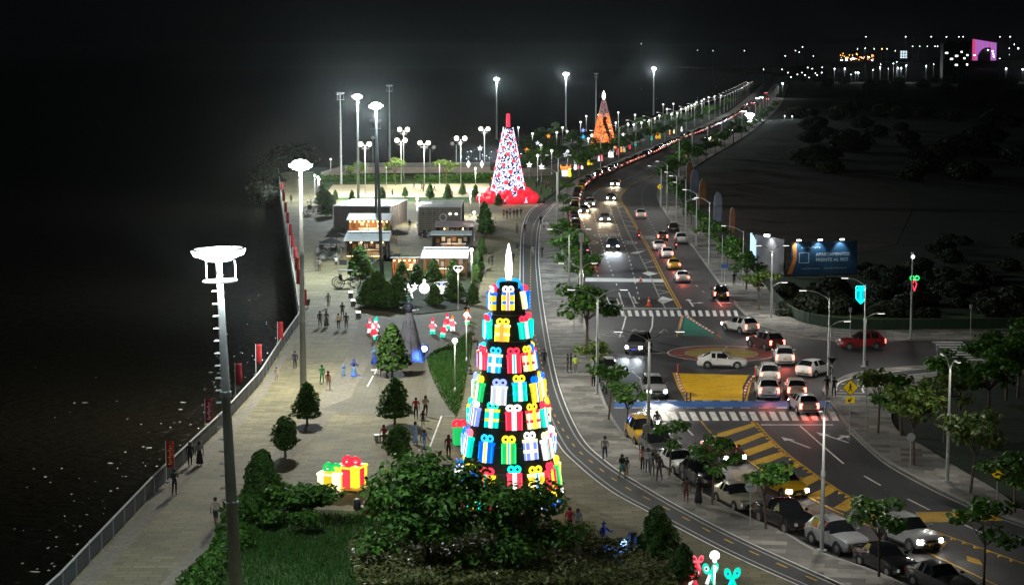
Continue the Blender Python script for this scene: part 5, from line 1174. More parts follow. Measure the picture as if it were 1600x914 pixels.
elf(578, 520, 497, 'lit elf with white raised arm, left of the crossed group', 'red', 'white', 'pink'); elf(584, 524, 494, 'lit elf with teal hat in the crossed group on the left', 'pink', 'red', 'teal', lean=.15); elf(588, 530, 504, 'lit elf leaning forward at the front of the crossed group', 'red', 'teal', 'white', lean=-.25)
elf(676, 522, 496, 'lit elf with teal striped legs, leftmost of the right hand group', 'pink', 'teal', 'red'); elf(691, 527, 502, 'lit elf nearest us in the right hand group', 'red', 'teal', 'pink', lean=.2); elf(699, 514, 489, 'lit elf with a big red back in the right hand group', 'red', 'teal', 'red'); elf(707, 517, 493, 'thin lit elf at the right of the right hand group', 'pink', 'white', 'orange'); elf(730, 507, 483, 'lit elf standing alone beside the slim lamp post', 'red', 'green', 'orange')
def giant(name, px, py, ytop, label, cat):
    h = HT(px, py, ytop, PZ); t = thing(name, label, cat, G(px, py, PZ), 0); dk = mat('dark satin', (.025, .03, .06), .6, 0, .3, 2)
    MB().lathe([(1.35, 0), (1.22, .5), (1.0, 1.5), (.78, 2.7), (.5, 3.7), (.3, h * .74)], n=22).build('skirt', mat('slate gown cloth', (.1, .1, .125), .85, 0, .35, 1.5, bump=.5), t, smooth=True)
    for i in range(9): a = i * .7; MB().tube([(1.36 * math.cos(a), 1.36 * math.sin(a), .02), (1.0 * math.cos(a), 1.0 * math.sin(a), 1.5), (.5 * math.cos(a), .5 * math.sin(a), 3.7)], .04, 5).build('skirt_fold', dk, t)
    MB().lathe([(.3, h * .74), (.34, h * .8), (.3, h * .86), (.12, h * .885)], n=12).build('torso', dk, t, smooth=True)
    for sx in (-1, 1): MB().cyl((sx * .28, 0, h * .855), (sx * .62, -.15, h * .8), .1, .08, 7).cyl((sx * .62, -.15, h * .8), (sx * .5, -.45, h * .84), .08, .06, 7).ball((sx * .5, -.45, h * .84), .08, 7, 5).build('arm', dk, t, smooth=True)
    MB().ball((0, 0, h * .925), .2, 10, 7, (1, 1, 1.2)).build('head', mat('painted face', (.16, .2, .2), .5), t, smooth=True)
    MB().lathe([(.34, h * .945), (.2, h * .965), (.05, h)], n=10).build('hat', mat('dark teal felt', (.03, .09, .09), .8), t, smooth=True)
    for sx, z in ((-1, .81), (1, .78), (-1, .9)): MB().prism([(0, 0), (.7, .12), (.75, .02), (.1, -.1)], -.03, .03, Matrix.Translation((sx * .15, -.12, h * z)) @ Matrix.Rotation(0 if sx > 0 else math.pi, 4, 'Z') @ Matrix.Rotation(R(75), 4, 'X')).build('collar_leaf', M['grey_metal'] if z < .85 else dk, t)
    lamp('SPOT', t, (1.5, -1.6, .5), 700, (.08, .25, 1), .12, rot=(R(80), 0, R(44)), spot=95, blend=.8)
    return t
def gown(name, px, py, ytop, label, m_skirt, m_top, wide=.24, blue=60, hat='cone', cat='statue', rz=0):
    if hat == 'wings': return giant(name, px, py, ytop, label, cat)
    h = HT(px, py, ytop, PZ); t = thing(name, label, cat, G(px, py, PZ), rz)
    MB().lathe([(wide * h, 0), (wide * .86 * h, .12 * h), (wide * .55 * h, .38 * h), (.075 * h, .56 * h)], n=18).build('skirt', m_skirt, t, smooth=True)
    MB().lathe([(.075 * h, .56 * h), (.1 * h, .68 * h), (.11 * h, .77 * h), (.04 * h, .82 * h)], n=12).build('torso', m_top, t, smooth=True)
    for sx in (-1, 1):
        e = Vector((sx * .2 * h, -.08 * h, .62 * h)); hnd = Vector((sx * .2 * h + .08 * h * (sx if hat == 'wings' else 1), -.16 * h, .66 * h))
        MB().cyl((sx * .1 * h, 0, .76 * h), e, .035 * h, .03 * h, 7).cyl(e, hnd, .03 * h, .022 * h, 7).ball(hnd, .026 * h, 7, 5).build('arm', m_top, t, smooth=True)
    hd = MB().ball((0, 0, .88 * h), .058 * h, 10, 7, (1, 1, 1.2)).build('head', mat('painted face', (.35, .4, .5), .5), t, smooth=True)
    if hat == 'cone': MB().lathe([(.12 * h, .915 * h), (.06 * h, .935 * h), (.01 * h, 1.0 * h)], n=12).build('hat', m_top, t, smooth=True)
    elif hat == 'wings':
        for sx in (-1, 1): MB().prism([(0, 0), (.16 * h, .05 * h), (.2 * h, .0), (.05 * h, -.03 * h)], -.008 * h, .008 * h, Matrix.Translation((0, 0, .8 * h)) @ Matrix.Rotation(0 if sx > 0 else math.pi, 4, 'Z') @ Matrix.Rotation(R(70), 4, 'X')).build('collar_wing', M['white_metal'], t)
        MB().lathe([(.07 * h, .91 * h), (.08 * h, .95 * h), (.03 * h, 1.0 * h)], n=10).build('headdress', m_top, t, smooth=True)
    if blue: lamp('SPOT', t, (.12 * h + .6, -.32 * h - .5, .25), blue, (.08, .25, 1), .12, rot=(R(65), 0, R(25)), spot=100, blend=.6)
    return t
mb1 = mat('grey blue gown cloth', (.17, .17, .22), .8, 0, .2, 2, bump=.3); mb2 = mat('deep blue satin', (.03, .06, .3), .45, 0, .15, 3); mb3 = mat('pale blue satin', (.12, .24, .42), .5, 0, .15, 3)
gf = gown('giant_figure', 640, 563, 462, 'giant figure in a wide grey skirt lit blue at the hem, behind the clipped tree', mb1, mb2, .215, 900, 'wings')
fl_ = thing('blue_floodlight', 'round blue floodlight on the ground at the hem of the giant figure', 'floodlight', G(663, 556, PZ)); MB().cyl((0, 0, 0), (0, 0, .5), .1, .08, 8).build('stand', M['dark_metal'], fl_)
MB().cyl((0, .15, .75), (0, -.1, .7), .4, .45, 14).build('housing', mat('blue housing', (.03, .08, .4), .5), fl_); MB().cyl((0, -.1, .7), (0, -.14, .69), .3, None, 14).build('lens', glow('blue white lens', (.6, .8, 1), 6), fl_)
lamp('POINT', fl_, (-.9, -.6, .9), 130, (.06, .2, 1), .2)
gown('blue_statue', 585, 568, 541, 'living statue in pale blue with dark skirt beside the clipped tree', mb2, mb3, .2, 60, 'cone'); gown('blue_statue', 553, 588, 560, 'living statue in blue glowing at the waist, left of the white line', mb3, mb2, .19, 50, 'cone'); gown('blue_statue', 537, 587, 567, 'small pale blue figure, leftmost of the blue group', mb3, mb3, .15, 20, 'none')
wz = gown('blue_statue', 943, 859, 813, 'blue lit statue in a long robe and brimmed hat beside the big dense cone', mb1, mb2, .17, 200, 'cone', rz=.6)
f2 = thing('blue_floodlight', 'small blue floodlight glowing in front of the robed statue near the bottom', 'floodlight', G(974, 857, PZ)); MB().cyl((0, 0, 0), (0, 0, .2), .06, None, 8).build('stand', M['dark_metal'], f2); MB().ball((0, 0, .36), .2, 10, 6).build('lens', glow('blue lens', (.35, .6, 1), 5), f2, smooth=True); lamp('POINT', f2, (-.4, -.25, .4), 40, (.08, .25, 1), .1)
for x, y, lb in ((988, 862, 'dark loudspeaker beside the blue floodlight'), (998, 868, 'dark loudspeaker leaning against the big cone tree')):
    t = thing('loudspeaker', lb, 'loudspeaker', G(x, y, PZ), .4); MB().box((0, 0, .6), (.45, .4, 1.1), taper=.85).build('cabinet', M['trim'], t); MB().cyl((0, -.2, .75), (0, -.23, .75), .15, None, 12).cyl((0, -.2, .4), (0, -.23, .4), .12, None, 12).build('cone_driver', M['dark_metal'], t)
# ---- walk-up gift boxes
def big_gift(name, px, py, w_, h, label, box, rib, bow, yaw, stand=True, s=1.0):
    t = thing(name, label, 'gift box', G(px, py, PZ), yaw); z0 = .28 if stand else .02
    if stand:
        st_ = MB().box((0, 0, .14), (w_ * 1.3, w_ * 1.3, .05)); st_.build('platform', mat('yellow lit platform', (.5, .36, .06), .6), t)
        for a, b_ in ((-1, -1), (1, -1), (1, 1), (-1, 1)): MB().box((a * w_ * .58, b_ * w_ * .58, .06), (.08, .08, .12)).build('foot', M['steel'], t)
    MB().box((0, 0, z0 + h / 2), (w_, w_, h)).build('box', gm(box, s), t)
    for a in (0, 1): MB().box((0, 0, z0 + h / 2 + .012), (w_ * .4, w_ * 1.03, h + .03) if a else (w_ * 1.02, w_ * .4, h + .02)).build('ribbon', gm(rib, .85), t)
    MB().box((0, 0, z0 + h * .93), (w_ * 1.06, w_ * 1.06, h * .1)).build('lid', gm(box, s * 1.1), t)
    for sx in (-1, 1): MB().torus((sx * w_ * .2, 0, z0 + h + .22), .26, .13, Matrix.Rotation(R(90 + 20 * sx), 4, 'X') @ Matrix.Rotation(.3 * sx, 4, 'Y'), 14, 7).build('bow_loop', gm(bow, 1.0), t)
    MB().ball((0, 0, z0 + h + .1), .16, 8, 5).build('knot', gm(bow, 1.0), t); return t
big_gift('gift_box', 549, 764, 1.55, 1.35, 'big glowing yellow gift box with red ribbons and red bow on a low platform', 'yellow', 'red', 'red', -.38, True, 1.35)
lamp('POINT', bpy.data.objects['gift_box.001'] if False else None, G(548, 776, 1.0), 25, (1, .8, .3), .5)
big_gift('gift_box', 519, 766, 1.45, 1.25, 'overexposed pale yellow gift box with a green bow half behind the low tree', 'cream', 'yellow', 'green', -.3, False, 1.7)
big_gift('gift_box', 718, 694, .85, 1.25, 'green gift box with red bow at the left foot of the gift tree', 'green', 'green', 'red', .2, False, .9)
lamp('POINT', None, G(704, 690, .9), 22, (1, .3, .08), .3)
t = thing('red_block', 'plain dark red stepped block at the edge of the near lawn', 'plinth', G(579, 806, PZ), .2); rd_ = mat('dull red panel', (.16, .012, .02), .6); MB().box((0, 0, .32), (1.15, .7, .64)).build('base', rd_, t); MB().box((-.12, 0, .77), (.6, .6, .26)).build('raised_top', rd_, t)
t = thing('litter_bin', 'dark litter bin on a post between the gift box and the near lawn', 'bin', G(558, 806, PZ)); MB().cyl((0, 0, 0), (0, 0, .4), .035, None, 8).build('post', M['steel'], t); MB().lathe([(.17, .38), (.22, .5), (.22, 1.0), (.19, 1.05)], n=12).build('barrel', M['dark_metal'], t, sharp=40); MB().lathe([(.2, 1.05), (.1, 1.1)], n=12).build('cap', M['steel'], t)
def bow_light(px, py, s, label, c, c2):
    t = thing('bow_light', label, 'light figure', G(px, py, PZ), rr.uniform(-.3, .3), 'glowing bows at the bottom edge')
    for sx in (-1, 1):
        MB().torus((0, 0, 0), .26 * s, .1 * s, Matrix.Diagonal((.62, 1, 1, 1)) @ Matrix.Rotation(0, 4, 'X'), 16, 7).build('loop', gm(c, 1.05), t).matrix_local = Matrix.Translation((sx * .28 * s, 0, .95 * s)) @ Matrix.Rotation(sx * .35, 4, 'Y') @ Matrix.Rotation(R(90), 4, 'X')
        MB().torus((sx * .28 * s, -.03, .95 * s), .13 * s, .05 * s, Matrix.Rotation(R(90), 4, 'X'), 12, 6).build('loop_lining', gm(c2, 1.1), t)
        MB().cyl((0, 0, .68 * s), (sx * .24 * s, 0, .02), .09 * s, .12 * s, 8).build('tail', gm(c if sx > 0 else c2, 1.0), t)
    MB().ball((0, 0, .7 * s), .14 * s, 9, 6).build('knot', gm(c, 1.1), t, smooth=True)
    MB().cyl((0, .05, 0), (0, .05, .7 * s), .03, None, 6).build('stand', M['steel'], t); lamp('POINT', t, (0, -.5, .3), 5, GC[c], .2)
bow_light(1110, 912, .9, 'teal glowing bow with white linings under the heart shaped lamp', 'teal', 'white'); bow_light(1144, 920, .9, 'teal glowing bow with teal linings farthest right at the bottom edge', 'teal', 'cyan'); bow_light(1083, 914, .75, 'red glowing bow with white tail left of the teal bows', 'red', 'white'); bow_light(1090, 890, .65, 'pinkish red glowing bow half behind the small clipped tree', 'pink', 'red')
# white glowing shapes in the kiosk garden
def stake(t, h): MB().cyl((0, 0.06, 0), (0, .06, h), .03, None, 6).build('stake', M['steel'], t)
t = thing('star_light', 'white glowing jagged star on the garden bed', 'light figure', G(638, 476, PZ)); stake(t, 1.2)
pt = [((.95 if i % 2 == 0 else .42) * math.cos(R(90 + i * 36)), (.95 if i % 2 == 0 else .42) * math.sin(R(90 + i * 36))) for i in range(10)]
MB().prism(pt, -.12, .12, Matrix.Translation((0, 0, 1.5)) @ Matrix.Rotation(R(90), 4, 'X')).build('star', gm('white', 2.2), t); MB().prism([(p[0] * .45, p[1] * .45) for p in pt], -.1, .1, Matrix.Translation((.75, 0, 2.1)) @ Matrix.Rotation(R(90), 4, 'X')).build('small_star', gm('white', 2.2), t)
t = thing('bauble_light', 'white glowing round bauble on the garden bed', 'light figure', G(663, 468, PZ)); stake(t, .8); MB().ball((0, 0, 1.3), .62, 14, 8, (1, .6, 1)).build('bauble', gm('white', 2.2), t, smooth=True); MB().cyl((0, 0, 1.9), (0, 0, 2.1), .16, None, 8).torus((0, 0, 2.22), .13, .04, Matrix.Rotation(R(90), 4, 'X')).build('bauble_cap', gm('white', 2), t)
t = thing('angel_light', 'white glowing angel with raised arms on the garden bed', 'light figure', G(690, 468, PZ)); stake(t, .7); MB().lathe([(.4, .7), (.28, 1.2), (.16, 1.6), (.06, 1.7)], n=10).build('gown', gm('white', 1.8), t, smooth=True); MB().ball((0, 0, 1.85), .2, 9, 6).build('head', gm('peri', 1.6), t, smooth=True)
for sx in (-1, 1): MB().prism([(0, 0), (.75, .55), (.6, .1), (.3, -.1)], -.04, .04, Matrix.Translation((sx * .12, .05, 1.45)) @ Matrix.Rotation(0 if sx > 0 else math.pi, 4, 'Z') @ Matrix.Rotation(R(90), 4, 'X')).build('wing', gm('white', 2), t)
lamp('POINT', None, G(660, 472, 1.2), 40, (.9, 1, .95), .4)
t = thing('heart_light', 'white neon heart on the lamp post among the garden cones', 'light figure', AT(716, 420, G(716, 470).y - .3))
hp2 = [Vector((.3 * math.sin(a) ** 3 * 1.2, 0, .3 * (.81 * math.cos(a) - .31 * math.cos(2 * a) - .12 * math.cos(3 * a) - .06 * math.cos(4 * a)))) for a in [i * 2 * math.pi / 20 for i in range(21)]]
MB().tube([p * 1.5 for p in hp2], .06, 6).build('neon_heart', gm('white', 1.6), t); MB().cyl((0, 0, -.5), (0, .3, -.5), .03).build('bracket', M['steel'], t)
# diamonds on the bright lamp, decorations on the poles
for x, lb in ((732, 'left white diamond hanging beside the bright lamp post'), (753, 'right white diamond hanging beside the bright lamp post')):
    p = AT(x, 257, G(743, 312).y - .5); t = thing('diamond_light', lb, 'light figure', p, 0, 'diamonds on the bright lamp post'); MB().lathe([(.02, -.75), (.42, 0), (.02, .75)], n=4).build('diamond', gm('white', 1.3), t); MB().cyl((0, 0, .7), (0, .3, 1.0), .02, None, 4).build('hanger', M['steel'], t)
def pole_gift(px, py, Y, label):
    t = thing('pole_decoration', label, 'light figure', AT(px, py, Y)); mb = MB(); w_, h = .42, .95
    for a, b_ in (((-w_, 0, .2), (-w_, 0, h)), ((w_, 0, .2), (w_, 0, h)), ((-w_, 0, h), (w_, 0, h)), ((-w_, 0, .2), (0, 0, -.25)), ((w_, 0, .2), (0, 0, -.25)), ((0, 0, -.25), (0, 0, h))): mb.cyl(a, b_, .06, None, 6)
    mb.build('neon_box', gm('cyan', 2.2), t); MB().box((0, .03, .4), (.6, .03, .9)).build('panel', gm('cyan', .6), t)
    for sx in (-1, 0, 1): MB().torus((sx * .27, 0, h + .2), .17, .06, Matrix.Rotation(R(90), 4, 'X'), 12, 6).build('bow_loop', gm('cyan', 2.2), t)
    return t
pole_gift(1345, 470, G(1350, 573).y - .25, 'cyan neon gift shape fixed to the corner lamp post')
t = thing('pole_decoration', 'green bow over a red neon flame fixed to the lamp post on the dark verge', 'light figure', AT(1429, 440, G(1423, 529).y - .25))
for sx in (-1, 1): MB().torus((sx * .24, 0, .35), .2, .07, Matrix.Rotation(R(90), 4, 'X'), 12, 6).build('green_bow', gm('green', 2), t)
MB().tube([(0, 0, .2), (-.22, 0, -.25), (0, 0, -.95), (.22, 0, -.25), (0, 0, .2)], .05, 6).build('red_flame', gm('red', 2), t); MB().cyl((-.35, .2, 0), (0, .1, 0), .025).build('bracket', M['steel'], t)
# figures of the far park
def mini(px, py, ytop, label, cols, kind):
    h = HT(px, py, ytop, 0); t = thing('park_figure', label, 'light figure', G(px, py, 0), 0, 'lit figures of the far park')
    if kind == 'pair':
        for i, sx in enumerate((-1, 1)):
            MB().lathe([(.14 * h, 0), (.17 * h, .3 * h), (.1 * h, .7 * h)], (sx * .22 * h, 0, 0), 8).build('body', gm(cols[i], 1.3), t, smooth=True); MB().ball((sx * .22 * h, 0, .82 * h), .14 * h, 8, 5).build('head', gm(cols[-1], 1.3), t)
    elif kind == 'crown':
        MB().cyl((0, 0, 0), (0, 0, .5 * h), .26 * h, .3 * h, 10).build('drum', gm(cols[1], 1.3), t); MB().lathe([(.34 * h, .55 * h), (.42 * h, .8 * h), (.3 * h, .8 * h)], n=10).build('crown_ring', gm(cols[0], 1.3), t)
        for i in range(5): MB().cyl((.4 * h * math.cos(i * 1.256), .4 * h * math.sin(i * 1.256), .75 * h), (.46 * h * math.cos(i * 1.256), .46 * h * math.sin(i * 1.256), h), .08 * h, .02, 6).build('crown_point', gm(cols[0], 1.3), t)
    elif kind == 'angel':
        MB().lathe([(.2 * h, 0), (.17 * h, .3 * h), (.1 * h, .7 * h), (.05 * h, .8 * h)], n=10).build('gown', gm(cols[0], 1.6), t, smooth=True); MB().ball((0, 0, .88 * h), .07 * h, 8, 6).build('head', gm(cols[0], 1.6), t)
        for sx in (-1, 1): MB().prism([(0, 0), (.25 * h, .2 * h), (.22 * h, -.3 * h)], -.02 * h, .02 * h, Matrix.Translation((0, .05 * h, .6 * h)) @ Matrix.Rotation(0 if sx > 0 else math.pi, 4, 'Z') @ Matrix.Rotation(R(90), 4, 'X')).build('wing', gm(cols[0], 1.5), t)
    else:
        MB().lathe([(.1 * h, 0), (.2 * h, .2 * h), (.12 * h, .65 * h)], n=8).build('body', gm(cols[0], 1.3), t, smooth=True); MB().ball((0, 0, .8 * h), .15 * h, 8, 5).build('head', gm(cols[-1], 1.3), t)
for a in ((883, 276, 257, 'orange crown on a white and blue drum, nearest figure of the far park', ('orange', 'white'), 'crown'), (890, 277, 262, 'thin yellow lit figure right of the orange crown', ('yellow',), 'one'), (899, 266, 252, 'white lit figure in the far park by the path', ('white',), 'one'), (907, 265, 254, 'pair of pink lit figures in the far park', ('pink', 'white', 'pink'), 'pair'), (922, 258, 246, 'pair of yellow lit figures in the far park', ('yellow', 'yellow', 'cream'), 'pair'), (938, 252, 242, 'pair of lit figures in red and white with teal feet', ('white', 'pink', 'pink'), 'pair'),
          (954, 246, 222, 'tall white glowing angel below the orange tree', ('white',), 'angel'), (965, 243, 232, 'pink lit figure right of the tall white angel', ('pink',), 'one'), (973, 238, 228, 'pair of orange and white lit figures', ('orange', 'cream', 'white'), 'pair'), (984, 233, 225, 'red lit figure beyond the orange pair', ('red',), 'one'), (993, 229, 221, 'teal and white lit figure on the pale ledge', ('teal', 'white'), 'one'), (1018, 220, 212, 'teal lit figure among far trees', ('teal', 'cyan'), 'one'), (1028, 217, 207, 'large orange lit pair beyond the pale ledge', ('orange', 'yellow', 'orange'), 'pair'), (1046, 211, 203, 'orange lit figure beyond the large orange pair', ('orange', 'cream'), 'one'), (1053, 209, 202, 'cream lit figure close to the farthest orange one', ('cream',), 'one'), (1065, 206, 198, 'white lit figure farthest along the park', ('white',), 'one')): mini(*a)
for x, y, lb, c in ((911, 204, 'pale blue hanging star, upper of two left of the orange tree', 'peri'), (911, 214, 'pale blue hanging star, lower of two left of the orange tree', 'sky'), (925, 212, 'white hanging star touching the orange tree on the left', 'white'), (941, 213, 'white glowing bauble in front of the orange tree', 'white'), (974, 211, 'white hanging star right of the orange tree', 'white'), (1006, 209, 'blue hanging star far right of the orange tree', 'sky'), (840, 224, 'pale blue hanging star right of the red tree, top', 'silver'), (857, 213, 'orange diamond sign in the far park', 'orange'), (827, 258, 'white hanging bell right of the red tree', 'white'), (846, 261, 'white hanging snowman shape right of the red tree', 'white'), (884, 242, 'white hanging star above the orange crown', 'silver'), (823, 235, 'orange hanging star right of the red tree', 'orange'), (750, 232, 'white hanging star cluster left of the red tree', 'silver')):
    Y = G(x, 89 + (y - 89) / .88).y; p = AT(x, y, Y); t = thing('hanging_star', lb, 'light figure', p, 0, 'hanging lights of the far park')
    MB().prism([((.75 if i % 2 == 0 else .34) * math.cos(R(90 + i * 36)), (.75 if i % 2 == 0 else .34) * math.sin(R(90 + i * 36))) for i in range(10)], -.1, .1, Matrix.Rotation(R(90), 4, 'X')).build('star', gm(c, 1.6), t)
    MB().cyl((0, .12, -p.z), (0, .12, 1.0), .04, None, 5).build('pole', M['steel'], t)
# ---------------------------------------------------------------- pavilions and kiosks
M['slat'] = mat('weathered composite board', (.085, .072, .06), .75, 0, .3, .8); M['slat2'] = mat('ochre composite board', (.2, .175, .125), .75, 0, .3, .8)
M['roof_white'] = mat('white roof sheet', (.78, .8, .82), .5, .1, .1, .6); M['roof_grey'] = mat('grey roof sheet', (.45, .5, .51), .5, .1, .12, .6); M['roof_mauve'] = mat('faded mauve roof sheet', (.32, .24, .25), .6, .1, .12, .6)
M['black_wall'] = mat('black steel cladding', (.025, .027, .03), .6, .2, .2, 2); M['wood'] = mat('warm timber', (.26, .13, .055), .7, 0, .3, 3); M['bulb'] = glow('warm bulb', (1, .62, .22), 14); M['strip_warm'] = glow('warm light strip', (1, .55, .25), 5)
def frame(A, B, C):
    """local axes of a box seen by its front edge A-B and right flank B-C"""
    u = (B - A); L_ = u.length; u.normalize(); v = Vector((-u.y, u.x, 0)); D_ = abs((C - B).dot(v)); return math.atan2(u.y, u.x), L_, D_
def pavilion(label, a, b_, c, ytop, m, holes=False):
    A, B, C = G(*a, PZ), G(*b_, PZ), G(*c, PZ); rz, L_, D_ = frame(A, B, C); h = HT(*a, ytop, PZ)
    t = thing('slatted_pavilion', label, 'pavilion', A, rz)
    MB().box((L_ / 2, D_ / 2, h / 2 - .1), (L_ - .3, D_ - .3, h - .2)).build('core_wall', M['black_wall'], t)
    n = 11; me1 = MB().box((0, 0, 0), (1, .1, h / n * .62)).mesh('cladding_board', m)
    for i in range(n):
        z = h * (i + .5) / n - .05
        for yy in (.06, D_ - .06): inst('cladding_board', me1, t, (L_ / 2, yy, z), (0, 0, 0), (L_, 1, 1))
        for xx in (.06, L_ - .06): inst('cladding_board', me1, t, (xx, D_ / 2, z), (0, 0, R(90)), (D_ - .24, 1, 1))
    k = int(L_ / 1.1)
    for i in range(k + 1): MB().box((i * L_ / k, -.01, h / 2), (.09, .08, h)).build('batten', m, t)
    for i in range(int(D_ / 1.6) + 1): MB().box((L_ + .01, min(D_, i * 1.6), h / 2), (.08, .09, h)).build('batten', m, t)
    MB().box((L_ / 2, D_ / 2, h + .03), (L_ + .1, D_ + .1, .12)).build('roof', M['roof_white'] if not holes else M['roof_grey'], t)
    for i in range(1, int(L_ / 2)): MB().box((i * 2.0, D_ / 2, h + .105), (.06, D_ - .2, .04)).build('roof_seam', M['roof_grey'], t)
    for cx, cy in ((0, 0), (L_, 0), (L_, D_)): MB().box((cx, cy, h / 2), (.16, .16, h + .02)).build('corner_post', M['steel'], t)
    if holes:
        for fx in (.13, .28, .38): MB().cyl((L_ * fx, -.03, h * .72), (L_ * fx, .06, h * .72), .18, None, 10).build('porthole', M['black_wall'], t)
        for fx in (.74, .88): MB().cyl((L_ * fx, -.06, h * .7), (L_ * fx, .04, h * .7), .16, None, 10).build('wall_lamp', M['lens_white'], t)
        MB().torus((L_ * .58, -.08, h * .55), .55, .06, Matrix.Rotation(R(90), 4, 'X')).build('round_emblem', M['white_metal'], t)
    return t
pavilion('larger slatted pavilion with white roof left of the dark mast', (521, 356), (610, 357), (640, 345), 322, M['slat'])
pavilion('smaller ochre slatted pavilion with portholes right of the dark mast', (653, 359), (721, 359), (744, 347), 324, M['slat2'], True)
def kiosk(label, a, b_, depth, zf, zb, roof_m, ribs=True, wall='black_wall', over=.6, bulbs=0, strip=False, counter=None, back_top=0, light=0, warm=(1, .65, .35)):
    A, B = G(*a, PZ), G(*b_, PZ); u = B - A; L_ = u.length; rz = math.atan2(u.y, u.x); t = thing('kiosk', label, 'kiosk', A, rz)
    for x in (.08, L_ / 2, L_ - .08):
        MB().box((x, .08, zf / 2), (.1, .1, zf)).build('post', M['dark_metal'], t)
    MB().box((L_ / 2, depth - .06, zb / 2), (L_ - .02, .12, zb - .04)).build('back_wall', M[wall], t)
    for x in (.03, L_ - .03): MB().box((x, depth * .66, zb * .48), (.1, depth * .6, zb * .9)).build('side_wall', M[wall], t)
    rise = math.atan2(zb - zf, depth); Mx = Matrix.Translation((L_ / 2, depth / 2, (zf + zb) / 2 + .08)) @ Matrix.Rotation(rise, 4, 'X'); ln = math.hypot(depth, zb - zf) + over * 2
    rf = MB().box((0, 0, 0), (L_ + over, ln, .1), M=Mx).build('roof', roof_m, t)
    if ribs:
        rb_ = MB().box((0, 0, 0), (.09, ln, .05)).mesh('roof_rib', roof_m); k = int(L_ / .5)
        for i in range(k + 1):
            o = inst('roof_rib', rb_, rf); o.matrix_local = Mx @ Matrix.Translation((-L_ / 2 + i * L_ / k, 0, .07))
    if back_top: MB().box((L_ / 2, depth + .5, zb + .35), (L_ * 1.04, 1.1, .12)).build('upper_roof', roof_m, t); MB().box((L_ / 2, depth + .4, zb + .1), (L_ * .96, .2, .4)).build('clerestory', M['black_wall'], t)
    cm_ = M[counter] if counter else M['wood']
    MB().box((L_ * .55, depth * .4, .5), (L_ * .6, .5, 1.0)).build('counter', cm_, t); MB().box((L_ * .55, depth * .4, 1.03), (L_ * .64, .6, .06)).build('counter_top', M['white_metal'], t)
    for i in range(6): MB().box((L_ * (.15 + .14 * i), depth - .25, 1.3 + .3 * (i % 2)), (.5, .3, .6)).build('shelf_goods', [M['wood'], M['white_metal'], M['grey_metal']][i % 3], t)
    for i in range(bulbs): x = L_ * (i + .5) / bulbs; MB().ball((x, .05, zf - .25), .1, 8, 5).build('bulb', M['bulb'], t)
    if strip: MB().box((L_ * .12, -.1, .35), (L_ * .2, .06, .09)).build('light_strip', M['strip_warm'], t); MB().box((L_ * .68, -.1, .35), (L_ * .24, .06, .09)).build('light_strip', M['strip_warm'], t)
    if light: lamp('POINT', t, (L_ / 2, depth * .3, zf - .6), light, warm, .3)
    return t
kiosk('kiosk with a bright white awning and warm bulbs before the larger pavilion', (544, 369), (608, 369), 4.5, 2.5, 3.0, M['roof_white'], False, 'wood', .5, 9, counter='white_metal', light=900)
kiosk('dark walled kiosk with a pale sloping roof at the left of the kiosk yard', (540, 404), (606, 404), 4.6, 2.5, 2.95, M['roof_grey'], True, 'black_wall', .5, 4, True, back_top=1, light=220)
kiosk('kiosk with a faded mauve roof before the smaller pavilion', (680, 380), (738, 380), 6.0, 2.4, 2.7, M['roof_mauve'], True, 'black_wall', .3, 2, light=90)
kiosk('black kiosk with a pale flat roof and wooden chairs in front', (674, 393), (736, 393), 2.6, 2.35, 2.6, M['roof_grey'], True, 'black_wall', .25, 0, light=140)
kiosk('white ribbed roof kiosk nearest the garden cones', (660, 436), (729, 436), 6.2, 2.6, 2.95, M['roof_white'], True, 'wood', .4, 0, back_top=1, light=500, warm=(1, .85, .7))
kiosk('open bar with grey tilted roof and orange bulbs left of the white ribbed roof', (612, 436), (652, 436), 3.4, 2.6, 2.3, M['roof_grey'], False, 'wood', .4, 5, light=420)
def sml(name, label, cat, px, py, parts, group=None, rz=0, z=PZ):
    t = thing(name, label, cat, G(px, py, z), rz, group)
    for nm, mb, m in parts: mb.build(nm, m, t)
    return t
# wooden chairs and tables of the terrace
chair_m = (MB().box((0, 0, .45), (.42, .42, .05)).mesh('seat', M['wood']), MB().box((0, .2, .75), (.42, .04, .5)).mesh('backrest', M['wood']), MB().box((0, 0, .22), (.04, .04, .44)).mesh('leg', M['wood']))
for i in range(12):
    x = 677 + i * 5.0; t = thing('chair', 'small wooden chair on the terrace of the black kiosk', 'chair', G(x, 397 + (i % 3) * 3, PZ), i * 1.1, 'wooden chairs before the black kiosk')
    inst('seat', chair_m[0], t); inst('backrest', chair_m[1], t)
    for a in (-1, 1):
        for b_ in (-1, 1): inst('leg', chair_m[2], t, (a * .18, b_ * .18, 0))
def parasol(px, py, lb, closed=False):
    t = thing('parasol', lb, 'parasol', G(px, py, PZ), .3); MB().cyl((0, 0, 0), (0, 0, 2.6), .04, None, 6).build('pole', M['dark_metal'], t); MB().box((0, 0, .04), (.6, .6, .08)).build('base', M['dark_metal'], t)
    MB().lathe([(.3, 1.2), (.22, 2.0), (.04, 2.6)] if closed else [(1.8, 2.05), (1.75, 2.12), (.9, 2.45), (.05, 2.75)], n=8).build('canopy', M['trim'], t)
parasol(526, 392, 'open black parasol left of the dark walled kiosk'); parasol(620, 388, 'open black parasol right of the dark walled kiosk'); parasol(541, 380, 'folded dark parasol behind the dark walled kiosk', True); parasol(518, 402, 'open black parasol over the parked bicycles')
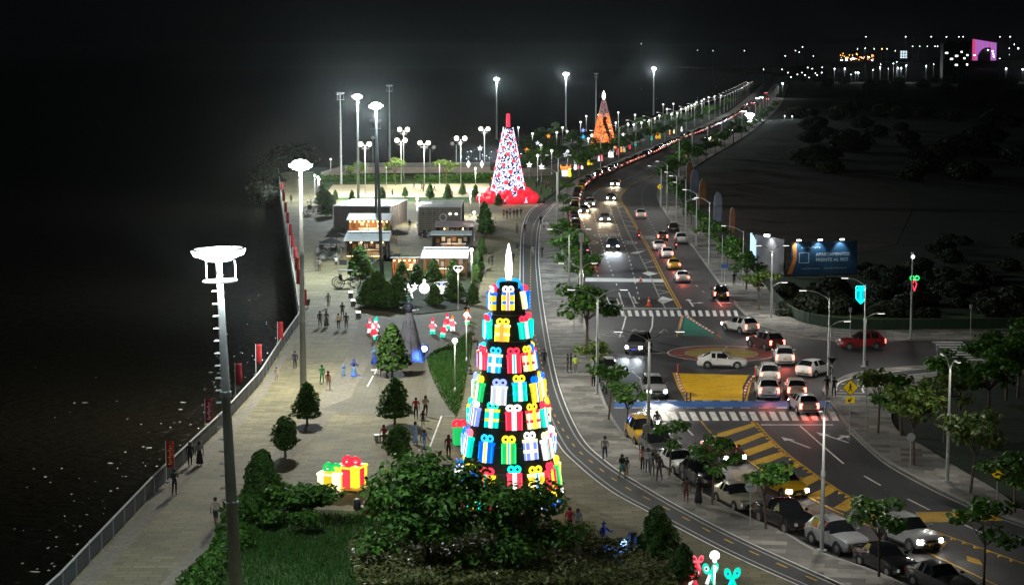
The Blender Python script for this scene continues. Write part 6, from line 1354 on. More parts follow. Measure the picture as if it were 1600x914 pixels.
for x, y, lb in ((536, 414, 'black planter with pale reeds left of the dark kiosk'), (578, 410, 'black planter with pale reeds before the dark kiosk'), (620, 404, 'black planter with pale reeds right of the dark kiosk')):
    t = thing('planter', lb, 'planter', G(x, y, PZ)); MB().box((0, 0, .35), (1.0, .5, .7)).build('tub', M['black_wall'], t); mb = MB(); rs = random.Random(x)
    for i in range(40): bx = rs.uniform(-.45, .45); mb.cyl((bx, rs.uniform(-.2, .2), .7), (bx + rs.gauss(0, .2), rs.gauss(0, .15), rs.uniform(1.3, 2.0)), .02, .008, 3)
    mb.build('reeds', mat('dry reeds', (.3, .24, .12), .9, 0, .2), t)
# wheels and carts on the promenade
def big_cart(px, py, lb, s=1.0, rz=0):
    t = thing('pedal_carriage', lb, 'pedal carriage', G(px, py, PZ), rz, 'pedal carriages on the promenade'); t.scale = (s, s, s)
    for x in (-.9, .9):
        for y in (-.55, .55):
            wh = MB().torus((x, y, .62), .58, .045, Matrix.Rotation(R(90), 4, 'X'), 20, 5).build('wheel', M['tyre'], t); sp = MB()
            for k in range(6): a = k * math.pi / 6; sp.cyl((x - .55 * math.cos(a), y, .62 - .55 * math.sin(a)), (x + .55 * math.cos(a), y, .62 + .55 * math.sin(a)), .014, None, 4)
            sp.build('spokes', M['steel'], wh)
    MB().tube([(-.9, 0, .62), (-.4, 0, .5), (.5, 0, .5), (.9, 0, .62)], .05).tube([(-.9, -.55, .62), (-.9, .55, .62)], .04).tube([(.9, -.55, .62), (.9, .55, .62)], .04).tube([(.7, 0, .6), (.45, 0, 1.15)], .03).build('frame', M['dark_metal'], t)
    MB().box((-.35, 0, .85), (.5, 1.0, .1)).box((-.62, 0, 1.2), (.1, 1.0, .6)).build('seat', M['trim'], t)
    for x in (-.7, .6): 
        for y in (-.5, .5): MB().cyl((x, y, .6), (x, y, 1.9), .025, None, 5).build('roof_post', M['dark_metal'], t)
    MB().box((-.05, 0, 1.95), (1.6, 1.2, .06)).build('sun_roof', M['trim'], t)
big_cart(541, 450, 'pedal carriage with big spoked wheels at the corner of the garden bed', 1.1, .3); big_cart(490, 336, 'pedal carriage far up the promenade beside the globe lamps', 1.2, .6); big_cart(515, 408, 'pedal carriage at the front of the parked cycles by the black parasol', 1.0, .1); big_cart(508, 398, 'pedal carriage at the left of the parked cycles', 1.0, .9); big_cart(524, 400, 'pedal carriage behind the others by the dark kiosk', 1.0, 1.3)
motorcycle('motorcycle parked in the kiosk yard, left of two', 662, 369, 60); motorcycle('motorcycle parked in the kiosk yard, right of two', 670, 372, 75, color='silver')
for x, y, lb in ((548, 465, 'glowing topped cube bollard farthest of three by the garden bed'), (552, 478, 'glowing topped cube bollard in the middle of three by the garden bed'), (560, 497, 'glowing topped cube bollard nearest of three by the garden bed')):
    t = sml('light_bollard', lb, 'bollard', x, y, [('cube_base', MB().box((0, 0, .3), (.5, .5, .6)), M['dark_metal']), ('lit_top', MB().box((0, 0, .66), (.46, .46, .12)), M['lens_globe'])], 'light bollards'); lamp('POINT', t, (0, -.1, 1.0), 25, (1, .97, .9), .2)
sml('litter_bin', 'small dark litter bin by the railing beyond the second mast', 'bin', 481, 481, [('barrel', MB().lathe([(.22, .3), (.28, 1.0)], n=10), M['dark_metal']), ('post', MB().cyl((0, 0, 0), (0, 0, .3), .05), M['steel'])])
sml('litter_bin', 'pale litter bin near the left edge line of the cycle path', 'bin', 807, 391, [('barrel', MB().lathe([(.24, .3), (.3, 1.1)], n=10), M['dark_metal']), ('post', MB().cyl((0, 0, 0), (0, 0, .3), .05), M['steel'])])
t = sml('kick_scooter', 'electric kick scooter parked near the red balls', 'scooter', 770, 349, [('deck', MB().box((0, 0, .14), (1.0, .18, .05)), M['trim']), ('stem', MB().tube([(.5, 0, .15), (.42, 0, 1.1)], .03).tube([(.42, -.25, 1.1), (.42, .25, 1.1)], .02), M['steel'])])
for x in (-.5, .52): inst('wheel', wheel_mesh(.31)[0], t, (x, 0, .12), scale=(.36, .3, .36))
for x, y, lb, rz in ((594, 586, 'pale bench with a seated pair beside the clipped tree', .2), (600, 688, 'bench behind the round topped tree', .5), (691, 447, 'garden bench in front of the ribbed roof kiosk', 0)):
    sml('bench', lb, 'bench', x, y, [('seat', MB().box((0, 0, .45), (1.6, .5, .08)), M['white_metal']), ('leg', MB().box((-.6, 0, .2), (.12, .45, .4)), M['grey_metal']), ('leg', MB().box((.6, 0, .2), (.12, .45, .4)), M['grey_metal'])], None, rz)
# ---------------------------------------------------------------- flags
M['flag_red'] = mat('red flag cloth', (.36, .015, .022), .7, 0, .15, 2); M['flag_yellow'] = mat('yellow flag print', (.75, .5, .08), .7, 0, 0)
def banner(px, ytop, lb):
    pyb = 89 + (ytop - 89) / (1 - 2.75 / 28); t = thing('red_flag', lb, 'flag', G(px - 3, pyb, PZ), rr.uniform(-.25, .1), 'red flags along the river railing')
    MB().cyl((0, 0, 0), (0, 0, 2.75), .03, .022, 6).build('pole', M['white_metal'], t); MB().box((0, 0, .03), (.4, .4, .06)).build('foot', M['dark_metal'], t)
    n = 8; L_ = []
    mb = MB(); vs = []
    for i in range(n + 1):
        z = 2.72 - 1.72 * i / n; off = .05 * math.sin(i * .9)
        vs += [(.03, .0, z), (.3, off, z + .02), (.56 - .03 * math.sin(i), off * 1.6, z - .01 + (.06 if i in (0,) else 0))]
    fs = [(i * 3 + j, i * 3 + j + 1, i * 3 + 4 + j, i * 3 + 3 + j) for i in range(n) for j in range(2)]
    fl = mb.add(vs, fs).build('banner', M['flag_red'], t, smooth=True); md = fl.modifiers.new('thickness', 'SOLIDIFY'); md.thickness = .015
    pr_ = MB()
    for i in range(9): pr_.box((.3 + .05 * math.sin(i * 2.1), -.06, 2.45 - i * .15), (.1 + .06 * (i % 3), .012, .06))
    pr_.build('print_stroke', M['flag_yellow'] if px < 300 else M['roof_white'] if px < 340 else M['flag_red'], fl)
for x, yt, lb in ((263, 688, 'red flag nearest us with a yellow print on the railing'), (324, 622, 'second red flag along the railing, above the walking couple'), (371, 567, 'third red flag, partly behind the nearest mast'), (403, 537, 'fourth red flag along the railing, near the beige child'), (437, 502, 'fifth red flag, last before the railing turns away'),
                  (475, 452, 'red flag right behind the second mast pole'), (466, 421, 'lowest red flag left of the second mast pole'), (464, 402, 'second red flag up the far railing'), (461, 386, 'third red flag up the far railing'), (457, 368, 'fourth red flag up the far railing'), (454, 350, 'fifth red flag up the far railing'), (450, 332, 'sixth red flag up the far railing'), (447, 316, 'seventh red flag up the far railing'), (444, 300, 'eighth red flag up the far railing'), (441, 285, 'farthest red flag at the end of the far railing')): banner(x, yt, lb)
def feather(px, py, ytop, w_, col, lb, lean=0):
    h = HT(px, py, ytop, 0); t = thing('feather_flag', lb, 'flag', G(px, py, 0), rr.uniform(-.2, .2), 'feather flags along the bare field')
    MB().tube([(0, 0, 0), (0, 0, h * .7), (w_ * .12, 0, h * .9), (w_ * .45, 0, h * 1.0)], .04, 6).build('pole', M['steel'], t)
    pts = [(0.03, h * .22), (w_ * .9, h * .2), (w_, h * .5), (w_ * .98, h * .8), (w_ * .8, h * .95), (w_ * .45, h), (w_ * .12, h * .9), (0.03, h * .7)]
    MB().prism(pts, -.02, .02, Matrix.Rotation(R(90), 4, 'X')).build('sail', mat('flag cloth ' + lb[:12], col, .7, 0, .2, .7), t)
    MB().box((0, 0, .05), (.6, .6, .1)).build('foot', M['dark_metal'], t)
feather(1115, 358, 300, 1.35, (.15, .17, .22), 'pale blue grey feather flag by the bare field'); feather(1092, 330, 280, 1.3, (.22, .09, .025), 'orange feather flag left of the pale one'); feather(1079, 312, 264, 1.5, (.11, .13, .19), 'bluish feather flag beyond the orange one'); feather(1072, 298, 252, 1.5, (.15, .07, .03), 'brown orange feather flag farthest up the field'); feather(1140, 374, 324, .8, (.2, .07, .025), 'narrow rust brown feather flag nearest the billboard')
# ---------------------------------------------------------------- billboard
Yb = G(1290, 432).y; bl_ = AT(1236, 432, Yb); br_ = AT(1338, 430, Yb + 2)
u = br_ - bl_; L_ = u.length; h = 4.2
t = thing('billboard', 'dark blue lit billboard advertising riverside flats with an orange swoosh', 'billboard', (bl_.x, bl_.y, 0), math.atan2(u.y, u.x))
bm_ = mat('dark blue print', (.012, .05, .1), .5, 0, .25, .8); MB().box((L_ / 2, 0, h / 2 + .2), (L_, .14, h)).build('panel', bm_, t)
MB().prism([(-.55, .3), (.1, .3), (.72, 2.2), (.62, h + .2), (.1, h + .2), (.2, 2.2)], .075, .09, Matrix.Rotation(R(90), 4, 'X')).build('orange_swoosh', mat('orange print', (.5, .16, .03), .5, 0, .1), t)
mtx = mat('pale print', (.5, .56, .58), .5, 0, 0)
def words_(s, x, z, size, nm='lettering', wide=1.0):
    f = bpy.data.curves.new(nm, 'FONT'); f.body = s; f.size = size; f.align_x = 'LEFT'; f.materials.append(mtx); f.extrude = .004
    o = text_mesh(f, nm); o.location = (x, -.085, z); o.rotation_euler = (R(90), 0, 0); o.scale = (wide, 1, 1); par(o, t)
words_('APARTAMENTOS', 3.3, 2.55, .62, wide=.98); words_('FRENTE AL RIO', 3.3, 1.85, .62, wide=1.05)
fr_ = MB()
for a, b_, c, d in ((1.2, 2.3, 1.3, .06), (1.2, 1.15, 1.3, .06)): pass
for x0, z0, w_, hh in ((1.7, 3.02, 1.3, .06), (1.7, 1.72, 1.3, .06), (1.05, 2.37, .06, 1.3), (2.35, 2.37, .06, 1.3)): fr_.box((x0, -.08, z0), (w_, .02, hh))
fr_.build('square_frame', mtx, t); fd_ = MB()
for i in range(26):
    if i not in (11, 12): fd_.box((1.4 + i * .24, -.08, .95), (.15, .012, .13 + .05 * (i % 3)))
fd_.build('small_print', mat('dim print', (.2, .25, .27), .5, 0, 0), t); fe_ = MB()
for i in range(9): fe_.box((1.4 + i * .3, -.08, 3.65 + .08 * (i % 2)), (.2, .012, .2))
fe_.build('heading_print', mat('dim print heading', (.2, .28, .33), .5, 0, 0), t)
for x in (.7, 3.6, 6.6):
    MB().tube([(x, 0, h + .2), (x, -.7, h + .55)], .03).build('lamp_arm', M['dark_metal'], t); MB().box((x, -.75, h + .5), (.5, .22, .14)).build('flood_head', M['lens_white'], t); lamp('SPOT', t, (x, -.72, h + .3), 320, (.75, .9, 1), .08, rot=(R(28), 0, 0), spot=95, blend=.6)
for x in (.4, L_ / 2, L_ - .4): MB().box((x, .25, h / 2), (.14, .14, h)).build('leg', M['dark_metal'], t)
wl = AT(1174, 420, Yb + 9); u2 = Vector((bl_.x - .8, bl_.y + .6, 0)) - Vector((wl.x, wl.y, 0)); L2 = u2.length
t = thing('billboard', 'dim grey hoarding with blue white vertical stripes beside the blue billboard', 'billboard', (wl.x, wl.y, 0), math.atan2(u2.y, u2.x))
MB().box((L2 / 2 + .5, 0, 2.4), (L2 - 1, .14, 4.6)).build('panel', mat('hoarding print', (.1, .1, .11), .6, 0, .3, .5), t)
for i in range(4): MB().box((.05 + i * .42, -.1, 3.2 - i * .25), (.2, .2, 3.2)).build('stripe', glow('blue white stripe', (.45, .7, 1), 1.4 - (0 if i < 3 else .2)), t)
for x in (.3, L2 - .3): MB().box((x, .2, 2.2), (.14, .14, 4.4)).build('leg', M['dark_metal'], t)
MB().tube([(L2 * .62, 0, 4.6), (L2 * .62, -.7, 5.0)], .03).build('lamp_arm', M['dark_metal'], t); MB().box((L2 * .62, -.75, 4.95), (.9, .3, .25)).build('flood_head', M['lens_cool'], t); lamp('SPOT', t, (L2 * .62, -.8, 4.75), 420, (1, 1, .92), .1, rot=(R(25), 0, 0), spot=110, blend=.6)
# ---------------------------------------------------------------- fence, signs, cones, posts
fn = resample(gl([(1206, 464), (1218, 479), (1247, 501), (1300, 512.5), (1360, 516), (1470, 515), (1720, 513)], 0, 4), 3.0)
t = thing('mesh_fence', 'low green mesh fence with a pale top rope along the right pavement', 'fence', (0, 0, 0)); mm = mat('green mesh', (.008, .028, .013), .85, 0, .25, 1.5)
for i in range(len(fn) - 1):
    a, b_ = fn[i], fn[i + 1]; d = b_ - a; rz = math.atan2(d.y, d.x)
    for nm, mb, m in ((('mesh_panel'), MB().box((d.length / 2, 0, .6), (d.length - .05, .02, 1.05)), mm), (('rope'), MB().cyl((0, 0, 1.16), (d.length, 0, 1.16), .022, None, 4), M['concrete']), (('post'), MB().box((0, 0, .6), (.07, .07, 1.2)), M['dark_metal'])):
        o = mb.build(nm, m, t); o.location = a; o.rotation_euler.z = rz
M['sign_yellow'] = mat('yellow sign face', (.75, .52, .01), .4, 0, 0, emit=.25); M['sign_black'] = mat('black sign print', (.01, .01, .01), .5, 0, 0); M['sign_back'] = mat('sign back', (.38, .39, .39), .5, .3, .1); M['sign_blue'] = mat('blue sign face', (.02, .1, .3), .4, 0, 0)  # yellow sign face is given a faint glow of its own
def post_sign(px, py, ytop, lb, kind, face='sign_yellow', s=.42, yaw=0, z=PZ):
    h = HT(px, py, ytop, z); t = thing('road_sign', lb, 'road sign', G(px, py, z), yaw)
    MB().cyl((0, 0, 0), (0, 0, h), .035, None, 8).build('post', M['steel'], t); c = h - s
    RX = Matrix.Translation((0, -.05, c)) @ Matrix.Rotation(R(90), 4, 'X')
    def plate(pts, m, d0, d1, nm, dz=0): return MB().prism(pts, d0, d1, Matrix.Translation((0, 0, dz)) @ RX).build(nm, M[m], t)
    if kind in ('walk', 'hump', 'bend'):
        sq = [(0, s), (s, 0), (0, -s), (-s, 0)]; plate(sq, 'sign_black', -.01, .01, 'sign_border'); plate([(x * .9, y * .9) for x, y in sq], face, .012, .02, 'sign_face')
        k = s / .42
        if kind == 'walk':
            mb = MB(); mb.ball((0, -.075, c + .17 * k), .04 * k, 8, 5, (1, .2, 1))
            for p, q, w_ in (((0, .13), (-.01, -.02), .04), ((-.01, -.02), (.08, -.2), .025), ((-.01, -.02), (-.09, -.2), .025), ((0, .1), (.09, .02), .018), ((0, .1), (-.08, .0), .018)): mb.cyl((p[0] * k, -.075, c + p[1] * k), (q[0] * k, -.075, c + q[1] * k), w_ * k, None, 6)
            mb.build('walking_figure', M['sign_black'], t); plate([(-.22 * k, .16 * k), (.22 * k, .16 * k), (.22 * k, -.16 * k), (-.22 * k, -.16 * k)], face, .012, .02, 'lower_plate', -s - .2 * k)
            MB().prism([(-.1 * k, .08 * k), (-.13 * k, -.1 * k), (.05 * k, -.08 * k), (0, -.04 * k), (.1 * k, .06 * k), (.05 * k, .1 * k), (-.05 * k, 0)], .022, .03, Matrix.Translation((0, 0, -s - .2 * k)) @ RX).build('arrow', M['sign_black'], t)
        elif kind == 'hump': plate([(-.24 * k, -.06 * k), (.24 * k, -.06 * k), (.14 * k, .05 * k), (0, .1 * k), (-.14 * k, .05 * k)], 'sign_black', .022, .03, 'hump_symbol')
        else: plate([(-.1 * k, -.2 * k), (.0, -.2 * k), (.0, .02 * k), (.15 * k, .15 * k), (.08 * k, .2 * k), (-.1 * k, .05 * k)], 'sign_black', .022, .03, 'bend_symbol')
    elif kind == 'round':
        n = 20; ci = [(s * math.cos(2 * math.pi * i / n), s * math.sin(2 * math.pi * i / n)) for i in range(n)]; plate(ci, face, -.01, .012, 'sign_disc'); plate([(-s * .8, .03), (s * .8, .03), (s * .8, -.03), (-s * .8, -.03)], 'sign_back' if face != 'sign_back' else 'steel', .013, .03, 'bracket')
    elif kind == 'yield': plate([(-s, s * .8), (s, s * .8), (0, -s * .9)], 'sign_back', -.01, .012, 'sign_plate'); plate([(-s * .65, s * .6), (s * .65, s * .6), (0, -s * .5)], 'sign_black', .013, .018, 'sign_shadow_plate')
    elif kind == 'square': plate([(-s, s * .6), (s, s * .6), (s, -s * .6), (-s, -s * .6)], face, -.01, .012, 'sign_plate')
    elif kind == 'box': MB().box((0, 0, h + .05), (.24, .2, .42)).build('signal_box', M['grey_metal'], t)
    return t
post_sign(1327, 688, 592, 'bright yellow diamond pedestrian sign with an arrow plate at the corner', 'walk', s=.62); post_sign(1557, 794, 730, 'yellow diamond speed hump sign near the right edge', 'hump', s=.42); post_sign(1172, 822, 751, 'pale round sign on a white post beside the champagne sedan', 'round', 'white_metal', .34); post_sign(1010, 722, 662, 'greenish round sign behind the double armed lamp', 'round', 'sign_back', .32); post_sign(1422, 730, 676, 'dim round sign on the right footway', 'round', 'sign_back', .3)
post_sign(1299, 626, 556, 'yield sign seen from behind with a round lit head at the corner', 'yield', s=.45); post_sign(1031, 322, 287, 'yellow diamond bend sign at the inside of the far bend', 'bend', s=.62); post_sign(1132, 441, 411, 'small blue sign plate on the right footway', 'square', 'sign_blue', .4); post_sign(897, 515, 486, 'pale tilted square sign back by the thick pole', 'square', 'sign_back', .4); post_sign(893, 500, 460, 'triangular sign back by the thick pole', 'yield', 'sign_back', .45)
post_sign(1352, 674, 568, 'slim post with a small box right of the yellow pedestrian sign', 'box'); post_sign(1464, 580, 545, 'short post with a small box on the side street island', 'box'); post_sign(1516, 530, 480, 'slim post with a small box beside the side street zebra', 'box'); post_sign(1328, 528, 485, 'slim post with a small box in front of the green fence', 'box'); post_sign(1128, 437, 368, 'tall thin bare post on the right footway by the blue sign', 'none'); post_sign(861, 473, 441, 'thin round topped post beside the cycle path', 'round', 'sign_back', .2)
MB().box((0, 0, .25), (.5, .35, .9)).build('junction_box', M['grey_metal'], None)
o = bpy.data.objects['junction_box']; o.location = G(908, 505, PZ) + Vector((0, -.05, 8.8)); tag(o, 'grey box strapped to the top of the thick pole on the left footway', 'equipment box')
co = mat('orange cone plastic', (.7, .09, .02), .5, 0, .05)
for x, y, lb, s in ((1014, 478, 'large orange traffic cone at the stop line of the far zebra', 1.3), (1001, 440, 'orange traffic cone on the far speed hump', .9)):
    t = thing('traffic_cone', lb, 'traffic cone', G(x, y)); MB().box((0, 0, .03 * s), (.5 * s, .5 * s, .06 * s)).build('base', co, t); MB().cyl((0, 0, .06 * s), (0, 0, .85 * s), .2 * s, .04 * s, 12).build('body', co, t); MB().cyl((0, 0, .4 * s), (0, 0, .55 * s), .132 * s, .105 * s, 12).build('reflective_band', M['white_metal'], t)
for i, (x, y) in enumerate([(1066, 528), (1124, 530), (1059, 581), (1180, 585), (1073, 627), (1079, 627), (1161, 627), (1088, 500)]):
    t = thing('flexible_bollard', ['thin bollard at the left foot of the green triangle', 'thin bollard at the right foot of the green triangle', 'red tipped bollard at the top left of the yellow island', 'red tipped bollard at the top right of the yellow island', 'dark bollard at the bottom left of the yellow island', 'second dark bollard at the bottom left of the yellow island', 'dark bollard at the bottom right of the yellow island', 'thin bollard beside the tip of the green triangle'][i], 'bollard', G(x, y), 0, 'bollards of the painted islands')
    MB().cyl((0, 0, 0), (0, 0, .75), .05, None, 8).build('post', co if i < 4 else M['dark_metal'], t); MB().cyl((0, 0, 0), (0, 0, .05), .11, None, 8).build('base', M['dark_metal'], t)
# ---------------------------------------------------------------- people
def person_mesh(pose):
    H_ = 1.0; J = {}; 
    J['pelvis'] = (0, 0, .93); J['belly'] = (0, 0, 1.08); J['chest'] = (0, .01, 1.28); J['neck'] = (0, .01, 1.46); J['head'] = (0, -.01, 1.56); J['crown'] = (0, 0, 1.68)
    for s, n in ((-1, 'L'), (1, 'R')):
        J['sh' + n] = (s * .19, .01, 1.4); J['el' + n] = (s * .25, .03, 1.13); J['wr' + n] = (s * .26, -.02, .88); J['pa' + n] = (s * .26, -.04, .81)
        J['hip' + n] = (s * .09, 0, .9); J['kn' + n] = (s * .1, -.01, .49); J['an' + n] = (s * .1, .02, .08); J['to' + n] = (s * .12, -.15, .03)
    def mv(**k):
        for a, b_ in k.items(): J[a] = b_
    if pose == 'walk': mv(knL=(-.09, -.17, .52), anL=(-.09, -.22, .1), toL=(-.09, -.38, .07), knR=(.1, .08, .5), anR=(.1, .36, .14), toR=(.1, .24, .03), elL=(-.25, .14, 1.15), wrL=(-.24, .12, .9), paL=(-.24, .1, .84), elR=(.25, -.06, 1.14), wrR=(.24, -.24, .95), paR=(.24, -.3, .92))
    if pose == 'walk2': mv(knR=(.09, -.15, .52), anR=(.09, -.18, .1), toR=(.09, -.34, .07), knL=(-.1, .06, .5), anL=(-.1, .28, .12), toL=(-.1, .15, .03), elR=(.25, .12, 1.15), wrR=(.24, .1, .9), paR=(.24, .08, .84), elL=(-.25, -.04, 1.14), wrL=(-.24, -.18, .93), paL=(-.24, -.24, .9))
    if pose == 'phone': mv(elR=(.24, -.08, 1.14), wrR=(.1, -.26, 1.28), paR=(.06, -.3, 1.33), elL=(-.24, -.06, 1.13), wrL=(-.06, -.24, 1.16), paL=(0, -.27, 1.19), knL=(-.13, -.02, .49), anL=(-.15, .02, .08), toL=(-.19, -.14, .03))
    if pose == 'sit':
        for s, n in ((-1, 'L'), (1, 'R')): mv(**{'hip' + n: (s * .1, 0, .48), 'kn' + n: (s * .13, -.42, .5), 'an' + n: (s * .12, -.42, .08), 'to' + n: (s * .13, -.58, .03), 'el' + n: (s * .25, -.05, .76), 'wr' + n: (s * .18, -.28, .64), 'pa' + n: (s * .16, -.34, .62), 'sh' + n: (s * .19, .02, .98)})
        mv(pelvis=(0, 0, .5), belly=(0, .02, .66), chest=(0, .02, .86), neck=(0, .0, 1.05), head=(0, -.03, 1.15), crown=(0, -.02, 1.27))
    if pose == 'bend':
        for s, n in ((-1, 'L'), (1, 'R')): mv(**{'sh' + n: (s * .18, -.45, 1.12), 'el' + n: (s * .22, -.6, .9), 'wr' + n: (s * .2, -.78, .8), 'pa' + n: (s * .18, -.85, .78)})
        mv(belly=(0, -.1, 1.0), chest=(0, -.33, 1.12), neck=(0, -.55, 1.17), head=(0, -.65, 1.17), crown=(0, -.75, 1.21))
    if pose == 'ride':
        for s, n in ((-1, 'L'), (1, 'R')): mv(**{'hip' + n: (s * .12, 0, .9), 'kn' + n: (s * .2, -.36, .78), 'an' + n: (s * .18, -.2, .38), 'to' + n: (s * .18, -.36, .34), 'el' + n: (s * .3, -.22, 1.2), 'wr' + n: (s * .3, -.5, 1.1), 'pa' + n: (s * .3, -.57, 1.08)})
    R_ = dict(pelvis=.145, belly=.13, chest=.155, neck=.058, head=.1, crown=.07, sh=.075, el=.046, wr=.03, pa=.034, hip=.1, kn=.062, an=.042, to=.036)
    bones = [('pelvis', 'belly', 1), ('belly', 'chest', 1), ('chest', 'neck', 1), ('neck', 'head', 0), ('head', 'crown', 0)]
    for n in 'LR': bones += [('chest', 'sh' + n, 1), ('sh' + n, 'el' + n, 1), ('el' + n, 'wr' + n, 4), ('wr' + n, 'pa' + n, 0), ('pelvis', 'hip' + n, 2), ('hip' + n, 'kn' + n, 2), ('kn' + n, 'an' + n, 5), ('an' + n, 'to' + n, 3)]
    names = list(J); vs = [Vector(J[n]) for n in names]; rad = [R_[n.rstrip('LR') if n not in R_ else n] for n in names]; ed = [(names.index(a), names.index(b_)) for a, b_, _ in bones]
    seg = [(Vector(J[a]), Vector(J[b_]), m) for a, b_, m in bones]
    for n in 'LR':
        p = Vector(J['pa' + n]); d = (p - Vector(J['wr' + n])).normalized(); sd = Vector((1, 0, 0)) if abs(d.x) < .8 else Vector((0, 1, 0)); sgn = 1 if n == 'L' else -1
        for k in range(5):
            off = sd * (k - 1.5) * .02 if k < 4 else sd * sgn * .05
            ln = (.075, .085, .08, .062, .04)[k]; a = len(vs); vs.append(p + off * .8 + d * .035 if k < 4 else p + off * .7); vs.append(p + off + d * (.035 + ln) + Vector((0, -.015, 0))); rad += [.011, .008]
            ed += [(names.index('pa' + n), a), (a, a + 1)]; seg.append((vs[a], vs[a + 1], 0))
    me = bpy.data.meshes.new('skel'); me.from_pydata(vs, ed, []); o = bpy.data.objects.new('skel', me); link(o)
    o.modifiers.new('skin', 'SKIN'); sk = me.skin_vertices[0].data
    for i, r in enumerate(rad): sk[i].radius = (r, r * (.72 if names[i] in ('pelvis', 'belly', 'chest') else 1)) if i < len(names) else (r, r)
    for i in range(len(vs)): sk[i].use_root = (i == 0)
    sb_ = o.modifiers.new('sub', 'SUBSURF'); sb_.levels = 1; sb_.render_levels = 1
    dg = bpy.context.evaluated_depsgraph_get(); dg.update(); ev = o.evaluated_get(dg); out = bpy.data.meshes.new_from_object(ev); bpy.data.objects.remove(o)
    out.name = 'body'; out.materials.clear()
    for _ in range(6): out.materials.append(None)
    for p in out.polygons:
        c = p.center; best = (9, 0)
        for a, b_, m in seg:
            ab = b_ - a; t_ = max(0, min(1, (c - a).dot(ab) / ab.length_squared)); dd = (c - (a + ab * t_)).length
            if dd < best[0]: best = (dd, m)
        p.material_index = best[1]; p.use_smooth = True
    return out, Vector(J['head']), Vector(J['crown']), Vector(J['pelvis'])
PM = {p: person_mesh(p) for p in ('stand', 'walk', 'walk2', 'phone', 'sit', 'bend', 'ride')}
CC = {'black': (.014, .014, .016), 'navy': (.015, .022, .06), 'grey': (.16, .16, .17), 'dark grey': (.05, .05, .055), 'white': (.62, .62, .6), 'red': (.34, .02, .03), 'pink': (.5, .22, .2), 'green': (.03, .2, .07), 'jeans': (.06, .09, .17), 'beige': (.38, .31, .23), 'yellow': (.55, .38, .06), 'hivis': (.5, .75, .08), 'brown': (.1, .06, .04), 'blue': (.08, .2, .55), 'pale blue': (.3, .45, .7), 'teal': (.06, .28, .2), 'maroon': (.12, .02, .025)}
CM = {k: mat('cloth ' + k, v, .85, 0, .15, 6) for k, v in CC.items()}
SK = [mat('skin tone %d' % i, c, .55, 0, .05) for i, c in enumerate(((.32, .18, .11), (.22, .12, .07), (.42, .26, .17)))]
HR = mat('dark hair', (.012, .009, .008), .6, 0, .1); SHOE = mat('dark shoes', (.03, .03, .03), .7, 0, .1); SHOEW = mat('pale shoes', (.5, .5, .48), .7, 0, .1)
hair_s = MB().ball((0, .012, .035), .112, 12, 8, (.98, 1.0, 1.08)).mesh('hair', HR, smooth=True)
hair_l = MB().ball((0, .012, .035), .114, 12, 8, (1, 1.02, 1.08)).lathe([(.1, -.02), (.12, -.16), (.1, -.3), (.03, -.33)], (0, .05, 0), 8).mesh('hair', HR, smooth=True)
fm = MB(); fm.box((-.035, -.103, .0), (.022, .012, .012)).box((.035, -.103, .0), (.022, .012, .012)); fm.mi = 1; fm.box((0, -.112, -.025), (.02, .026, .035)); fm.box((-.1, 0, -.01), (.02, .03, .05)).box((.1, 0, -.01), (.02, .03, .05)); fm.mi = 2; fm.box((0, -.1, -.06), (.045, .012, .01))
face_me = fm.mesh('face', [HR, SK[0], mat('lips', (.3, .09, .08), .5, 0, 0)])
skirt_me = MB().lathe([(.26, -.78), (.22, -.4), (.15, .05), (.13, .14)], n=12).mesh('skirt', CM['black'], smooth=True); short_me = MB().lathe([(.2, -.34), (.17, 0), (.135, .12)], n=12).mesh('shorts', CM['black'], smooth=True)
rpn = random.Random(21); npeople = [0]
def person(px, py, pose, face, top, bottom, label, h=1.7, hair='s', skirt=None, group=None, z=PZ, sleeves=False, bare=False, dz=0):
    me, hd, cr, pv = PM[pose]; sk = SK[rpn.randrange(3)]
    o = inst('person', me, None, G(px, py, z) + Vector((0, 0, dz)), (0, 0, R(180 - face)), (h / 1.72,) * 3); tag(o, label, 'person', group)
    for i, m in enumerate((sk, CM[top], CM[bottom], SHOEW if rpn.random() < .3 else SHOE, CM[top] if sleeves else sk, sk if bare else CM[bottom])): o.material_slots[i].link = 'OBJECT'; o.material_slots[i].material = m
    tilt = math.atan2(-(cr - hd).y, (cr - hd).z) if pose == 'bend' else 0
    inst('hair', hair_l if hair == 'l' else hair_s, o, hd + Vector((0, 0, .01)), (tilt, 0, 0)); inst('face', face_me, o, hd, (tilt, 0, 0))
    if skirt:
        k = inst('skirt' if skirt[0] == 'long' else 'shorts', skirt_me if skirt[0] == 'long' else short_me, o, pv); k.material_slots[0].link = 'OBJECT'; k.material_slots[0].material = CM[skirt[1]]
    return o
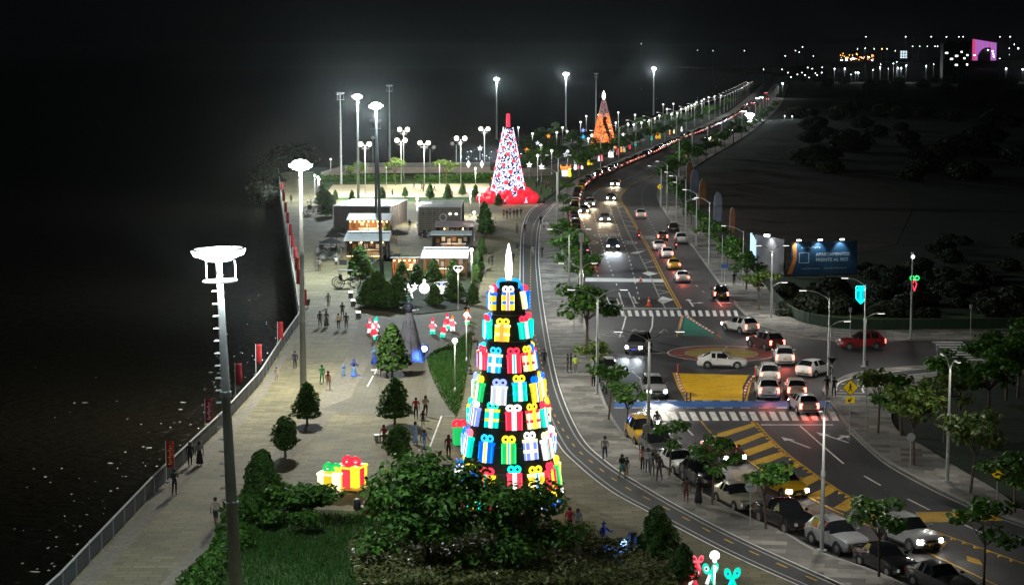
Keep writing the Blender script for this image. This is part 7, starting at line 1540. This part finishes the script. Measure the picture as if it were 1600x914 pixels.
PL_ = [
 (273, 773, 'phone', 150, 'black', 'black', 'person in dark hooded clothes standing below the nearest red flag', {'sleeves': True}),
 (297, 728, 'walk', 170, 'black', 'black', 'person in black walking beside the railing next to a woman in grey', {'sleeves': True}), (312, 727, 'stand', 175, 'grey', 'black', 'woman in grey top and long black skirt by the railing', {'hair': 'l', 'skirt': ('long', 'black')}),
 (337, 822, 'walk2', 10, 'beige', 'dark grey', 'man in pale shirt and shorts walking by the dark shrubs', {'bare': True, 'h': 1.8}),
 (461, 577, 'stand', 180, 'navy', 'black', 'person in dark blue standing left of the second mast', {'sleeves': True}), (432, 594, 'walk', 180, 'beige', 'beige', 'small child in beige near the fourth red flag', {'h': 1.15}),
 (503, 600, 'walk2', 160, 'green', 'green', 'person dressed in green by the pale concrete strip', {}), (513, 610, 'walk', 10, 'pink', 'beige', 'woman in a pink top and beige shorts beside the person in green', {'bare': True, 'hair': 'l'}),
 (500, 511, 'walk', 180, 'black', 'black', 'person in black, leftmost of the group beyond the second mast', {'sleeves': True}), (510, 511, 'stand', 180, 'dark grey', 'black', 'person with long dark skirt in the group beyond the second mast', {'skirt': ('long', 'dark grey'), 'hair': 'l'}), (513, 481, 'walk2', 0, 'grey', 'grey', 'person in grey farthest of the group beyond the second mast', {}), (535, 497, 'walk', 185, 'black', 'dark grey', 'person in black carrying a bag at the back of the pair near the cube bollards', {}), (529, 515, 'walk2', 180, 'beige', 'black', 'person in beige walking beside another near the cube bollards', {}), (541, 514, 'walk', 180, 'black', 'black', 'person in black nearest the lit elves on the left', {'sleeves': True}),
 (592, 547, 'stand', 200, 'black', 'brown', 'dark dressed visitor beside the pale blue living statue', {'sleeves': True}), (596, 586, 'sit', 200, 'black', 'dark grey', 'person in black seated on the pale bench by the clipped tree', {}), (590, 590, 'sit', 160, 'white', 'grey', 'child in white seated on the pale bench by the clipped tree', {'h': 1.2}),
 (650, 654, 'stand', 180, 'red', 'black', 'person in a red top and black trousers on the grey paving', {}), (665, 651, 'phone', 170, 'beige', 'black', 'person in a pale top looking at a phone on the grey paving', {'hair': 'l'}), (661, 667, 'walk', 0, 'maroon', 'black', 'child in dark red with the person in a pale top', {'h': 1.3, 'hair': 'l'}),
 (606, 753, 'bend', 110, 'black', 'yellow', 'person in yellow trousers bending over right of the big gift box', {}), (600, 690, 'sit', 200, 'red', 'black', 'person in red seated behind the round topped tree', {}), (649, 694, 'stand', 160, 'pale blue', 'blue', 'costumed person in pale blue left of the green gift box', {'hair': 'l', 'skirt': ('long', 'pale blue')}), (663, 708, 'walk', 130, 'blue', 'pale blue', 'costumed person in blue with arms out, half behind the broad tree', {}), (701, 716, 'stand', 180, 'maroon', 'black', 'person with brown hair half hidden behind the broad tree by the green gift', {'hair': 'l'}),
 (945, 719, 'walk', 190, 'white', 'jeans', 'man in white shirt and dark jeans walking beside the cycle path', {'h': 1.75}), (972, 748, 'walk2', 150, 'black', 'black', 'woman in black top and green shorts crossing the cycle path edge', {'bare': True, 'hair': 'l', 'skirt': ('short', 'teal')}), (979, 744, 'stand', 150, 'dark grey', 'beige', 'child next to the woman in green shorts', {'h': 1.35, 'bare': True}),
 (1004, 735, 'stand', 150, 'pink', 'black', 'person in a pink top in the group under the double armed lamp', {'hair': 'l'}), (1012, 738, 'stand', 170, 'white', 'jeans', 'person in white top and jeans in the group under the double armed lamp', {'hair': 'l'}), (1019, 746, 'stand', 200, 'grey', 'grey', 'person in grey in the group under the double armed lamp', {}), (1030, 751, 'walk', 200, 'dark grey', 'dark grey', 'person in dark grey nearest the white hatchback', {'sleeves': True}),
 (1072, 786, 'stand', 0, 'brown', 'maroon', 'person in brown top and dark red shorts beside the black SUV', {'bare': True}), (1091, 788, 'stand', 190, 'black', 'black', 'woman in a long black dress beside the black SUV', {'hair': 'l', 'skirt': ('long', 'black')}),
 (887, 582, 'stand', 90, 'black', 'black', 'person in black at the left of the pair with the hi-vis vest', {}), (892, 581, 'stand', -90, 'navy', 'navy', 'person in navy facing the hi-vis vest', {}), (899, 584, 'stand', 170, 'hivis', 'grey', 'person in a bright yellow green hi-vis vest on the footway', {}), (850, 574, 'walk', 0, 'black', 'black', 'person in black walking along the cycle path', {'sleeves': True}), (927, 606, 'stand', 180, 'black', 'black', 'person in black leaning by the double armed lamp and white compact', {}),
 (1292, 618, 'walk', 180, 'black', 'maroon', 'woman in black and dark red at the corner kerb', {'hair': 'l', 'bare': True}), (1303, 620, 'walk2', 180, 'black', 'black', 'person in black at the corner kerb beside the yield sign', {}),
 (769, 416, 'walk', 0, 'black', 'dark grey', 'person in black with a child left of the white spike', {}), (764, 414, 'walk2', 0, 'dark grey', 'black', 'child beside the person left of the white spike', {'h': 1.2}), (801, 412, 'walk', 0, 'navy', 'navy', 'person in navy right of the white spike of the gift tree', {'sleeves': True}), (833, 402, 'walk2', 180, 'grey', 'grey', 'person in grey on the cycle path', {}), (847, 403, 'stand', 180, 'black', 'black', 'person in black on the footway right of the cycle path', {}), (759, 434, 'bend', 90, 'black', 'grey', 'person leaning beside the row of cones', {}), (820, 364, 'walk', 0, 'dark grey', 'black', 'person in dark clothes at the left edge of the cycle path bend', {}), (808, 366, 'walk2', 180, 'grey', 'dark grey', 'person in grey near the left edge of the cycle path', {}),
 (845, 352, 'walk', 180, 'black', 'black', 'person in black at the right edge of the cycle path bend', {}), (850, 361, 'walk2', 180, 'white', 'grey', 'person in white, left of two at the right of the cycle path bend', {}), (856, 361, 'walk', 180, 'white', 'beige', 'person in white, right of two at the right of the cycle path bend', {}),
 (494, 424, 'stand', 0, 'grey', 'grey', 'person in grey, left of a pair on the upper promenade', {}), (499, 424, 'stand', 0, 'beige', 'brown', 'person in beige, right of a pair on the upper promenade', {}), (525, 420, 'walk', 180, 'white', 'black', 'person in white top and black shorts by the parked cycles', {'bare': True}), (455, 318, 'walk', 0, 'grey', 'grey', 'person in grey far up the promenade beside the railing', {}), (486, 326, 'stand', 90, 'black', 'black', 'person in black beside the far pedal carriage', {}), (640, 359, 'stand', 180, 'black', 'black', 'person in black between the two slatted pavilions', {}),
 (613, 309, 'walk', 90, 'black', 'black', 'player in black at the left of the sand court', {}), (647, 296, 'walk2', -90, 'navy', 'black', 'player in dark shirt at the back of the sand court', {}), (659, 300, 'walk', 60, 'black', 'navy', 'player, left of the pair at mid sand court', {}), (662, 299, 'stand', -60, 'red', 'black', 'player in red, right of the pair at mid sand court', {}), (679, 299, 'walk', -90, 'white', 'black', 'player in white by the big cone at the sand court', {}),
 (740, 541, 'sit', 90, 'pink', 'black', 'person in pink seated on the right edge of the triangular lawn', {}), (734, 592, 'sit', 60, 'grey', 'dark grey', 'person in grey crouching at the right edge of the triangular lawn', {}), (890, 836, 'stand', 190, 'red', 'black', 'person in red, left of the pair behind the broad tree by the cycle path', {}), (903, 838, 'stand', 170, 'grey', 'black', 'person in grey, right of the pair behind the broad tree', {'hair': 'l'}), (1147, 446, 'stand', 180, 'black', 'black', 'person in black under the trees of the right footway', {}), (633, 446, 'stand', 180, 'pink', 'black', 'person in pink in front of the orange lit bar', {'hair': 'l'}), (702, 438, 'stand', 0, 'grey', 'black', 'person in grey at the counter of the ribbed roof kiosk', {}), (729, 500, 'stand', 200, 'black', 'black', 'person in black beside the lone lit elf', {}), (746, 462, 'walk', 0, 'grey', 'dark grey', 'person in grey beside the nearest cone of the row', {})]
for px, py, pose, fc, a, b_, lb, kw in PL_: person(px, py, pose, fc, a, b_, lb, **kw)
for i, (x, y) in enumerate([(787, 342), (792, 343), (797, 341), (803, 342), (808, 341), (814, 340)]): person(x, y, ['walk', 'stand', 'walk2'][i % 3], 0, ['red', 'black', 'grey', 'black', 'navy', 'black'][i], ['black', 'dark grey'][i % 2], ['person in red, leftmost of six walking before the red balls', 'person in black, second of six before the red balls', 'person in grey, third of six before the red balls', 'person in black, fourth of six before the red balls', 'person in navy, fifth of six before the red balls', 'person in black, rightmost of six before the red balls'][i], group='six people before the red balls')
for i, (x, y) in enumerate([(842, 292), (848, 290), (853, 296), (857, 294), (838, 296), (863, 304), (846, 305), (850, 320), (843, 322)]): person(x, y, ['walk', 'stand', 'walk2'][i % 3], 180 * (i % 2), ['black', 'navy', 'dark grey', 'red', 'black'][i % 5], 'black', 'dark dressed person in the crowd right of the red balls', group='crowd right of the red balls')
person(1026, 676, 'ride', 172, 'black', 'black', 'rider in black on the motorcycle with its headlight on', z=0, dz=-.02); person(998, 374.3, 'ride', 0, 'red', 'black', 'rider in red on the motorcycle by the centre lines', z=0, dz=-.02); person(1056, 389.3, 'ride', 0, 'brown', 'black', 'rider in brown on the motorcycle passing the silver SUV', z=0, dz=-.02)
# ---------------------------------------------------------------- horizon: hills, port, towers, lamps
hl_ = []; 
rf_ = random.Random(8)
vs = []; n = 60
mbh = MB()
for i in range(n + 1):
    x = 450 + i * 60; z = 19 + 2.5 * noise.noise((i * .25, 0, 0)) - max(0, (8 - i)) * 2.6
    vs += [(x, 3300, -1), (x, 3900, max(-.5, z)), (x, 4800, max(-.5, z - 3)), (x, 5600, -1)]
mbh.add(vs, [(i * 4 + j, i * 4 + 4 + j, i * 4 + 5 + j, i * 4 + 1 + j) for i in range(n) for j in range(3)])
struct('hills', mbh, M['lawn_dark'])
def far_lamp(px, py, Y, label, group, base=0, r=.5, st='lens_white', power=0, head=1):
    p = AT(px, py, Y); t = thing('distant_lamp', label, 'lamp', (p.x, p.y, base), 0, group); h = p.z - base
    MB().cyl((0, 0, 0), (0, 0, h - r * .3), .22, .14, 5).build('pole', M['dark_metal'], t); MB().ball((0, 0, h), r * .5, 8, 5).build('lamp_globe', M[st], t)
    if power: lamp('POINT', t, (0, -r * 1.5, h - r * 1.4), power, (.9, .96, 1), r)
M['far_w'] = glow('distant white lamp', (1, .98, .94), 18); M['far_c'] = glow('distant cool lamp', (.85, 1, 1), 26); M['far_o'] = glow('distant sodium lamp', (1, .38, .1), 10)
for x in (1353, 1415, 1455, 1479, 1498, 1505, 1562, 1578): far_lamp(x, 58, 1900, 'tiny white lamp on a tall mast in the topmost row above the horizon', 'topmost row of horizon lamps', 0, .62, 'far_w')
for i, (x, y) in enumerate([(1426, 73), (1437, 73), (1449, 73), (1461, 73), (1465, 73), (1399, 80), (1386, 77), (1366, 77), (1577, 76), (1562, 92), (1577, 86), (1585, 70), (1340, 77), (1352, 76)]): far_lamp(x, y, 3850, 'small white lamp standing on the dark hill line', 'lamps on the hill line', 18, 1.0, 'far_w')
far_lamp(1591, 76, 3800, 'brightest white lamp on the hill line near the right edge', None, 18, 2.2, 'far_c')
far_lamp(1378, 77, 3850, 'orange lamp on the hill line right of the port lights', None, 18, 2.0, 'far_o')
for x, y, r in ((1304, 108, .9), (1320, 108, 1.2), (1341, 114, 1.1), (1337, 114, .7), (1330, 117, .5), (1376, 101, .6), (1375, 106, .9), (1396, 100, .7), (1401, 97, .5), (1403, 107, 1.2), (1408, 107, 1.2), (1416, 103, 1.0), (1447, 104, 1.0), (1388, 108, .5), (1572, 108, 1.4), (1598, 109, 1.4), (1364, 110, .5), (1459, 101, .5)):
    far_lamp(x, y, 2200, 'cool white lamp in the row of yard lights below the hill line', 'yard lights below the hill line', 0, r, 'far_c', 5000 if r > .85 else 0)
for x, y in ((1227, 88), (1243, 80), (1249, 82), (1254, 74), (1271, 88), (1262, 106), (1269, 108), (1285, 106), (1222, 109), (1236, 121), (1253, 114), (1264, 122), (1277, 118), (1284, 114), (1193, 109), (1274, 115), (1231, 114), (1002, 69), (1090, 79), (1114, 80), (1163, 80), (1246, 117), (1258, 118)):
    far_lamp(x, y, 3000 if y < 95 else 1800, 'tiny scattered lamp beyond the end of the road', 'scattered lamps beyond the road', 0, .8 if y < 95 else .5, 'far_w')
far_lamp(1223, 131, 1350, 'glaring white lamp at the end of the distant road', None, 0, 1.0, 'far_c', 3000)
for x, y, lb in ((1226, 182, 'left of two lamps on the plot beside the distant road'), (1238, 182, 'right of two lamps on the plot beside the distant road')): far_lamp(x, y, 900, lb, None, 0, .32, 'far_w', 300)
# port with orange lights
p0 = AT(1311, 90, 3850); t = thing('port_terminal', 'low port terminal sprinkled with orange lights on the horizon', 'port building', (p0.x, p0.y, 17))
for i in range(7): MB().box((5 + i * 9.5, 4, 4 + 2 * (i % 3)), (9, 8, 8 + 4 * (i % 3))).build('shed', M['black_wall'], t)
for i in range(46): MB().box((rf_.uniform(0, 66), -.2 - rf_.uniform(0, 3), rf_.uniform(4, 17) * (1 - .3 * (i % 3 == 0))), (1.0, .4, .9)).build('orange_light', M['far_o'] if i % 3 else M['far_w'], t)
p0 = AT(1408, 83, 3850); t = thing('lit_block', 'small pale lit block on the hill line', 'building', (p0.x, p0.y, 17)); MB().box((6, 5, 11), (16, 10, 22)).build('wall', M['black_wall'], t)
for i in range(5):
    for j in range(3): MB().box((.5 + j * 4.5, -.2, 9 + i * 3), (3.4, .3, 1.2)).build('window', glow('lit window row', (.75, .95, 1), 2.2) if i == 0 and j == 0 else bpy.data.materials['lit window row'], t)
for px, w_, ytop, lb in ((1484, 26, 68, 'left of two dark towers left of the purple screen'), (1504, 15, 66, 'right of two dark towers left of the purple screen')):
    Y = 2100; p = AT(px, 110, Y); ht = AT(px, ytop, Y).z; t = thing('dark_tower', lb, 'tower', (p.x, Y, 0)); ww = w_ * Y / FPX; MB().box((0, 0, ht / 2), (ww, 14, ht)).build('wall', M['black_wall'], t); MB().box((0, 0, ht + 1), (ww * .5, 6, 2)).build('roof_plant', M['black_wall'], t)
    for i in range(9):
        for j in range(3): MB().box(((j - 1) * ww * .3, -7.05, 10 + i * (ht - 14) / 9), (ww * .16, .2, 1.6)).build('window', M['lens_globe'] if (i, j) in ((3, 2), (6, 2), (7, 0), (5, 1)) else M['glass'], t)
Y = 3600; A = AT(1519, 95, Y); t = thing('purple_screen_building', 'purple and magenta lit facade with an arched cut out on the horizon', 'building', (A.x, Y, A.z)); k = Y / FPX
mcol = [glow('purple facade light %d' % i, c, 1.0) for i, c in enumerate(((.62, .06, .2), (.5, .1, .4), (.32, .16, .55), (.4, .14, .5)))]
for i in range(18):
    f0, f1 = i / 18, (i + 1) / 18; zt = (33 - 6 * (f0 + f1) / 2) * k; fm_ = (f0 + f1) / 2; zb = 0
    if .22 < fm_ < .78: zb = 20 * k * math.sqrt(max(0, 1 - ((fm_ - .62) / .42) ** 2)) if fm_ < .62 else 20 * k
    MB().box(((f0 + f1) / 2 * 37 * k, 0, (zb + zt) / 2), (37 * k / 18 * .94, 3, zt - zb)).build('light_panel', mcol[0] if i < 2 or 13 > i > 11 else mcol[1 + (i % 3)], t)
MB().box((18.5 * k, 3, 10), (37 * k, 2, 20)).build('rear_wall', M['black_wall'], t)
for x, z in ((24, 16), (32, 10), (33, 6), (31, 14), (3, 8)): MB().box((x * k, -2, z * k), (1.6, .5, 1.6)).build('lamp', M['far_w'], t)
for i in range(26):
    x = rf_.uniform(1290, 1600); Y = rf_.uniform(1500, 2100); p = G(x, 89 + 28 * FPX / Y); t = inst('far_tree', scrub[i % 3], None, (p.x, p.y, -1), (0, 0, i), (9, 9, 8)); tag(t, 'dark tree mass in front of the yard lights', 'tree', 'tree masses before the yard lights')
# ---------------------------------------------------------------- night air
hm = bpy.data.materials.new('haze'); hm.use_nodes = True; nt = hm.node_tree; nt.nodes.remove(nt.nodes['Principled BSDF'])
pv_ = nt.nodes.new('ShaderNodeVolumePrincipled'); pv_.inputs['Density'].default_value = 0.000012; pv_.inputs['Color'].default_value = (.82, .9, .9, 1); pv_.inputs['Anisotropy'].default_value = .96
nt.links.new(pv_.outputs[0], nt.nodes['Material Output'].inputs['Volume'])
hz = MB().box((600, 2900, 28.5), (5200, 6200, 68)).build('haze', hm); hz['kind'] = 'stuff'
